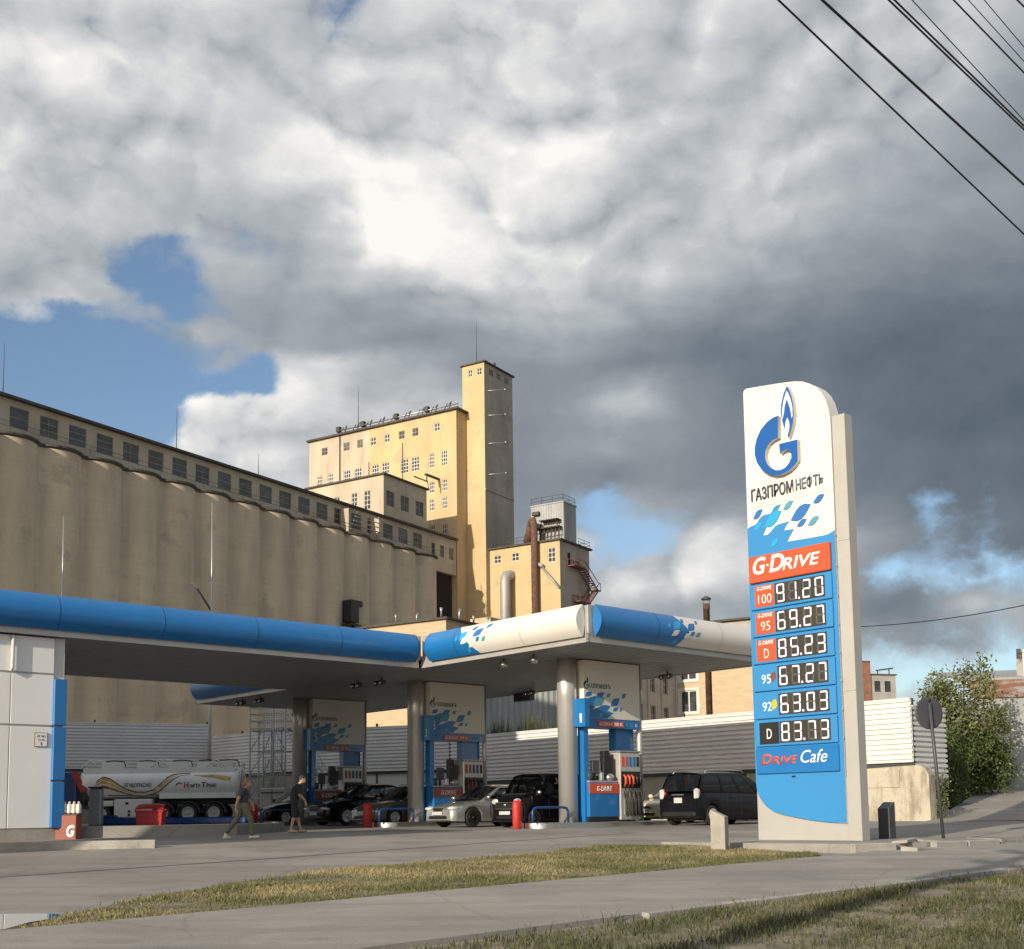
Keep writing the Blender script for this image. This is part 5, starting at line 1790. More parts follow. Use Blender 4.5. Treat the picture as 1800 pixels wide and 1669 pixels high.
pil = thing('service_post', 'grey free standing air and water post in front of the tanker cab', 'service post', (-12.7, 37.2, 1.05))
MB().cbox((0, 0, .56), (.36, .3, 1.12), .03).build('post_body', m_galv_dull, pil)
MB().cbox((.05, 0, 1.15), (.52, .36, .05), .015).build('cap', m_dkgrey, pil)
bn = thing('grit_bin', 'open red plastic bin on the raised walkway before the tanker', 'bin', (-10.55, 35.6, 1.05), .05)
rws = [[(x * k, y * k, z) for x, y in ((-.34, -.26), (.34, -.26), (.34, .26), (-.34, .26))] for z, k in ((0, 1.0), (.36, 1.12), (.40, 1.18), (.43, 1.18))]
mb = MB().grid(rws, sm=False, close=True)
mb.add(rws[0], [(3, 2, 1, 0)])
mb.build('tub', m_red_bin, bn)
rws = [[(-.40, y, z), (-.2, y, z + .03), (.2, y, z + .03), (.40, y, z)] for y, z in ((-.33, .435), (-.1, .55), (.15, .6), (.31, .46))]
MB().grid(rws, sm=True).add([(-.40, -.33, .433), (.40, -.33, .433), (.4, .31, .433), (-.4, .31, .433)], [(0, 1, 2, 3)]).build('lid', m_red_bin, bn)
bb = MB()
bb.cbox((0, 0, .11), (2.6, .5, .22), .04)
o = bb.build('blue_barrier', m_blue_dk)
o.location = (-9.6, 38.2, 1.05)
tag(o, 'low blue kerb barrier left of the walking woman, beyond the red bin', 'barrier')
o = MB().cbox((0, 0, .11), (1.5, .5, .22), .04).cbox((-.5, 0, .26), (.4, .3, .1), .03).build('blue_barrier', m_blue_dk)
o.location = (-12.0, 37.9, 1.05)
tag(o, 'dark blue kerb barrier beside the grey service post', 'barrier')

# ================================================================== PRICE SIGN
ps = thing('price_sign', 'tall white and blue fuel price sign with lit digits and a rounded top', 'price sign', (PX, PY, PZ), DA)
UV, NV = (0, -1, 0), (-1, 0, 0)                # reading direction and outward normal of its face


def face(pts, x, mat, name, th=.004, parent=ps):
    """polygon in (y, z) on the face, x metres in front of the slab"""
    return MB().prism(pts, (-x, 0, 0), (0, 1, 0), (0, 0, 1), (-th, 0, 0)).build(name, mat, parent)


top = [(2.60, 1.25), (2.60, 10.12), (2.585, 10.18), (2.52, 10.215), (2.1, 10.16), (1.6, 10.09), (1.2, 10.02), (1.0, 9.96), (.82, 9.86), (.66, 9.74), (.53, 9.58), (.43, 9.38), (.37, 9.15), (.345, 8.9), (.34, 8.6), (.34, .36)]
botl = [(.75, .385), (1.2, .43), (1.6, .495), (1.95, .56), (2.18, .63), (2.36, .74), (2.5, .9), (2.58, 1.08)]
MB().prism(top + botl, (0, 0, 0), (0, 1, 0), (0, 0, 1), (.36, 0, 0)).build('panel', m_white, ps, sharp=35)
MB().box(.04, .30, .33, 2.62, -.02, 1.3).build('plinth', m_signclad, ps)
mb = MB().cbox((.16, .165, 4.5), (.30, .31, 9.0), .012)
mb.build('post', m_signclad, ps)
MB().box(.0, .012, .01, .32, 6.28, 6.30).box(.0, .012, .01, .32, 3.1, 3.12).build('post_joint', m_alu, ps)
mb = MB()
for z in (6.4, 5.75, 5.1, 4.5, 3.9, 3.3, 2.7, 2.1):
    mb.box(-.02, .0, .318, .345, z, z + .05)
mb.build('bracket', m_galv, ps)
wave = [(2.602, 6.96), (2.55, 6.995), (2.487, 7.013), (2.377, 7.027), (2.316, 7.072), (2.271, 7.133), (2.193, 7.188), (2.092, 7.204), (1.976, 7.195), (1.916, 7.239), (1.872, 7.313), (1.804, 7.348), (1.673, 7.357), (1.742, 7.267), (1.794, 7.215), (1.819, 7.005), (2.088, 6.903), (2.187, 6.743), (2.062, 6.738), (1.96, 6.796), (1.857, 6.888), (1.741, 6.921), (1.465, 6.931), (1.557, 6.859), (1.626, 6.755), (1.362, 6.74), (1.446, 6.633), (1.549, 6.49), (1.042, 6.472), (.655, 6.462), (.502, 6.468), (.402, 6.503), (.342, 6.53)]
m_blue_sun = m_blue
face(wave + [(.342, 1.5), (.342, .37)] + botl + [(2.602, 1.25)], .003, M('sign_blue', (0.034, 0.225, 0.50), 0.42, var=0.03, scale=.6, coat=.15), 'blue_field', .010)
face([(2.50, 7.395), (.40, 7.415), (.40, 7.425), (2.50, 7.405)], .002, m_alu, 'panel_joint', .004)
m_leafb = M('sign_leaf_blue', (0.03, 0.15, 0.42), 0.4, var=.03)
for (p, q), m in zip([((2.43, 7.157), (2.17, 7.338)), ((2.137, 6.926), (1.664, 7.203)), ((1.622, 7.215), (1.35, 7.367)), ((1.433, 6.938), (.906, 7.202)), ((.844, 7.21), (.552, 7.345)), ((1.28, 6.777), (1.022, 6.896)), ((.997, 6.751), (.711, 6.894)), ((2.416, 6.905), (2.191, 7.041)), ((1.991, 6.458), (1.755, 6.596))],
                     [m_leafb, m_blue_lt, m_teal, m_leafb, m_leafb, m_leafb, m_teal, m_blue_lt, m_blue_lt]):
    face(leafpts(p, q, -.22), .015, m, 'leaf_mark', .005)
# emblem built up 10 cm, name in raised letters
mb = MB().prism(G_OUT, (-.002, 0, 0), (0, 1, 0), (0, 0, 1), (-.118, 0, 0))
mb.build('emblem_body', m_alu, ps)
face(G_OUT, .1205, m_logo, 'emblem_face', .006)
MB().prism(F_OUT, (-.002, 0, 0), (0, 1, 0), (0, 0, 1), (-.118, 0, 0)).build('flame_body', m_alu, ps)
face(F_OUT, .1205, m_logo, 'flame_face', .005)
face(F_W, .126, m_white, 'flame_band', .005)
face(F_S, .126, m_white, 'flame_core', .005)
lettering('name_lettering', 'ГАЗПРОМ', 1.12, .285, (-.002, 2.455, 7.555), UV, NV, m_textd, ps, .03, bold=.008)
lettering('name_lettering', 'НЕФТЬ', .70, .275, (-.002, 1.26, 7.56), UV, NV, m_texts, ps, .03, bold=.008)
# orange banner
MB().cbox((-.055, 1.49, 5.985), (.09, 2.11, .60), .015).build('banner', m_orange, ps)
m_bt = m_textw
lettering('banner_lettering', 'G', .36, .40, (-.101, 2.42, 5.845), UV, NV, m_bt, ps, .012, shear=.25, bold=.03)
lettering('banner_lettering', '·', .06, .06, (-.101, 2.05, 6.0), UV, NV, m_bt, ps, .012, bold=.03)
lettering('banner_lettering', 'D', .42, .40, (-.101, 1.99, 5.845), UV, NV, m_bt, ps, .012, shear=.25, bold=.03)
lettering('banner_lettering', 'RIVE', .98, .27, (-.101, 1.64, 5.845), UV, NV, m_bt, ps, .012, shear=.25, bold=.02)
# price rows
SEG = {'0': 'abcdef', '1': 'bc', '2': 'abged', '3': 'abgcd', '5': 'afgcd', '6': 'afgedc', '7': 'abc', '8': 'abcdefg', '9': 'abcdfg'}
rows_t = [('91.20', '100', 'o'), ('69.27', '95', 'o'), ('85.23', 'D', 'o'), ('67.27', '95', 'r'), ('63.03', '92', 'y'), ('83.73', 'D', 'k')]
for i, (price, grade, kd) in enumerate(rows_t):
    z1 = 5.665 - i * .6085
    z0 = z1 - .59
    row = MB().cbox((-.040, 1.49, (z0 + z1) / 2), (.05, 2.10, .578), .012).build('price_row', MATS['sign_blue'], ps)
    MB().box(-.072, -.0655, .60, 1.885, z0 + .065, z0 + .53).build('display', m_display, row)
    if kd != 'r' and kd != 'y':
        MB().box(-.073, -.0655, 1.905, 2.415, z0 + .055, z0 + .53).build('grade_label', m_orange if kd == 'o' else m_black, row)
    if kd == 'o':
        lettering('label_lettering', 'G-DRIVE', .40, .09, (-.0735, 2.36, z0 + .42), UV, NV, m_textw, row, .004, shear=.25, bold=.02)
        lettering('label_lettering', grade, .36 if len(grade) == 3 else (.25 if len(grade) == 2 else .13), .21, (-.0735, 2.33 if len(grade) == 3 else (2.28 if len(grade) == 2 else 2.22), z0 + .12), UV, NV, m_textw, row, .004, bold=-.005)
    elif kd == 'k':
        lettering('label_lettering', 'D', .13, .22, (-.0735, 2.22, z0 + .17), UV, NV, m_textw, row, .004)
    else:
        lettering('label_lettering', grade, .24, .20, (-.066, 2.31, z0 + .17), UV, NV, m_textw, row, .004)
        MB().prism(leafpts((2.045, z0 + .19), (1.955, z0 + .42), -.30), (-.066, 0, 0), (0, 1, 0), (0, 0, 1), (-.004, 0, 0)).build('leaf_mark', m_rust2 if kd == 'r' else m_caryellow, row)
    dig = [c for c in price if c != '.']
    dw, dh, t_ = .205, .40, .034
    for k, c in enumerate(dig):
        yl = 1.835 - k * .315 - (.0 if k < 2 else .045)
        zb = z0 + .10

        def seg(mb_, n):
            g = .010
            L = dict(a=(0, dw, dh - t_, dh), g=(0, dw, dh / 2 - t_ / 2, dh / 2 + t_ / 2), d=(0, dw, 0, t_),
                     f=(0, t_, dh / 2, dh), b=(dw - t_, dw, dh / 2, dh), e=(0, t_, 0, dh / 2), c=(dw - t_, dw, 0, dh / 2))[n]
            if n in 'agd':
                mb_.box(-.0745, -.0722, yl - L[1] + .5 * t_ + g, yl - L[0] - .5 * t_ - g, zb + L[2], zb + L[3])
            else:
                mb_.box(-.0745, -.0722, yl - L[1], yl - L[0], zb + L[2] + .5 * t_ * .5 + g * .5, zb + L[3] - .5 * t_ * .5 - g * .5)
        on, off = MB(), MB()
        for n in 'abcdefg':
            seg(on if n in SEG[c] else off, n)
        on.build('lit_digit', m_seg, row)
        if off.v:
            off.build('unlit_segment', m_seg_off, row)
    MB().box(-.0745, -.0722, 1.235, 1.275, z0 + .10, z0 + .145).build('decimal_point', m_seg, row)
MB().cbox((-.040, 1.49, 1.725), (.05, 2.10, .565), .012).build('cafe_panel', m_blue, ps)
lettering('cafe_lettering', 'D', .30, .235, (-.0655, 2.40, 1.64), UV, NV, m_orange, ps, .012, shear=.25, bold=.03)
lettering('cafe_lettering', 'RIVE', .66, .175, (-.0655, 2.10, 1.64), UV, NV, m_orange, ps, .012, shear=.25, bold=.02)
lettering('cafe_lettering', 'Cafe', .66, .27, (-.0655, 1.365, 1.645), UV, NV, m_textw, ps, .012, shear=.3, bold=.0)
MB().box(-.02, -.013, 1.56, 1.65, 1.345, 1.385).build('lock', m_black, ps)

# ------------------------------------------------------------------ bollards, road sign
def bollard(loc, rz, h, w, mat, label):
    V = []
    mb = MB().prism([(0, 0), (w, 0), (w, h - .14), (0, h)], (-w / 2, -.11, 0), (1, 0, 0), (0, 0, 1), (0, .26, 0))
    o = mb.build('bollard', mat, bevel=.01)
    o.location = loc
    o.rotation_euler = (0, 0, rz)
    tag(o, label, 'bollard')


bollard((4.02, 24.0, .42), -.45, .86, .29, m_greyblk, 'pale concrete bollard with slanted top standing in the grass left of the price sign')
bollard((8.02, 26.4, .60), -2.3, .80, .30, m_dkgrey, 'dark grey bollard with slanted top behind the price sign post')
rs = thing('road_sign', 'round road sign seen from its grey back on a slightly leaning post', 'road sign', (9.1, 26.0, .58))
MB().tube([(0, 0, 0), (-.08, 0, 1.6), (-.155, 0, 2.92)], .035, 10).build('post', m_dkgrey, rs)
mb = MB().lathe([(.30, .0), (.345, .005), (.35, .015), (.345, .025), (.30, .03)], (0, 0, 0), 'y', 40)
o = mb.build('disc', m_dkgrey, rs)
o.location = (-.15, .045, 2.70)
o.rotation_euler = (0, .05, rad(19))
MB().box(-.02, .02, -.02, -.004, -.30, .30).build('disc_rib', m_black, o)

# ================================================================== CARS
def wheel(parent, x, y, r, w, rim_mat, side):
    t = MB()
    pr = [(r * .60, -w / 2), (r * .93, -w / 2), (r, -w * .36), (r, w * .36), (r * .93, w / 2), (r * .60, w / 2), (r * .60, -w / 2)]
    t.lathe(pr[:-1], (0, 0, 0), 'y', 28)
    whl = t.build('wheel', m_tyre, parent, sharp=40)
    whl.location = (x, y, r)
    rm = MB()
    o = w / 2 + .004
    sgn = 1 if side > 0 else -1

    def yv(d):
        return sgn * (w / 2 + d)
    rm.lathe([(r * .64, 0.002), (r * .66, .012), (r * .60, .012), (r * .56, -.03)] if sgn > 0 else [(r * .56, .03), (r * .60, -.012), (r * .66, -.012), (r * .64, -.002)], (0, sgn * w / 2, 0), 'y', 28)
    for k in range(7):
        a = 2 * math.pi * k / 7
        ca, sa = math.cos(a), math.sin(a)
        d = Vector((ca, 0, sa))
        p = Vector((-sa, 0, ca))
        a0, b0 = d * (r * .10), d * (r * .61)
        y0_ = yv(.008)
        rm.add([Vector((0, y0_, 0)) + a0 + p * .035 * 1.2, Vector((0, y0_, 0)) + a0 - p * .042, Vector((0, y0_, 0)) + b0 - p * .030, Vector((0, y0_, 0)) + b0 + p * .030,
                Vector((0, yv(-.02), 0)) + a0 + p * .042, Vector((0, yv(-.02), 0)) + a0 - p * .042, Vector((0, yv(-.02), 0)) + b0 - p * .030, Vector((0, yv(-.02), 0)) + b0 + p * .030],
               [(0, 1, 2, 3), (0, 3, 7, 4), (1, 5, 6, 2), (4, 7, 6, 5)])
    rm.lathe([(.001, .02), (r * .17, .016), (r * .17, -.02)] if sgn > 0 else [(r * .17, .02), (r * .17, -.016), (.001, -.02)], (0, sgn * w / 2, 0), 'y', 14)
    rm.build('rim', rim_mat, whl)
    return whl


def interp(tab, x):
    """tab: sorted list of (x, v...)"""
    if x <= tab[0][0]:
        return tab[0][1:]
    for a, b in zip(tab, tab[1:]):
        if x <= b[0]:
            k = (x - a[0]) / (b[0] - a[0])
            k = k * k * (3 - 2 * k) if len(tab[0]) > 9 else k
            return tuple(p + (q - p) * k for p, q in zip(a[1:], b[1:]))
    return tab[-1][1:]


def car(name, label, cat, loc, rz, L, Wd, H, prof, cabin, r=.31, wb=None, paint=None, rim=None, z0=.20, plates=True, roof_rack=False, lamps=None, belt_k=.94, rear_vertical=False, group=None, head_h=None):
    """prof: (x from nose, deck height, half width factor, lower edge) ; cabin: dict of glasshouse points"""
    t = thing(name, label, cat, loc, rz, group)
    hw = Wd / 2
    xa, xb = wb                                     # axle positions from the nose
    ra = r + .055
    xs = set()
    for p in prof:
        xs.add(p[0])
    for ax in (xa, xb):
        for k in range(-8, 9):
            xs.add(ax + ra * math.sin(k / 8 * math.pi / 2) * 1.0)
        xs.add(ax - ra - .002)
        xs.add(ax + ra + .002)
    k = 0.0
    while k < L:
        xs.add(k)
        k += .2
    xs = sorted(x for x in xs if 0 <= x <= L)
    rows_ = []
    for x in xs:
        zt, wf, zl = interp(prof, x)
        zb = min(zt, cabin['belt'](x)) if cabin['x0'] <= x <= cabin['x3'] else zt * .965
        zc = zt if not (cabin['x0'] <= x <= cabin['x3']) else zb
        w = hw * wf
        za = max(zl, .02)
        for ax in (xa, xb):
            dx = abs(x - ax)
            if dx < ra:
                za = max(za, r + math.sqrt(max(ra * ra - dx * dx, 0)))
        za = min(za, zb - .10)
        zm = za + .48 * (zb - za)
        X = L / 2 - x
        half = [(0, zl), (w - .26 if w > .4 else w * .6, zl), (w - .25 if w > .4 else w * .65, za + .0), (w * .975, za), (w * .992, za + .06), (w * 1.0, zm), (w * .985, zb - .10), (w * belt_k, zb - .015), (w * belt_k * .93, zb + .004),
                (w * .55, zc + (.006)), (0, zc + .012)]
        ring = [(X, y, z) for y, z in half] + [(X, -y, z) for y, z in reversed(half[1:-1])]
        rows_.append(ring)
    mb = MB().grid(rows_, sm=True, close=True)
    mb.add(rows_[0], [tuple(range(len(rows_[0])))], 0, False)
    mb.add(rows_[-1], [tuple(reversed(range(len(rows_[0]))))], 0, False)
    body = mb.build('body', paint, t, sharp=38, fix=True)
    # underbody
    MB().box(-L / 2 + .35, L / 2 - .35, -hw * .62, hw * .62, z0 - .05, z0 + .25).build('underbody', m_black, t)
    # glasshouse
    c = cabin
    x0, x1, x2, x3 = [L / 2 - c[k] for k in ('x0', 'x1', 'x2', 'x3')]      # windscreen base, roof front, roof rear, rear base (x forward)
    wt = hw * c.get('top', .80)
    wbl = hw * belt_k * .93
    zr = H

    def bl(tt):
        x = x0 + (x3 - x0) * tt
        return Vector((x, wbl, c['belt'](L / 2 - x) - .004))

    def tp(tt):
        x = x1 + (x2 - x1) * tt
        d = c.get('drop_f', .06) * max(0, 1 - tt / .3) ** 2 + c.get('drop_r', .05) * max(0, (tt - .6) / .4) ** 2
        return Vector((x, wt, zr - .07 - d))

    def side(tt, v, s, off=0.0):
        p = bl(tt).lerp(tp(tt), v)
        p.y += .035 * math.sin(math.pi * v) + off
        return Vector((p.x, p.y * s, p.z))
    cuts = c['cuts']
    for s in (1, -1):
        pm = MB()
        for i in range(len(cuts) - 1):
            a_, b_ = cuts[i], cuts[i + 1]
            vs = [0, .06, .3, .6, .90, 1.0]
            isg = i % 2 == 1
            for j in range(5):
                q = [side(a_, vs[j], s), side(b_, vs[j], s), side(b_, vs[j + 1], s), side(a_, vs[j + 1], s)]
                if isg and 1 <= j <= 3:
                    continue
                pm.add(q, [(0, 1, 2, 3) if s < 0 else (3, 2, 1, 0)], 0, True)
            if isg:
                gm = MB().grid([[side(a_ - .004, v, s, -.012), side((a_ + b_) / 2, v, s, -.012), side(b_ + .004, v, s, -.012)] for v in (.05, .3, .6, .91)], sm=True)
                gm.build('side_window', c.get('side_glass', m_carglass), t)
        pm.build('pillar_frame', paint if not c.get('black_pillars') else m_black, t, fix=True)
    # seats seen through the glass
    for xs_t in ((x1 + x0) / 2 - .55, (x1 + x2) / 2 - .45):
        for s in (-1, 1):
            zs_ = c['belt'](L / 2 - xs_t)
            MB().cbox((xs_t, s * hw * .42, zs_ + .02), (.16, .46, .30), .05).cbox((xs_t - .02, s * hw * .42, zs_ + .26), (.10, .24, .17), .04).build('seat', m_black, t)
    MB().cbox(((x0 + x1) / 2 + .25, 0, c['belt'](L / 2 - x0) + .03), (.35, Wd * .75, .08), .03).build('dashboard', m_black, t)
    # roof
    rr = []
    for k in range(13):
        tt = k / 12
        p = tp(tt)
        rr.append([(p.x, p.y * q, p.z + (.07) * (1 - abs(q) ** 2.6)) for q in (-1, -.9, -.7, -.4, 0, .4, .7, .9, 1)])
    MB().grid(rr, sm=True).build('roof', paint, t)

    def screen(nm, tt, sgn, v0, v1, bulge):
        b_, p = bl(tt), tp(tt)
        rws_ = []
        for v in (v0, .35, .65, v1):
            m_ = b_.lerp(p, v)
            rws_.append([(m_.x + sgn * bulge * (1 - q * q) * (1 - v * .6), m_.y * q, m_.z + .05 * (1 - abs(q) ** 2.6) * v) for q in (-.96, -.75, -.4, 0, .4, .75, .96)])
        return MB().grid(rws_, sm=True)
    screen('w', 0, 1, .02, .985, c.get('bulge', .10)).build('windscreen', m_carglass, t)
    if c.get('rear_glass', True):
        v_ = c.get('rear_v', .10)
        screen('r', 1, -1, v_, .94, .05).build('rear_window', c.get('rear_glass_mat', m_carglass), t)
        if v_ > .12:
            screen('r', 1, -1, 0, v_, .05).build('tailgate_panel', paint, t)
    # pillars ends close the gap between screens and sides
    for nx in (xa, xb):
        for s in (1, -1):
            wheel(t, L / 2 - nx, s * (hw - .115), r, .205, rim, s)
    # lamps etc.
    ph = interp(prof, .12)
    zh = head_h or ph[0] - .14
    for s in (1, -1):
        lm = MB().ell((L / 2 - c.get('lamp_x', .20), s * (hw * .70), zh), (.19, .20, .085) if lamps is None else lamps, 14, 8)
        lm.build('headlight', m_lamp, t)
        MB().ell((-L / 2 + .10, s * (hw * .80), c.get('tail_z', .86)), (.09, .13, c.get('tail_h', .12)), 12, 8).build('taillight', m_tail, t)
        mx = x0 - .22
        MB().ell((mx, s * (hw + .07), c['belt'](L / 2 - x0) + .09), (.07, .11, .08), 12, 8).tube([(mx, s * hw * .9, c['belt'](L / 2 - x0)), (mx, s * (hw + .04), c['belt'](L / 2 - x0) + .07)], .025, 6).build('mirror', c.get('mirror', paint), t)
        for k in c.get('doors', (.45, .62)):
            xx = L / 2 - L * k
            zz = c['belt'](L * k) - .13
            MB().cbox((xx, s * (hw * .99 + .01), zz), (.19, .03, .035), .01).build('door_handle', paint, t)
        sm_ = MB()
        for k in c.get('seams', (.36, .52, .68)):
            xx = L / 2 - L * k
            zt_ = c['belt'](L * k) - .02
            sm_.box(xx - .006, xx + .006, s * (hw * .985), s * (hw * 1.001 + .002), .34, zt_ - .09)
        sm_.build('door_seam', m_black, t)
    gz = c.get('grille', (.55, .62, .14))
    fw = interp(prof, 0.02)
    MB().cbox((L / 2 - .03, 0, gz[1]), (.09, gz[0], gz[2]), .02).build('grille', m_black, t)
    MB().cbox((L / 2 - .02, 0, .33), (.10, Wd * .56, .11), .02).build('lower_intake', m_black, t)
    for s in (1, -1):
        MB().ell((L / 2 - .10, s * hw * .68, .34), (.07, .10, .06), 10, 6).build('fog_lamp', m_lamp, t)
    MB().cbox((L / 2 + .035, 0, .47), (.02, .52, .112), .004).build('number_plate', m_plate, t)
    MB().cbox((-L / 2 - .02, 0, c.get('plate_z', .75)), (.03, .52, .112) if not c.get('square_plate') else (.03, .33, .17), .004).build('number_plate', m_plate, t)
    MB().cbox((-L / 2 + .03, 0, .36), (.12, Wd * .8, .16), .03).build('rear_bumper_trim', m_black, t)
    if roof_rack:
        for s in (1, -1):
            MB().tube([(x1 - .15, s * wt * .93, H - .06), (x1 - .3, s * wt * .93, H + .02), (x2 + .35, s * wt * .93, H + .02), (x2 + .2, s * wt * .93, H - .07)], .02, 6).build('roof_rail', m_galv, t)
    return t


def lin_belt(z_front, z_rear, L):
    return lambda x: z_front + (z_rear - z_front) * x / L


def carloc(a, b):
    x, y, _ = Wc(a, b)
    return (x, y, G(x, y))


RB = DA + math.pi
# silver wagon, bonnet towards the road
car('silver_wagon', 'silver estate car with one black wheel turned, standing between the first two islands', 'car', carloc(2.98, 8.05), RB, 4.42, 1.74, 1.46,
    [(0, .56, .72, .24), (.05, .62, .84, .21), (.18, .68, .92, .20), (.45, .76, .97, .19), (1.0, .85, 1, .19), (1.35, .90, 1, .19), (4.0, .96, .98, .20), (4.3, .92, .93, .24), (4.42, .80, .84, .30)],
    dict(x0=1.22, x1=2.08, x2=3.9, x3=4.28, belt=lin_belt(.88, .97, 4.42), top=.76, cuts=[0, .10, .40, .445, .68, .72, .93, 1.0], drop_f=.05, drop_r=.07, grille=(.5, .58, .13), mirror=m_steel),
    r=.315, wb=(.86, 3.38), paint=m_carsilver, rim=m_rim_dk, lamps=(.24, .20, .085), head_h=.63)
# boxy black kei van
car('box_van', 'boxy black minivan with upright nose parked right behind the bright red cover', 'car', carloc(2.85, 5.02), RB, 3.42, 1.50, 1.80,
    [(0, .78, .90, .22), (.04, .90, .95, .20), (.12, .98, .98, .19), (.5, 1.03, 1, .19), (.8, 1.05, 1, .19), (3.2, 1.08, 1, .20), (3.38, 1.04, .97, .24), (3.42, .9, .94, .28)],
    dict(x0=.50, x1=.98, x2=3.25, x3=3.40, belt=lin_belt(1.02, 1.08, 3.42), top=.86, cuts=[0, .07, .16, .20, .50, .55, .92, 1.0], drop_f=.06, drop_r=.03, bulge=.06, grille=(1.05, .68, .16), mirror=m_steel, rear_v=.05, lamp_x=.05),
    r=.285, wb=(.62, 3.0), paint=m_carblack, rim=m_rim_dk, lamps=(.08, .17, .10), head_h=.83)
_v = bpy.data.objects['box_van']
MB().cbox((1.73, 0, .80), (.03, .95, .035), .01).cbox((1.735, 0, .60), (.03, .9, .03), .01).ell((1.74, 0, .72), (.02, .07, .05), 10, 6).build('chrome_trim', m_steel, _v)
for s in (-1, 1):
    MB().box(1.70, 1.722, s * .62, s * .60, .30, .62).build('chrome_strip', m_steel, _v)
# black MPV seen from behind
mpv = car('black_minivan', 'black minivan seen from behind with roof rails, under the fence right of the pump', 'car', carloc(7.62, 1.40), DA, 4.45, 1.74, 1.75,
          [(0, .62, .74, .24), (.05, .70, .86, .22), (.2, .82, .94, .20), (.6, .95, 1, .19), (1.0, 1.02, 1, .19), (4.1, 1.04, 1, .21), (4.36, 1.02, .97, .25), (4.45, .92, .93, .32)],
          dict(x0=.72, x1=1.75, x2=4.12, x3=4.42, belt=lin_belt(.98, 1.06, 4.45), top=.82, cuts=[0, .17, .38, .41, .64, .67, .95, 1.0], drop_f=.10, drop_r=.06, tail_z=1.02, tail_h=.17, plate_z=.80, square_plate=True, rear_v=.06, side_glass=m_privacy, rear_glass_mat=m_privacy, grille=(.6, .6, .12)),
          r=.32, wb=(.86, 3.78), paint=m_carblack, rim=m_rim, roof_rack=True)
for s in (1, -1):
    MB().cbox((-2.17, s * .72, 1.0), (.16, .18, .34), .04).build('taillight_lens', m_lamp, mpv)
MB().cbox((-2.255, 0, .98), (.03, .5, .05), .01).build('tailgate_trim', m_steel, mpv)
# grey wagon with rails
car('grey_wagon', 'grey estate car with roof rails half hidden behind the middle column', 'car', carloc(3.45, 13.15), RB, 4.5, 1.76, 1.55,
    [(0, .58, .74, .24), (.05, .64, .86, .21), (.18, .72, .93, .20), (.5, .84, .98, .19), (1.1, .93, 1, .19), (1.4, .96, 1, .19), (4.1, 1.0, .98, .20), (4.4, .96, .93, .24), (4.5, .84, .86, .30)],
    dict(x0=1.25, x1=2.0, x2=4.0, x3=4.4, belt=lin_belt(.93, 1.0, 4.5), top=.78, cuts=[0, .10, .38, .42, .66, .70, .93, 1.0], grille=(.62, .62, .15)),
    r=.32, wb=(.88, 3.5), paint=m_cargrey, rim=m_rim, roof_rack=True, lamps=(.22, .21, .09))
# black crossover
car('black_crossover', 'glossy black crossover with sloping roof behind the grey car', 'car', carloc(3.95, 17.0), RB, 4.75, 1.88, 1.68,
    [(0, .66, .76, .28), (.05, .74, .87, .25), (.18, .84, .94, .23), (.5, .96, .98, .22), (1.2, 1.04, 1, .22), (1.5, 1.06, 1, .22), (4.3, 1.14, .98, .24), (4.6, 1.10, .94, .28), (4.75, .96, .88, .34)],
    dict(x0=1.38, x1=2.25, x2=3.75, x3=4.6, belt=lin_belt(1.02, 1.14, 4.75), top=.76, cuts=[0, .12, .42, .45, .72, .76, .9, 1.0], drop_f=.05, drop_r=.16, grille=(.7, .68, .2)),
    r=.36, wb=(.95, 3.8), paint=m_carblack, rim=m_rim, lamps=(.24, .22, .085))
# black hatchback at the far lane
car('black_hatchback', 'black hatchback at the far left, behind the walking woman and man', 'car', carloc(4.0, 21.9), RB, 4.2, 1.76, 1.56,
    [(0, .60, .74, .24), (.05, .68, .86, .21), (.18, .77, .93, .20), (.5, .88, .98, .19), (1.0, .95, 1, .19), (1.3, .98, 1, .19), (3.8, 1.04, .98, .20), (4.1, 1.0, .94, .24), (4.2, .88, .88, .30)],
    dict(x0=1.12, x1=2.0, x2=3.5, x3=4.12, belt=lin_belt(.95, 1.05, 4.2), top=.78, cuts=[0, .11, .42, .46, .74, .78, .88, 1.0], drop_r=.09, grille=(.6, .64, .14)),
    r=.32, wb=(.84, 3.4), paint=m_carblack, rim=m_rim, lamps=(.22, .2, .09))
# cream taxi peeping out
tx = car('cream_taxi', 'cream car with a yellow stripe just visible between the slim post and the black minivan', 'car', carloc(9.9, 5.0), RB, 4.3, 1.70, 1.47,
         [(0, .56, .74, .24), (.05, .64, .86, .21), (.18, .72, .93, .20), (.5, .80, .98, .19), (1.0, .87, 1, .19), (1.3, .90, 1, .19), (3.9, .95, .98, .20), (4.2, .92, .94, .24), (4.3, .84, .88, .30)],
         dict(x0=1.15, x1=2.0, x2=3.5, x3=4.1, belt=lin_belt(.87, .96, 4.3), top=.78, cuts=[0, .11, .42, .46, .74, .78, .9, 1.0], grille=(.6, .55, .12)),
         r=.30, wb=(.82, 3.38), paint=m_carcream, rim=m_rim)
MB().box(-1.4, 1.5, .852, .862, .62, .76).build('yellow_stripe', m_caryellow, tx)

# ================================================================== TANKER
tk = thing('tanker_truck', 'white fuel tanker semi trailer with gold waves behind a blue and red cab', 'tanker truck', (-19.0, 66.0, 1.0), 0.0)
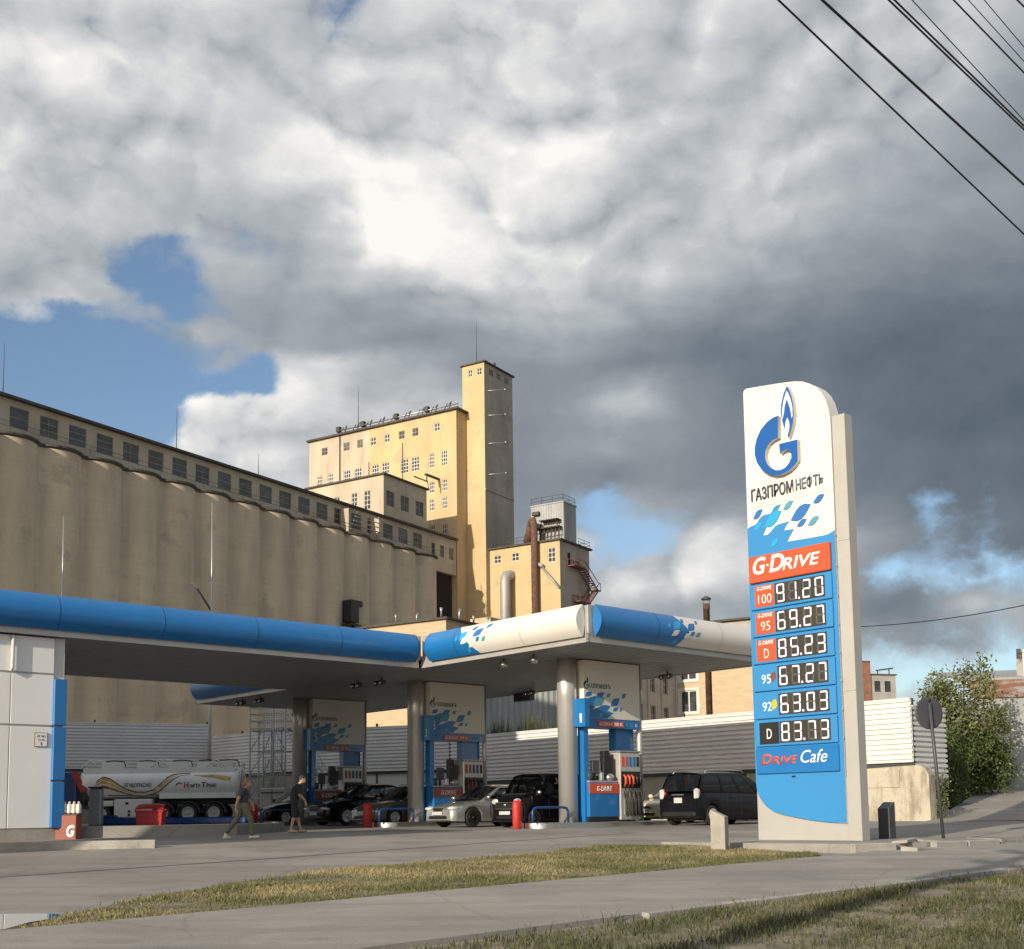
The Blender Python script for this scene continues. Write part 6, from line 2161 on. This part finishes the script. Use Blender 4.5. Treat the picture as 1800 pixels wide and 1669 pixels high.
# local: x right, front (towards camera) is -y
sec = []
for k in range(28):
    a = 2 * math.pi * k / 28
    sec.append((1.22 * math.copysign(abs(math.cos(a)) ** .72, math.cos(a)), .80 * math.copysign(abs(math.sin(a)) ** .85, math.sin(a))))
rws = []
for x, kx, zo in ((-3.80, .80, .06), (-3.70, .93, .03), (-3.55, 1, 0), (-1.6, 1, 0), (1.5, 1, 0), (4.1, 1, 0), (4.25, .93, 0), (4.34, .80, 0)):
    rws.append([(x + (-.35 if (x < -3.5 and b > 0) else 0) * (b > 0), a * kx, 2.06 + zo + b * kx) for a, b in sec])
mb = MB().grid(rws, sm=True, close=True)
mb.add(rws[0], [tuple(reversed(range(28)))], 0, False).add(rws[-1], [tuple(range(28))], 0, False)
mb.build('tank', m_tank, tk, sharp=50, fix=True)
MB().box(-3.95, 4.2, -.95, -.85, 2.66, 2.92).box(-3.95, 4.2, .85, .95, 2.66, 2.92).box(-3.95, 4.2, -.84, .84, 2.80, 2.84).build('walkway', m_tank, tk)
for x0_, x1_ in ((-3.1, -2.0), (-1.2, -.2), (.4, 1.6), (2.0, 2.9), (3.1, 3.9)):
    MB().cbox(((x0_ + x1_) / 2, -.1, 3.04), (x1_ - x0_, .9, .40), .03).build('hatch_box', m_white_d, tk)
for xx in (-3.6, .1, 3.1):
    MB().tube([(xx - .5, -.9, 2.9), (xx, -.9, 3.38), (xx + .55, -.9, 2.9)], .04, 6).tube([(xx, -.9, 2.92), (xx, -.9, 3.36)], .03, 6).tube([(xx, -.9, 3.37), (xx + .6, .7, 3.37)], .03, 6).build('rail_frame', m_white, tk)
for xx in (-2.4, -.6, 1.2, 2.6, 3.7):
    MB().tube([(xx - .5, -.5, 3.30), (xx, -.52, 3.34), (xx + .5, -.5, 3.28)], .035, 6).tube([(xx + .5, -.5, 3.28), (xx + .6, -.5, 2.95)], .03, 6).build('hose_pipe', m_black, tk)
MB().box(.2, 4.25, -1.16, 1.16, 1.28, 1.58).build('rear_skirt', m_tank, tk)
MB().box(-4.0, 4.3, -.5, .5, .95, 1.27).build('chassis', m_black, tk)
eq = MB().cbox((-1.15, -1.05, .79), (2.0, .5, .96), .03).cbox((-2.9, -1.0, 1.05), (1.3, .4, .30), .03)
eq = eq.build('equipment_box', m_white_d, tk)
MB().box(-.75, -.45, -1.32, -1.302, .74, .94).box(-1.55, -1.40, -1.32, -1.302, .98, 1.10).lathe([(.07, -.02), (.07, 0)], (-1.35, -1.302, .62), 'y', 12).lathe([(.07, -.02), (.07, 0)], (-1.35, -1.302, .44), 'y', 12).build('valve', m_black, eq)
for xx in (.35, 1.73, 3.10):
    for s in (-1, 1):
        wheel(tk, xx, s * .98, .50, .34, m_galv_dull, s)
    pts = [(xx + .62 * math.cos(a), .5 + .62 * math.sin(a)) for a in [math.pi * k / 12 for k in range(13)]]
    q = pts + [(x * .0 + xx + (x - xx) * .94, .5 + (z - .5) * .94) for x, z in reversed(pts)]
    MB().prism(q, (0, -1.18, 0), (1, 0, 0), (0, 0, 1), (0, .4, 0)).build('mudguard', m_dkgrey, tk)
MB().box(-4.2, .1, -1.18, -1.14, .45, .62).box(-4.2, .1, -1.18, -1.14, .80, .9).build('side_guard', m_galv, tk) if False else None
# cab
cabm = MB()
pr = [(-5.8, .75), (-5.85, 1.6), (-5.7, 2.3), (-5.4, 2.70), (-4.5, 2.76), (-4.25, 2.72), (-4.20, .75)]
cabm.prism(pr, (0, -1.2, 0), (1, 0, 0), (0, 0, 1), (0, 2.4, 0))
cabm.build('cab', m_cab_blue, tk, bevel=.06)
MB().prism([(-4.50, 2.74), (-4.18, 2.78), (-4.02, 2.45), (-3.66, 1.66), (-3.98, 1.66), (-4.32, 2.3)], (0, -1.21, 0), (1, 0, 0), (0, 0, 1), (0, .03, 0)).build('side_fairing', m_cab_red, tk)
MB().prism([(-5.7, 1.75), (-5.6, 2.25), (-5.3, 2.25), (-5.3, 1.75)], (0, -1.203, 0), (1, 0, 0), (0, 0, 1), (0, -.012, 0)).build('side_window', m_carglass, tk)
MB().prism([(-5.2, .8), (-5.2, 2.2), (-5.17, 2.2), (-5.17, .8)], (0, -1.201, 0), (1, 0, 0), (0, 0, 1), (0, -.012, 0)).build('door_seam', m_black, tk)
for xx in (-5.3, -2.9):
    for s in (-1, 1):
        wheel(tk, xx, s * 1.0, .50, .32, m_galv_dull, s)


def tank_y(z):
    b = (z - 2.06) / .80
    b = max(-.98, min(.98, b))
    sa = abs(b) ** (1 / .85)
    ca = math.sqrt(max(0, 1 - sa * sa))
    return -1.22 * ca ** .72


def tank_strip(center, mat, name, off=.012):
    """center: list of (x, z, half thickness)"""
    rws_ = []
    for x, z, hth in center:
        rws_.append([(x, tank_y(z + hth * k) - off, z + hth * k) for k in (-1, -.5, 0, .5, 1)])
    MB().grid(rws_, sm=True).build(name, mat, tk)


wv = [(-3.25, 1.80, .06), (-3.1, 2.02, .27), (-2.8, 2.18, .32), (-2.4, 2.08, .30), (-2.0, 1.88, .22), (-1.6, 1.68, .15), (-1.1, 1.54, .12), (-.6, 1.52, .11), (-.1, 1.64, .12), (.3, 1.90, .20), (.6, 2.18, .24), (.9, 2.40, .17), (1.3, 2.54, .06), (1.8, 2.58, .02)]
tank_strip(wv, m_gold, 'gold_wave')
tank_strip([(x, z + h * .9, .03) for x, z, h in wv], m_gold_dk, 'brown_wave', .018)
tank_strip([(x, z - h * .3, .03) for x, z, h in wv], m_white, 'white_wave', .018)
tank_strip([(x, z + h * .3, .02) for x, z, h in wv], m_white, 'white_wave', .018)
tank_strip([(x, z - h * .8, .02) for x, z, h in wv], m_gold_dk, 'brown_wave', .018)
tank_strip([(2.0, 2.50, .02), (2.5, 2.46, .05), (3.0, 2.44, .08), (3.6, 2.34, .12), (4.0, 2.3, .08)], m_gold, 'gold_wave')
tank_strip([(x, 1.47, .018) for x in np.linspace(-2.6, 4.1, 12)], m_rust2, 'reflective_strip')


def tank_text(txt, x0_, x1_, z0_, z1_, mat, **kw):
    o = lettering('tank_lettering', txt, x1_ - x0_, z1_ - z0_, (x0_, 0, z0_), (1, 0, 0), (0, -1, 0), mat, tk, .006, **kw)
    for v in o.data.vertices:
        v.co.y += tank_y(v.co.z) - .012


tank_text('ОГНЕОПАСНО', -1.68, -.22, 1.90, 2.12, m_textd, bold=.015)
tank_text('Н', 1.50, 1.78, 1.84, 2.14, m_cab_red, shear=.1, bold=.04)
tank_text('АФТА', 1.80, 2.38, 1.84, 2.05, m_textd, shear=.1, bold=.04)
tank_text('Т', 2.44, 2.70, 1.84, 2.14, m_cab_red, shear=.1, bold=.04)
tank_text('РАНС', 2.70, 3.24, 1.84, 2.05, m_textd, shear=.1, bold=.04)
tank_strip([(1.06, 1.9, .02), (1.12, 2.02, .05), (1.25, 2.1, .03), (1.4, 2.06, .03), (1.44, 1.95, .01)], m_dkgrey, 'deer_mark')
MB().tube([(4.36, -.6, 1.4), (4.45, -.6, 2.6), (4.40, -.6, 3.2)], .04, 6).tube([(4.4, -.3, 1.4), (4.5, -.3, 2.9), (4.4, 0, 3.2)], .03, 6).tube([(4.36, .1, 2.9), (4.6, -.6, 3.15), (4.36, -.9, 2.9)], .03, 6).build('rear_ladder', m_galv, tk)

# ================================================================== STAIR TOWER
sct = thing('stair_tower', 'steel lattice stair tower with a caged platform behind the canopy', 'stair tower', (-13.4, 62.0, .97), -.25)
mb = MB()
for x in (0, .75, 1.3, 1.95):
    for y in (0, 1.0):
        mb.tube([(x, y, 0), (x, y, 5.2 if x < 1.9 else 5.9)], .045, 6)
mb.tube([(0, 0, 5.9), (0, 0, 4.5)], .035, 6).tube([(.75, 0, 5.9), (.75, 0, 4.5)], .035, 6).tube([(1.3, 0, 6.0), (1.3, 0, 4.5)], .04, 6)
for z in (1.2, 2.4, 3.6, 4.75):
    mb.tube([(0, 0, z), (1.95, 0, z)], .035, 5).tube([(0, 1, z), (1.95, 1, z)], .035, 5)
for z in (5.15, 5.5, 5.85):
    mb.tube([(0, 0, z), (.75, 0, z)], .03, 5).tube([(0, 0, z), (0, 1, z)], .03, 5).tube([(0, 1, z), (1.95, 1, z)], .03, 5).tube([(.75, 0, z), (1.95, 0, z)], .03, 5)
for z in (1.2, 2.4, 3.6):
    mb.tube([(0, 0, z), (.75, 0, z + 1.15)], .025, 5).tube([(.75, 0, z), (1.3, 0, z + 1.15)], .025, 5).tube([(1.3, 0, z + 1.15), (1.95, 0, z)], .025, 5)
mb.build('frame', m_galv_dull, sct)
mb = MB()
for k in range(9):
    mb.tube([(.9 + k * .13, -.05, .4), (.9 + k * .13, -.05, 5.85)], .018, 5)
for k in range(18):
    mb.tube([(.85, -.05, .5 + k * .3), (1.98, -.05, .5 + k * .3)], .014, 5)
mb.build('lattice', m_galv, sct)
mb = MB()
for k in range(16):
    tt = k / 15
    mb.box(2.0 + 2.6 * tt, 2.28 + 2.6 * tt, .05, .9, 4.7 - 4.4 * tt, 4.74 - 4.4 * tt)
for y in (0.02, .93):
    mb.tube([(1.95, y, 4.72), (4.75, y, .05)], .05, 6).tube([(1.95, y, 5.75), (4.75, y, 1.05)], .03, 6).tube([(1.95, y, 5.3), (4.75, y, .6)], .022, 6)
    for k in range(8):
        tt = k / 7
        mb.tube([(1.95 + 2.8 * tt, y, 4.72 - 4.67 * tt), (1.95 + 2.8 * tt, y, 5.75 - 4.7 * tt)], .022, 5)
mb.build('stair', m_galv, sct)
MB().box(0, 1.95, 0, 1, 4.62, 4.68).build('platform', m_galv_dull, sct)
cabn = thing('pump_cabinet', 'grey steel cabinet standing below the stair tower', 'cabinet', (-11.9, 61.0, .97), -.2)
MB().cbox((0, 0, .85), (1.3, .8, 1.7), .03).build('cabinet_body', m_galv_dull, cabn)
MB().box(-.02, .02, -.415, -.402, .1, 1.65).box(-.6, .6, -.43, -.402, 1.45, 1.5).build('door_gap', m_dkgrey, cabn)

# ================================================================== MASTS, LAMPS, CABLES
ms_ = thing('lamp_mast', 'slender pale mast with an angled street lamp rising in front of the silos', 'lamp mast', (-17.6, 70.6, 1.0))
MB().tube([(0, 0, 0), (0, 0, 7), (0, 0, 13.4), (-.05, 0, 18.8)], [.13, .10, .06, .03], 10).build('mast', m_galv, ms_)
MB().tube([(0, 0, 12.3), (-.45, 0, 13.0), (-.85, 0, 13.65)], .06, 8).build('arm', m_dkgrey, ms_)
o = MB().cbox((0, 0, 0), (.55, .22, .09), .03).build('lamp_head', m_galv, ms_)
o.location = (-1.0, 0, 13.78)
o.rotation_euler = (0, .5, 0)
o2 = MB().box(-.28, .05, -.11, .11, .05, .09).build('lamp_cover', m_white, o)
m2 = thing('lightning_mast', 'slender pale mast without a lamp at the left in front of the silos', 'mast', (-26.4, 70.6, 1.0))
MB().tube([(0, 0, 0), (0, 0, 9), (0, 0, 14), (-.05, 0, 18.1)], [.13, .09, .06, .025], 10).build('mast', m_galv, m2)
runs = [
    ((3.870, 16.000, 12.589), (9.888, 22.200, 12.128), .028, 'lowest black overhead cable, ending furthest down at the right border'),
    ((4.486, 16.000, 12.581), (9.451, 21.095, 12.531), .036, 'thick black overhead cable, second from below'),
    ((5.422, 16.000, 12.568), (8.755, 19.416, 12.612), .026, 'black overhead cable, lower of the close pair in the middle of the bundle'),
    ((5.502, 16.000, 12.567), (8.694, 19.272, 12.589), .026, 'black overhead cable, upper of the close pair in the middle of the bundle'),
    ((5.750, 16.000, 12.564), (8.499, 18.827, 12.425), .014, 'thin wire just above the close pair of cables'),
    ((6.334, 16.000, 12.556), (8.071, 17.780, 12.588), .022, 'black overhead cable, third from the upper right corner'),
    ((6.542, 16.000, 12.553), (7.912, 17.406, 12.534), .012, 'thin wire, second lowest of the three at the upper right corner'),
    ((6.766, 16.000, 12.550), (7.743, 17.005, 12.499), .012, 'thin wire near the upper right corner'),
    ((7.230, 16.000, 12.543), (7.399, 16.172, 12.560), .022, 'short bit of cable cutting the upper right corner'),
]
for A_, B_, r, lab in runs:
    A_, B_ = Vector(A_), Vector(B_)
    d = B_ - A_
    pts = []
    for k in range(21):
        t = -2.0 / d.length * 6 + (1 + 4.0 / d.length * 6) * k / 20
        p = A_ + d * t
        p.z += .0
        pts.append(p)
    mid = pts[10].copy()
    o = MB().tube([p - mid for p in pts], r * .55, 7).build('overhead_cable', m_wire)
    o.location = mid
    tag(o, lab, 'cable', 'overhead cables along the road')
up_t = thing('shadow_pole', 'utility pole added unseen beside the camera to throw a long shadow over the lawn', 'utility pole', (-6.2, -.5, 0))  # unseen pole and cross arms added for their cast shadow
MB().tube([(0, 0, 0), (0, 0, 5), (0, 0, 10.2)], [.21, .19, .15], 12).build('pole', m_greyblk, up_t)
MB().box(-.08, .08, -1.3, 1.3, 9.2, 9.4).box(-.08, .08, -.9, .9, 8.3, 8.48).box(-.3, .3, -.25, .25, 7.2, 7.9).build('cross_arm', m_dkgrey, up_t)
A_, B_ = Vector((15.93, 58.00, 9.97)), Vector((22.06, 50.00, 9.74))
pts = [A_.lerp(B_, k / 12) - Vector((0, 0, .22 * 4 * (k / 12) * (1 - k / 12))) for k in range(-4, 15)]
o = MB().tube([p - A_ for p in pts], .022, 6).build('overhead_cable', m_wire)
o.location = A_
tag(o, 'single thin sagging wire low over the bush right of the price sign', 'cable')

# ================================================================== PEOPLE
def capsule(mb, p0, p1, r0, r1, n=12):
    p0, p1 = Vector(p0), Vector(p1)
    d = (p1 - p0)
    ln = max(d.length, 1e-4)
    d = d / ln
    pts, rs_ = [], []
    for k in range(4):
        a = math.pi / 2 * (1 - k / 4)
        pts.append(p0 - d * (r0 * math.sin(a)))
        rs_.append(max(r0 * math.cos(a), .001))
    for k in range(5):
        a = math.pi / 2 * k / 4
        pts.append(p1 + d * (r1 * math.sin(a)))
        rs_.append(max(r1 * math.cos(a), .001))
    mb.tube(pts, rs_, n)


def fused(name, caps, mat, parent, vox=.011, smooth=6):
    mb = MB()
    for c in caps:
        if c[0] == 'e':
            mb.ell(c[1], c[2], 16, 12)
        else:
            capsule(mb, *c)
    o = mb.build(name, mat, parent)
    md = o.modifiers.new('remesh', 'REMESH')
    md.mode = 'VOXEL'
    md.voxel_size = vox
    md.use_smooth_shade = True
    sm_ = o.modifiers.new('smooth', 'SMOOTH')
    sm_.iterations = smooth
    sm_.factor = .5
    dg = bpy.context.evaluated_depsgraph_get()
    me = bpy.data.meshes.new_from_object(o.evaluated_get(dg))
    me.name = name
    o.modifiers.clear()
    o.data = me
    if not me.materials:
        me.materials.append(mat)
    for p in me.polygons:
        p.use_smooth = True
    return o


def hand(wr, fw, side, curl=.5):
    """palm, four unequal fingers and a thumb hanging from the wrist; fw: forward unit (x) sign"""
    caps = []
    x, y, z = wr
    caps.append(((x, y, z - .02), (x + .008, y, z - .085), .026, .028))
    for k, (ox, ln) in enumerate(((-.027, .060), (-.009, .074), (.009, .080), (.027, .070))):
        b = (x + ox + .008, y, z - .10)
        m_ = (x + ox + .014 + .01 * curl, y + side * -.006, z - .10 - ln * .5)
        e = (x + ox + .016 + .02 * curl, y + side * -.024 * curl * 1.5, z - .10 - ln * .95)
        caps.append((b, m_, .0098, .009))
        caps.append((m_, e, .009, .0075))
    caps.append(((x + .025, y, z - .045), (x + .052, y - side * .012, z - .085), .012, .010))
    caps.append(((x + .052, y - side * .012, z - .085), (x + .058, y - side * .018, z - .115), .010, .008))
    return caps


def figure(label, loc, rz, J, clothes, hair, scale=1.0):
    t = thing('person', label, 'person', loc, rz)
    t.scale = (scale,) * 3
    caps = []
    hd = Vector(J['head'])
    tilt = J.get('tilt', 0)
    caps.append(('e', hd, (.098, .076, .118)))
    caps.append(('e', hd + Vector((.030, 0, -.050)), (.068, .058, .070)))
    ct, st_ = math.cos(tilt), math.sin(tilt)

    def hp(x, y, z):
        return hd + Vector((x * ct + z * st_, y, -x * st_ + z * ct))
    caps.append((hp(.094, 0, .005), hp(.112, 0, -.028), .010, .015))                 # nose
    caps.append((hp(.085, -.022, -.062), hp(.085, .022, -.062), .009, .009))          # lips
    caps.append((hp(.08, -.035, .028), hp(.08, .035, .028), .014, .014))              # brow
    for s in (-1, 1):
        caps.append((hp(-.01, s * .076, -.02), hp(-.015, s * .08, .02), .012, .016))   # ears
    caps.append((J['neck'], hd - Vector((.01, 0, .05)), .056, .050))
    caps.append((J['pelvis'], J['waist'], .128, .115))
    caps.append((J['waist'], J['chest'], .118, .142))
    caps.append((J['chest'], J['neck'], .12, .058))
    for s in ('L', 'R'):
        k = 1 if s == 'L' else -1
        sh, elb, wr = J['sh' + s], J['el' + s], J['wr' + s]
        caps.append((J['chest'], sh, .095, .066))
        caps.append((sh, elb, .056, .043))
        caps.append((elb, wr, .043, .027))
        caps += hand(wr, 1, k)
        hip, kn, an, toe = J['hip' + s], J['kn' + s], J['an' + s], J['toe' + s]
        caps.append((J['pelvis'], hip, .11, .098))
        caps.append((hip, kn, .092, .060))
        m_ = Vector(kn).lerp(Vector(an), .3)
        caps.append((kn, m_, .056, .060))
        caps.append((m_, an, .060, .036))
        caps.append((an, toe, .038, .030))
    fused('body', caps, m_skin, t, .0085, 4)
    for nm, mat, cc in clothes(J):
        fused(nm, cc, mat, t, .012, 5)
    fused('hair', hair(hd, hp), J['hairmat'], t, .011, 4)
    eb = MB()
    for s in (-1, 1):
        eb.ell(hp(.083, s * .032, .008), (.010, .013, .009), 8, 6)
    eb.build('eyes', m_black, t)
    for s in ('L', 'R'):
        an, toe = Vector(J['an' + s]), Vector(J['toe' + s])
        heel = an + (an - toe).normalized() * .055
        heel.z = toe.z
        fused('shoe', [(heel + Vector((0, 0, .0)), toe, .047, .040), (an, heel.lerp(toe, .4), .048, .048)], J['shoemat'], t, .011, 4)
    return t


def cl_woman(J):
    top_ = [(J['pelvis'], J['waist'], .137, .128), (J['waist'], J['chest'], .130, .153), (J['chest'], Vector(J['neck']) - Vector((0, 0, .05)), .13, .072)]
    tr = [(J['waist'] - Vector((0, 0, .06)), J['pelvis'], .126, .137)]
    for s in ('L', 'R'):
        top_ += [(J['chest'], J['sh' + s], .104, .076), (J['sh' + s], Vector(J['sh' + s]).lerp(Vector(J['el' + s]), .6), .068, .060)]
        tr += [(J['pelvis'], J['hip' + s], .122, .110), (J['hip' + s], J['kn' + s], .106, .078), (J['kn' + s], Vector(J['kn' + s]).lerp(Vector(J['an' + s]), .92), .078, .064)]
    return [('t_shirt', m_tee, top_), ('trousers', m_olive, tr)]


def cl_man(J):
    top_ = [(J['pelvis'], J['waist'], .142, .136), (J['waist'], J['chest'], .138, .165), (J['chest'], Vector(J['neck']) - Vector((0, 0, .05)), .14, .076)]
    tr = [(J['waist'] - Vector((0, 0, .06)), J['pelvis'], .128, .136)]
    for s in ('L', 'R'):
        top_ += [(J['chest'], J['sh' + s], .112, .084), (J['sh' + s], Vector(J['sh' + s]).lerp(Vector(J['el' + s]), .72), .078, .072)]
        tr += [(J['pelvis'], J['hip' + s], .124, .114), (J['hip' + s], Vector(J['hip' + s]).lerp(Vector(J['kn' + s]), .92), .112, .098)]
    return [('t_shirt', m_navycl, top_), ('shorts', m_navycl, tr)]


V3 = lambda *a: Vector(a)
Jw = dict(head=V3(.08, 0, 1.50), neck=V3(.03, 0, 1.36), chest=V3(.0, 0, 1.20), waist=V3(-.01, 0, 1.02), pelvis=V3(0, 0, .90), tilt=.15,
          shL=V3(-.01, .17, 1.30), elL=V3(.08, .22, 1.06), wrL=V3(.22, .19, .92), shR=V3(.01, -.17, 1.30), elR=V3(-.13, -.22, 1.06), wrR=V3(-.19, -.20, .84),
          hipL=V3(-.01, .09, .86), knL=V3(-.20, .09, .50), anL=V3(-.46, .08, .17), toeL=V3(-.36, .08, .05),
          hipR=V3(.02, -.09, .86), knR=V3(.20, -.09, .50), anR=V3(.25, -.09, .10), toeR=V3(.40, -.10, .06), hairmat=m_hair_r, shoemat=m_shoe)
hair_w = lambda hd, hp: [('e', hd + V3(-.018, 0, .028), (.102, .092, .112)), ('e', hd + V3(-.06, 0, -.03), (.062, .085, .10))]
hair_m = lambda hd, hp: [('e', hd + V3(-.014, 0, .034), (.098, .084, .100))]
figure('woman in a dark t shirt and olive trousers striding right across the forecourt', (-6.98, 31.6, G(0, 31.6)), rad(8), Jw, cl_woman, hair_w, .97)
Jm = dict(head=V3(.22, 0, 1.60), neck=V3(.13, 0, 1.46), chest=V3(.05, 0, 1.30), waist=V3(-.01, 0, 1.08), pelvis=V3(-.02, 0, .95), tilt=.75,
          shL=V3(.05, .20, 1.40), elL=V3(.16, .25, 1.13), wrL=V3(.30, .17, .98), shR=V3(.07, -.20, 1.40), elR=V3(.13, -.25, 1.12), wrR=V3(.30, -.19, .96),
          hipL=V3(-.02, .10, .91), knL=V3(.06, .10, .50), anL=V3(.18, .10, .10), toeL=V3(.33, .11, .05),
          hipR=V3(-.02, -.10, .91), knR=V3(-.02, -.10, .50), anR=V3(-.12, -.10, .12), toeR=V3(.02, -.11, .05), hairmat=m_hair_d, shoemat=m_skin)
figure('man in black t shirt and shorts walking with his head bowed before the black hatchback', (-6.42, 35.9, G(0, 35.9)), rad(12), Jm, cl_man, hair_m, .98)
Js = dict(head=V3(.03, 0, 1.62), neck=V3(0, 0, 1.48), chest=V3(0, 0, 1.32), waist=V3(0, 0, 1.10), pelvis=V3(0, 0, .97), tilt=.1,
          shL=V3(0, .20, 1.42), elL=V3(0, .25, 1.14), wrL=V3(.08, .24, .90), shR=V3(0, -.20, 1.42), elR=V3(0, -.25, 1.14), wrR=V3(.08, -.24, .90),
          hipL=V3(0, .10, .93), knL=V3(.02, .10, .51), anL=V3(0, .10, .10), toeL=V3(.14, .11, .05),
          hipR=V3(0, -.10, .93), knR=V3(.02, -.10, .51), anR=V3(0, -.10, .10), toeR=V3(.14, -.11, .05), hairmat=m_hair_d, shoemat=m_black)
xs_, ys_, _ = Wc(5.3, 14.75)
figure('person with dark hair, only the head showing behind the grey car by the middle column', (xs_, ys_, G(0, ys_)), rad(140), Js, cl_man, hair_m, 1.0)

# ================================================================== BUSHES
def bush(name, label, cat, loc, blobs, stems, leaf=.11, group=None, mats=(None, None), seed=1):
    t = thing(name, label, cat, loc, 0, group)
    rg = np.random.default_rng(seed)
    tr = MB()
    for s in stems:
        tr.tube(s[0], s[1], 7)
    tr.build('trunk', m_bark, t)
    for mi, mat in enumerate(mats):
        Vs = []
        for (c, r, n, which) in blobs:
            if which != mi:
                continue
            # leaf sprays: short twigs, each with several leaves
            m = n // 8
            d = rg.normal(size=(m, 3))
            d /= np.linalg.norm(d, axis=1)[:, None]
            rad_ = rg.uniform(.25, 1.0, m) ** .55
            base = np.array(c) + d * rad_[:, None] * np.array(r)
            lump_ = np.sin(base[:, 0] * 5 + seed) * np.sin(base[:, 2] * 4.1 + 1) * np.sin(base[:, 1] * 4.7)
            base = base[lump_ > -.42]
            for k in range(6):
                p = base + rg.normal(size=base.shape) * leaf * 1.0
                ax = rg.normal(size=p.shape) + np.array([0, 0, -.25])
                ax /= np.linalg.norm(ax, axis=1)[:, None]
                up = rg.normal(size=p.shape) + np.array([0, 0, 1.2])
                sd = np.cross(ax, up)
                sd /= np.linalg.norm(sd, axis=1)[:, None] + 1e-9
                ln = leaf * rg.uniform(.7, 1.35, len(p))[:, None]
                q = np.stack([p, p + ax * ln * .45 + sd * ln * .26, p + ax * ln, p + ax * ln * .45 - sd * ln * .26], 1)
                Vs.append(q)
        if not Vs:
            continue
        V = np.concatenate(Vs)
        m = len(V)
        me = bpy.data.meshes.new('crown')
        me.vertices.add(m * 4)
        me.vertices.foreach_set('co', V.reshape(-1))
        me.loops.add(m * 4)
        me.loops.foreach_set('vertex_index', np.arange(m * 4, dtype=np.int32))
        me.polygons.add(m)
        me.polygons.foreach_set('loop_start', (np.arange(m) * 4).astype(np.int32))
        me.update(calc_edges=True)
        me.validate()
        me.materials.append(mat)
        lnk(bpy.data.objects.new('crown', me), t)
    return t


zb = 1.75
bush('tree', 'bushy multi stemmed tree with pale upper shoots in front of the metal warehouse', 'tree', (18.8, 50.8, zb),
     [((-.2, 0, .8), (1.75, 1.1, .9), 6500, 0), ((.5, 0, 1.9), (1.5, 1.1, 1.0), 6000, 0), ((-.9, 0, 2.0), (.9, .9, 1.0), 3000, 0), ((1.3, -.2, 1.1), (.75, .8, .8), 2200, 0),
      ((-1.05, 0, 3.5), (.75, .6, 1.3), 2600, 1), ((-.9, 0, 4.6), (.5, .45, .6), 800, 1), ((.05, 0, 3.7), (.55, .6, 1.2), 1700, 1), ((.2, 0, 5.0), (.35, .35, .55), 380, 1), ((1.0, 0, 3.9), (.5, .5, 1.4), 1300, 1), ((1.0, 0, 5.3), (.28, .3, .55), 300, 1),
      ((1.55, 0, 3.1), (.5, .5, .7), 900, 1), ((-.3, 0, 2.9), (1.1, .8, .8), 2200, 1)],
     [([(0, 0, -.4), (-.3, 0, 1.5), (-.9, 0, 3.2), (-1.0, 0, 4.6)], [.10, .08, .05, .02]), ([(.1, .1, -.4), (.1, .1, 2), (.1, 0, 3.6), (.2, 0, 5.3)], [.09, .07, .04, .015]),
      ([(.2, 0, -.4), (.6, 0, 1.8), (.95, 0, 3.7), (1.05, 0, 5.6)], [.09, .07, .04, .015]), ([(.6, 0, 1.6), (1.3, 0, 2.5), (1.7, 0, 3.4)], [.05, .035, .015])],
     .155, None, (m_leaf, m_leaf2), 4)
bush('shrub', 'dark shrub in the shade behind the round road sign', 'shrub', (16.8, 47.2, 1.2),
     [((0, 0, .9), (.8, .8, 1.1), 3200, 0), ((.3, 0, 2.2), (.7, .7, 1.0), 2200, 0)], [([(0, 0, -.3), (.1, 0, 1.2), (.3, 0, 2.6)], [.06, .04, .015])], .12, None, (m_leaf, m_leaf2), 9)
bush('shrub', 'small leafy shrub growing at the corner of the stained concrete wall', 'shrub', (14.75, 42.35, .75),
     [((0, 0, .5), (.32, .3, .5), 700, 1), ((.05, 0, 1.1), (.25, .25, .45), 420, 1), ((.2, 0, 1.5), (.2, .2, .25), 150, 1)], [([(0, 0, -.1), (.05, 0, .8), (.15, 0, 1.6)], [.025, .018, .006])], .085, None, (m_leaf, m_leaf2), 14)
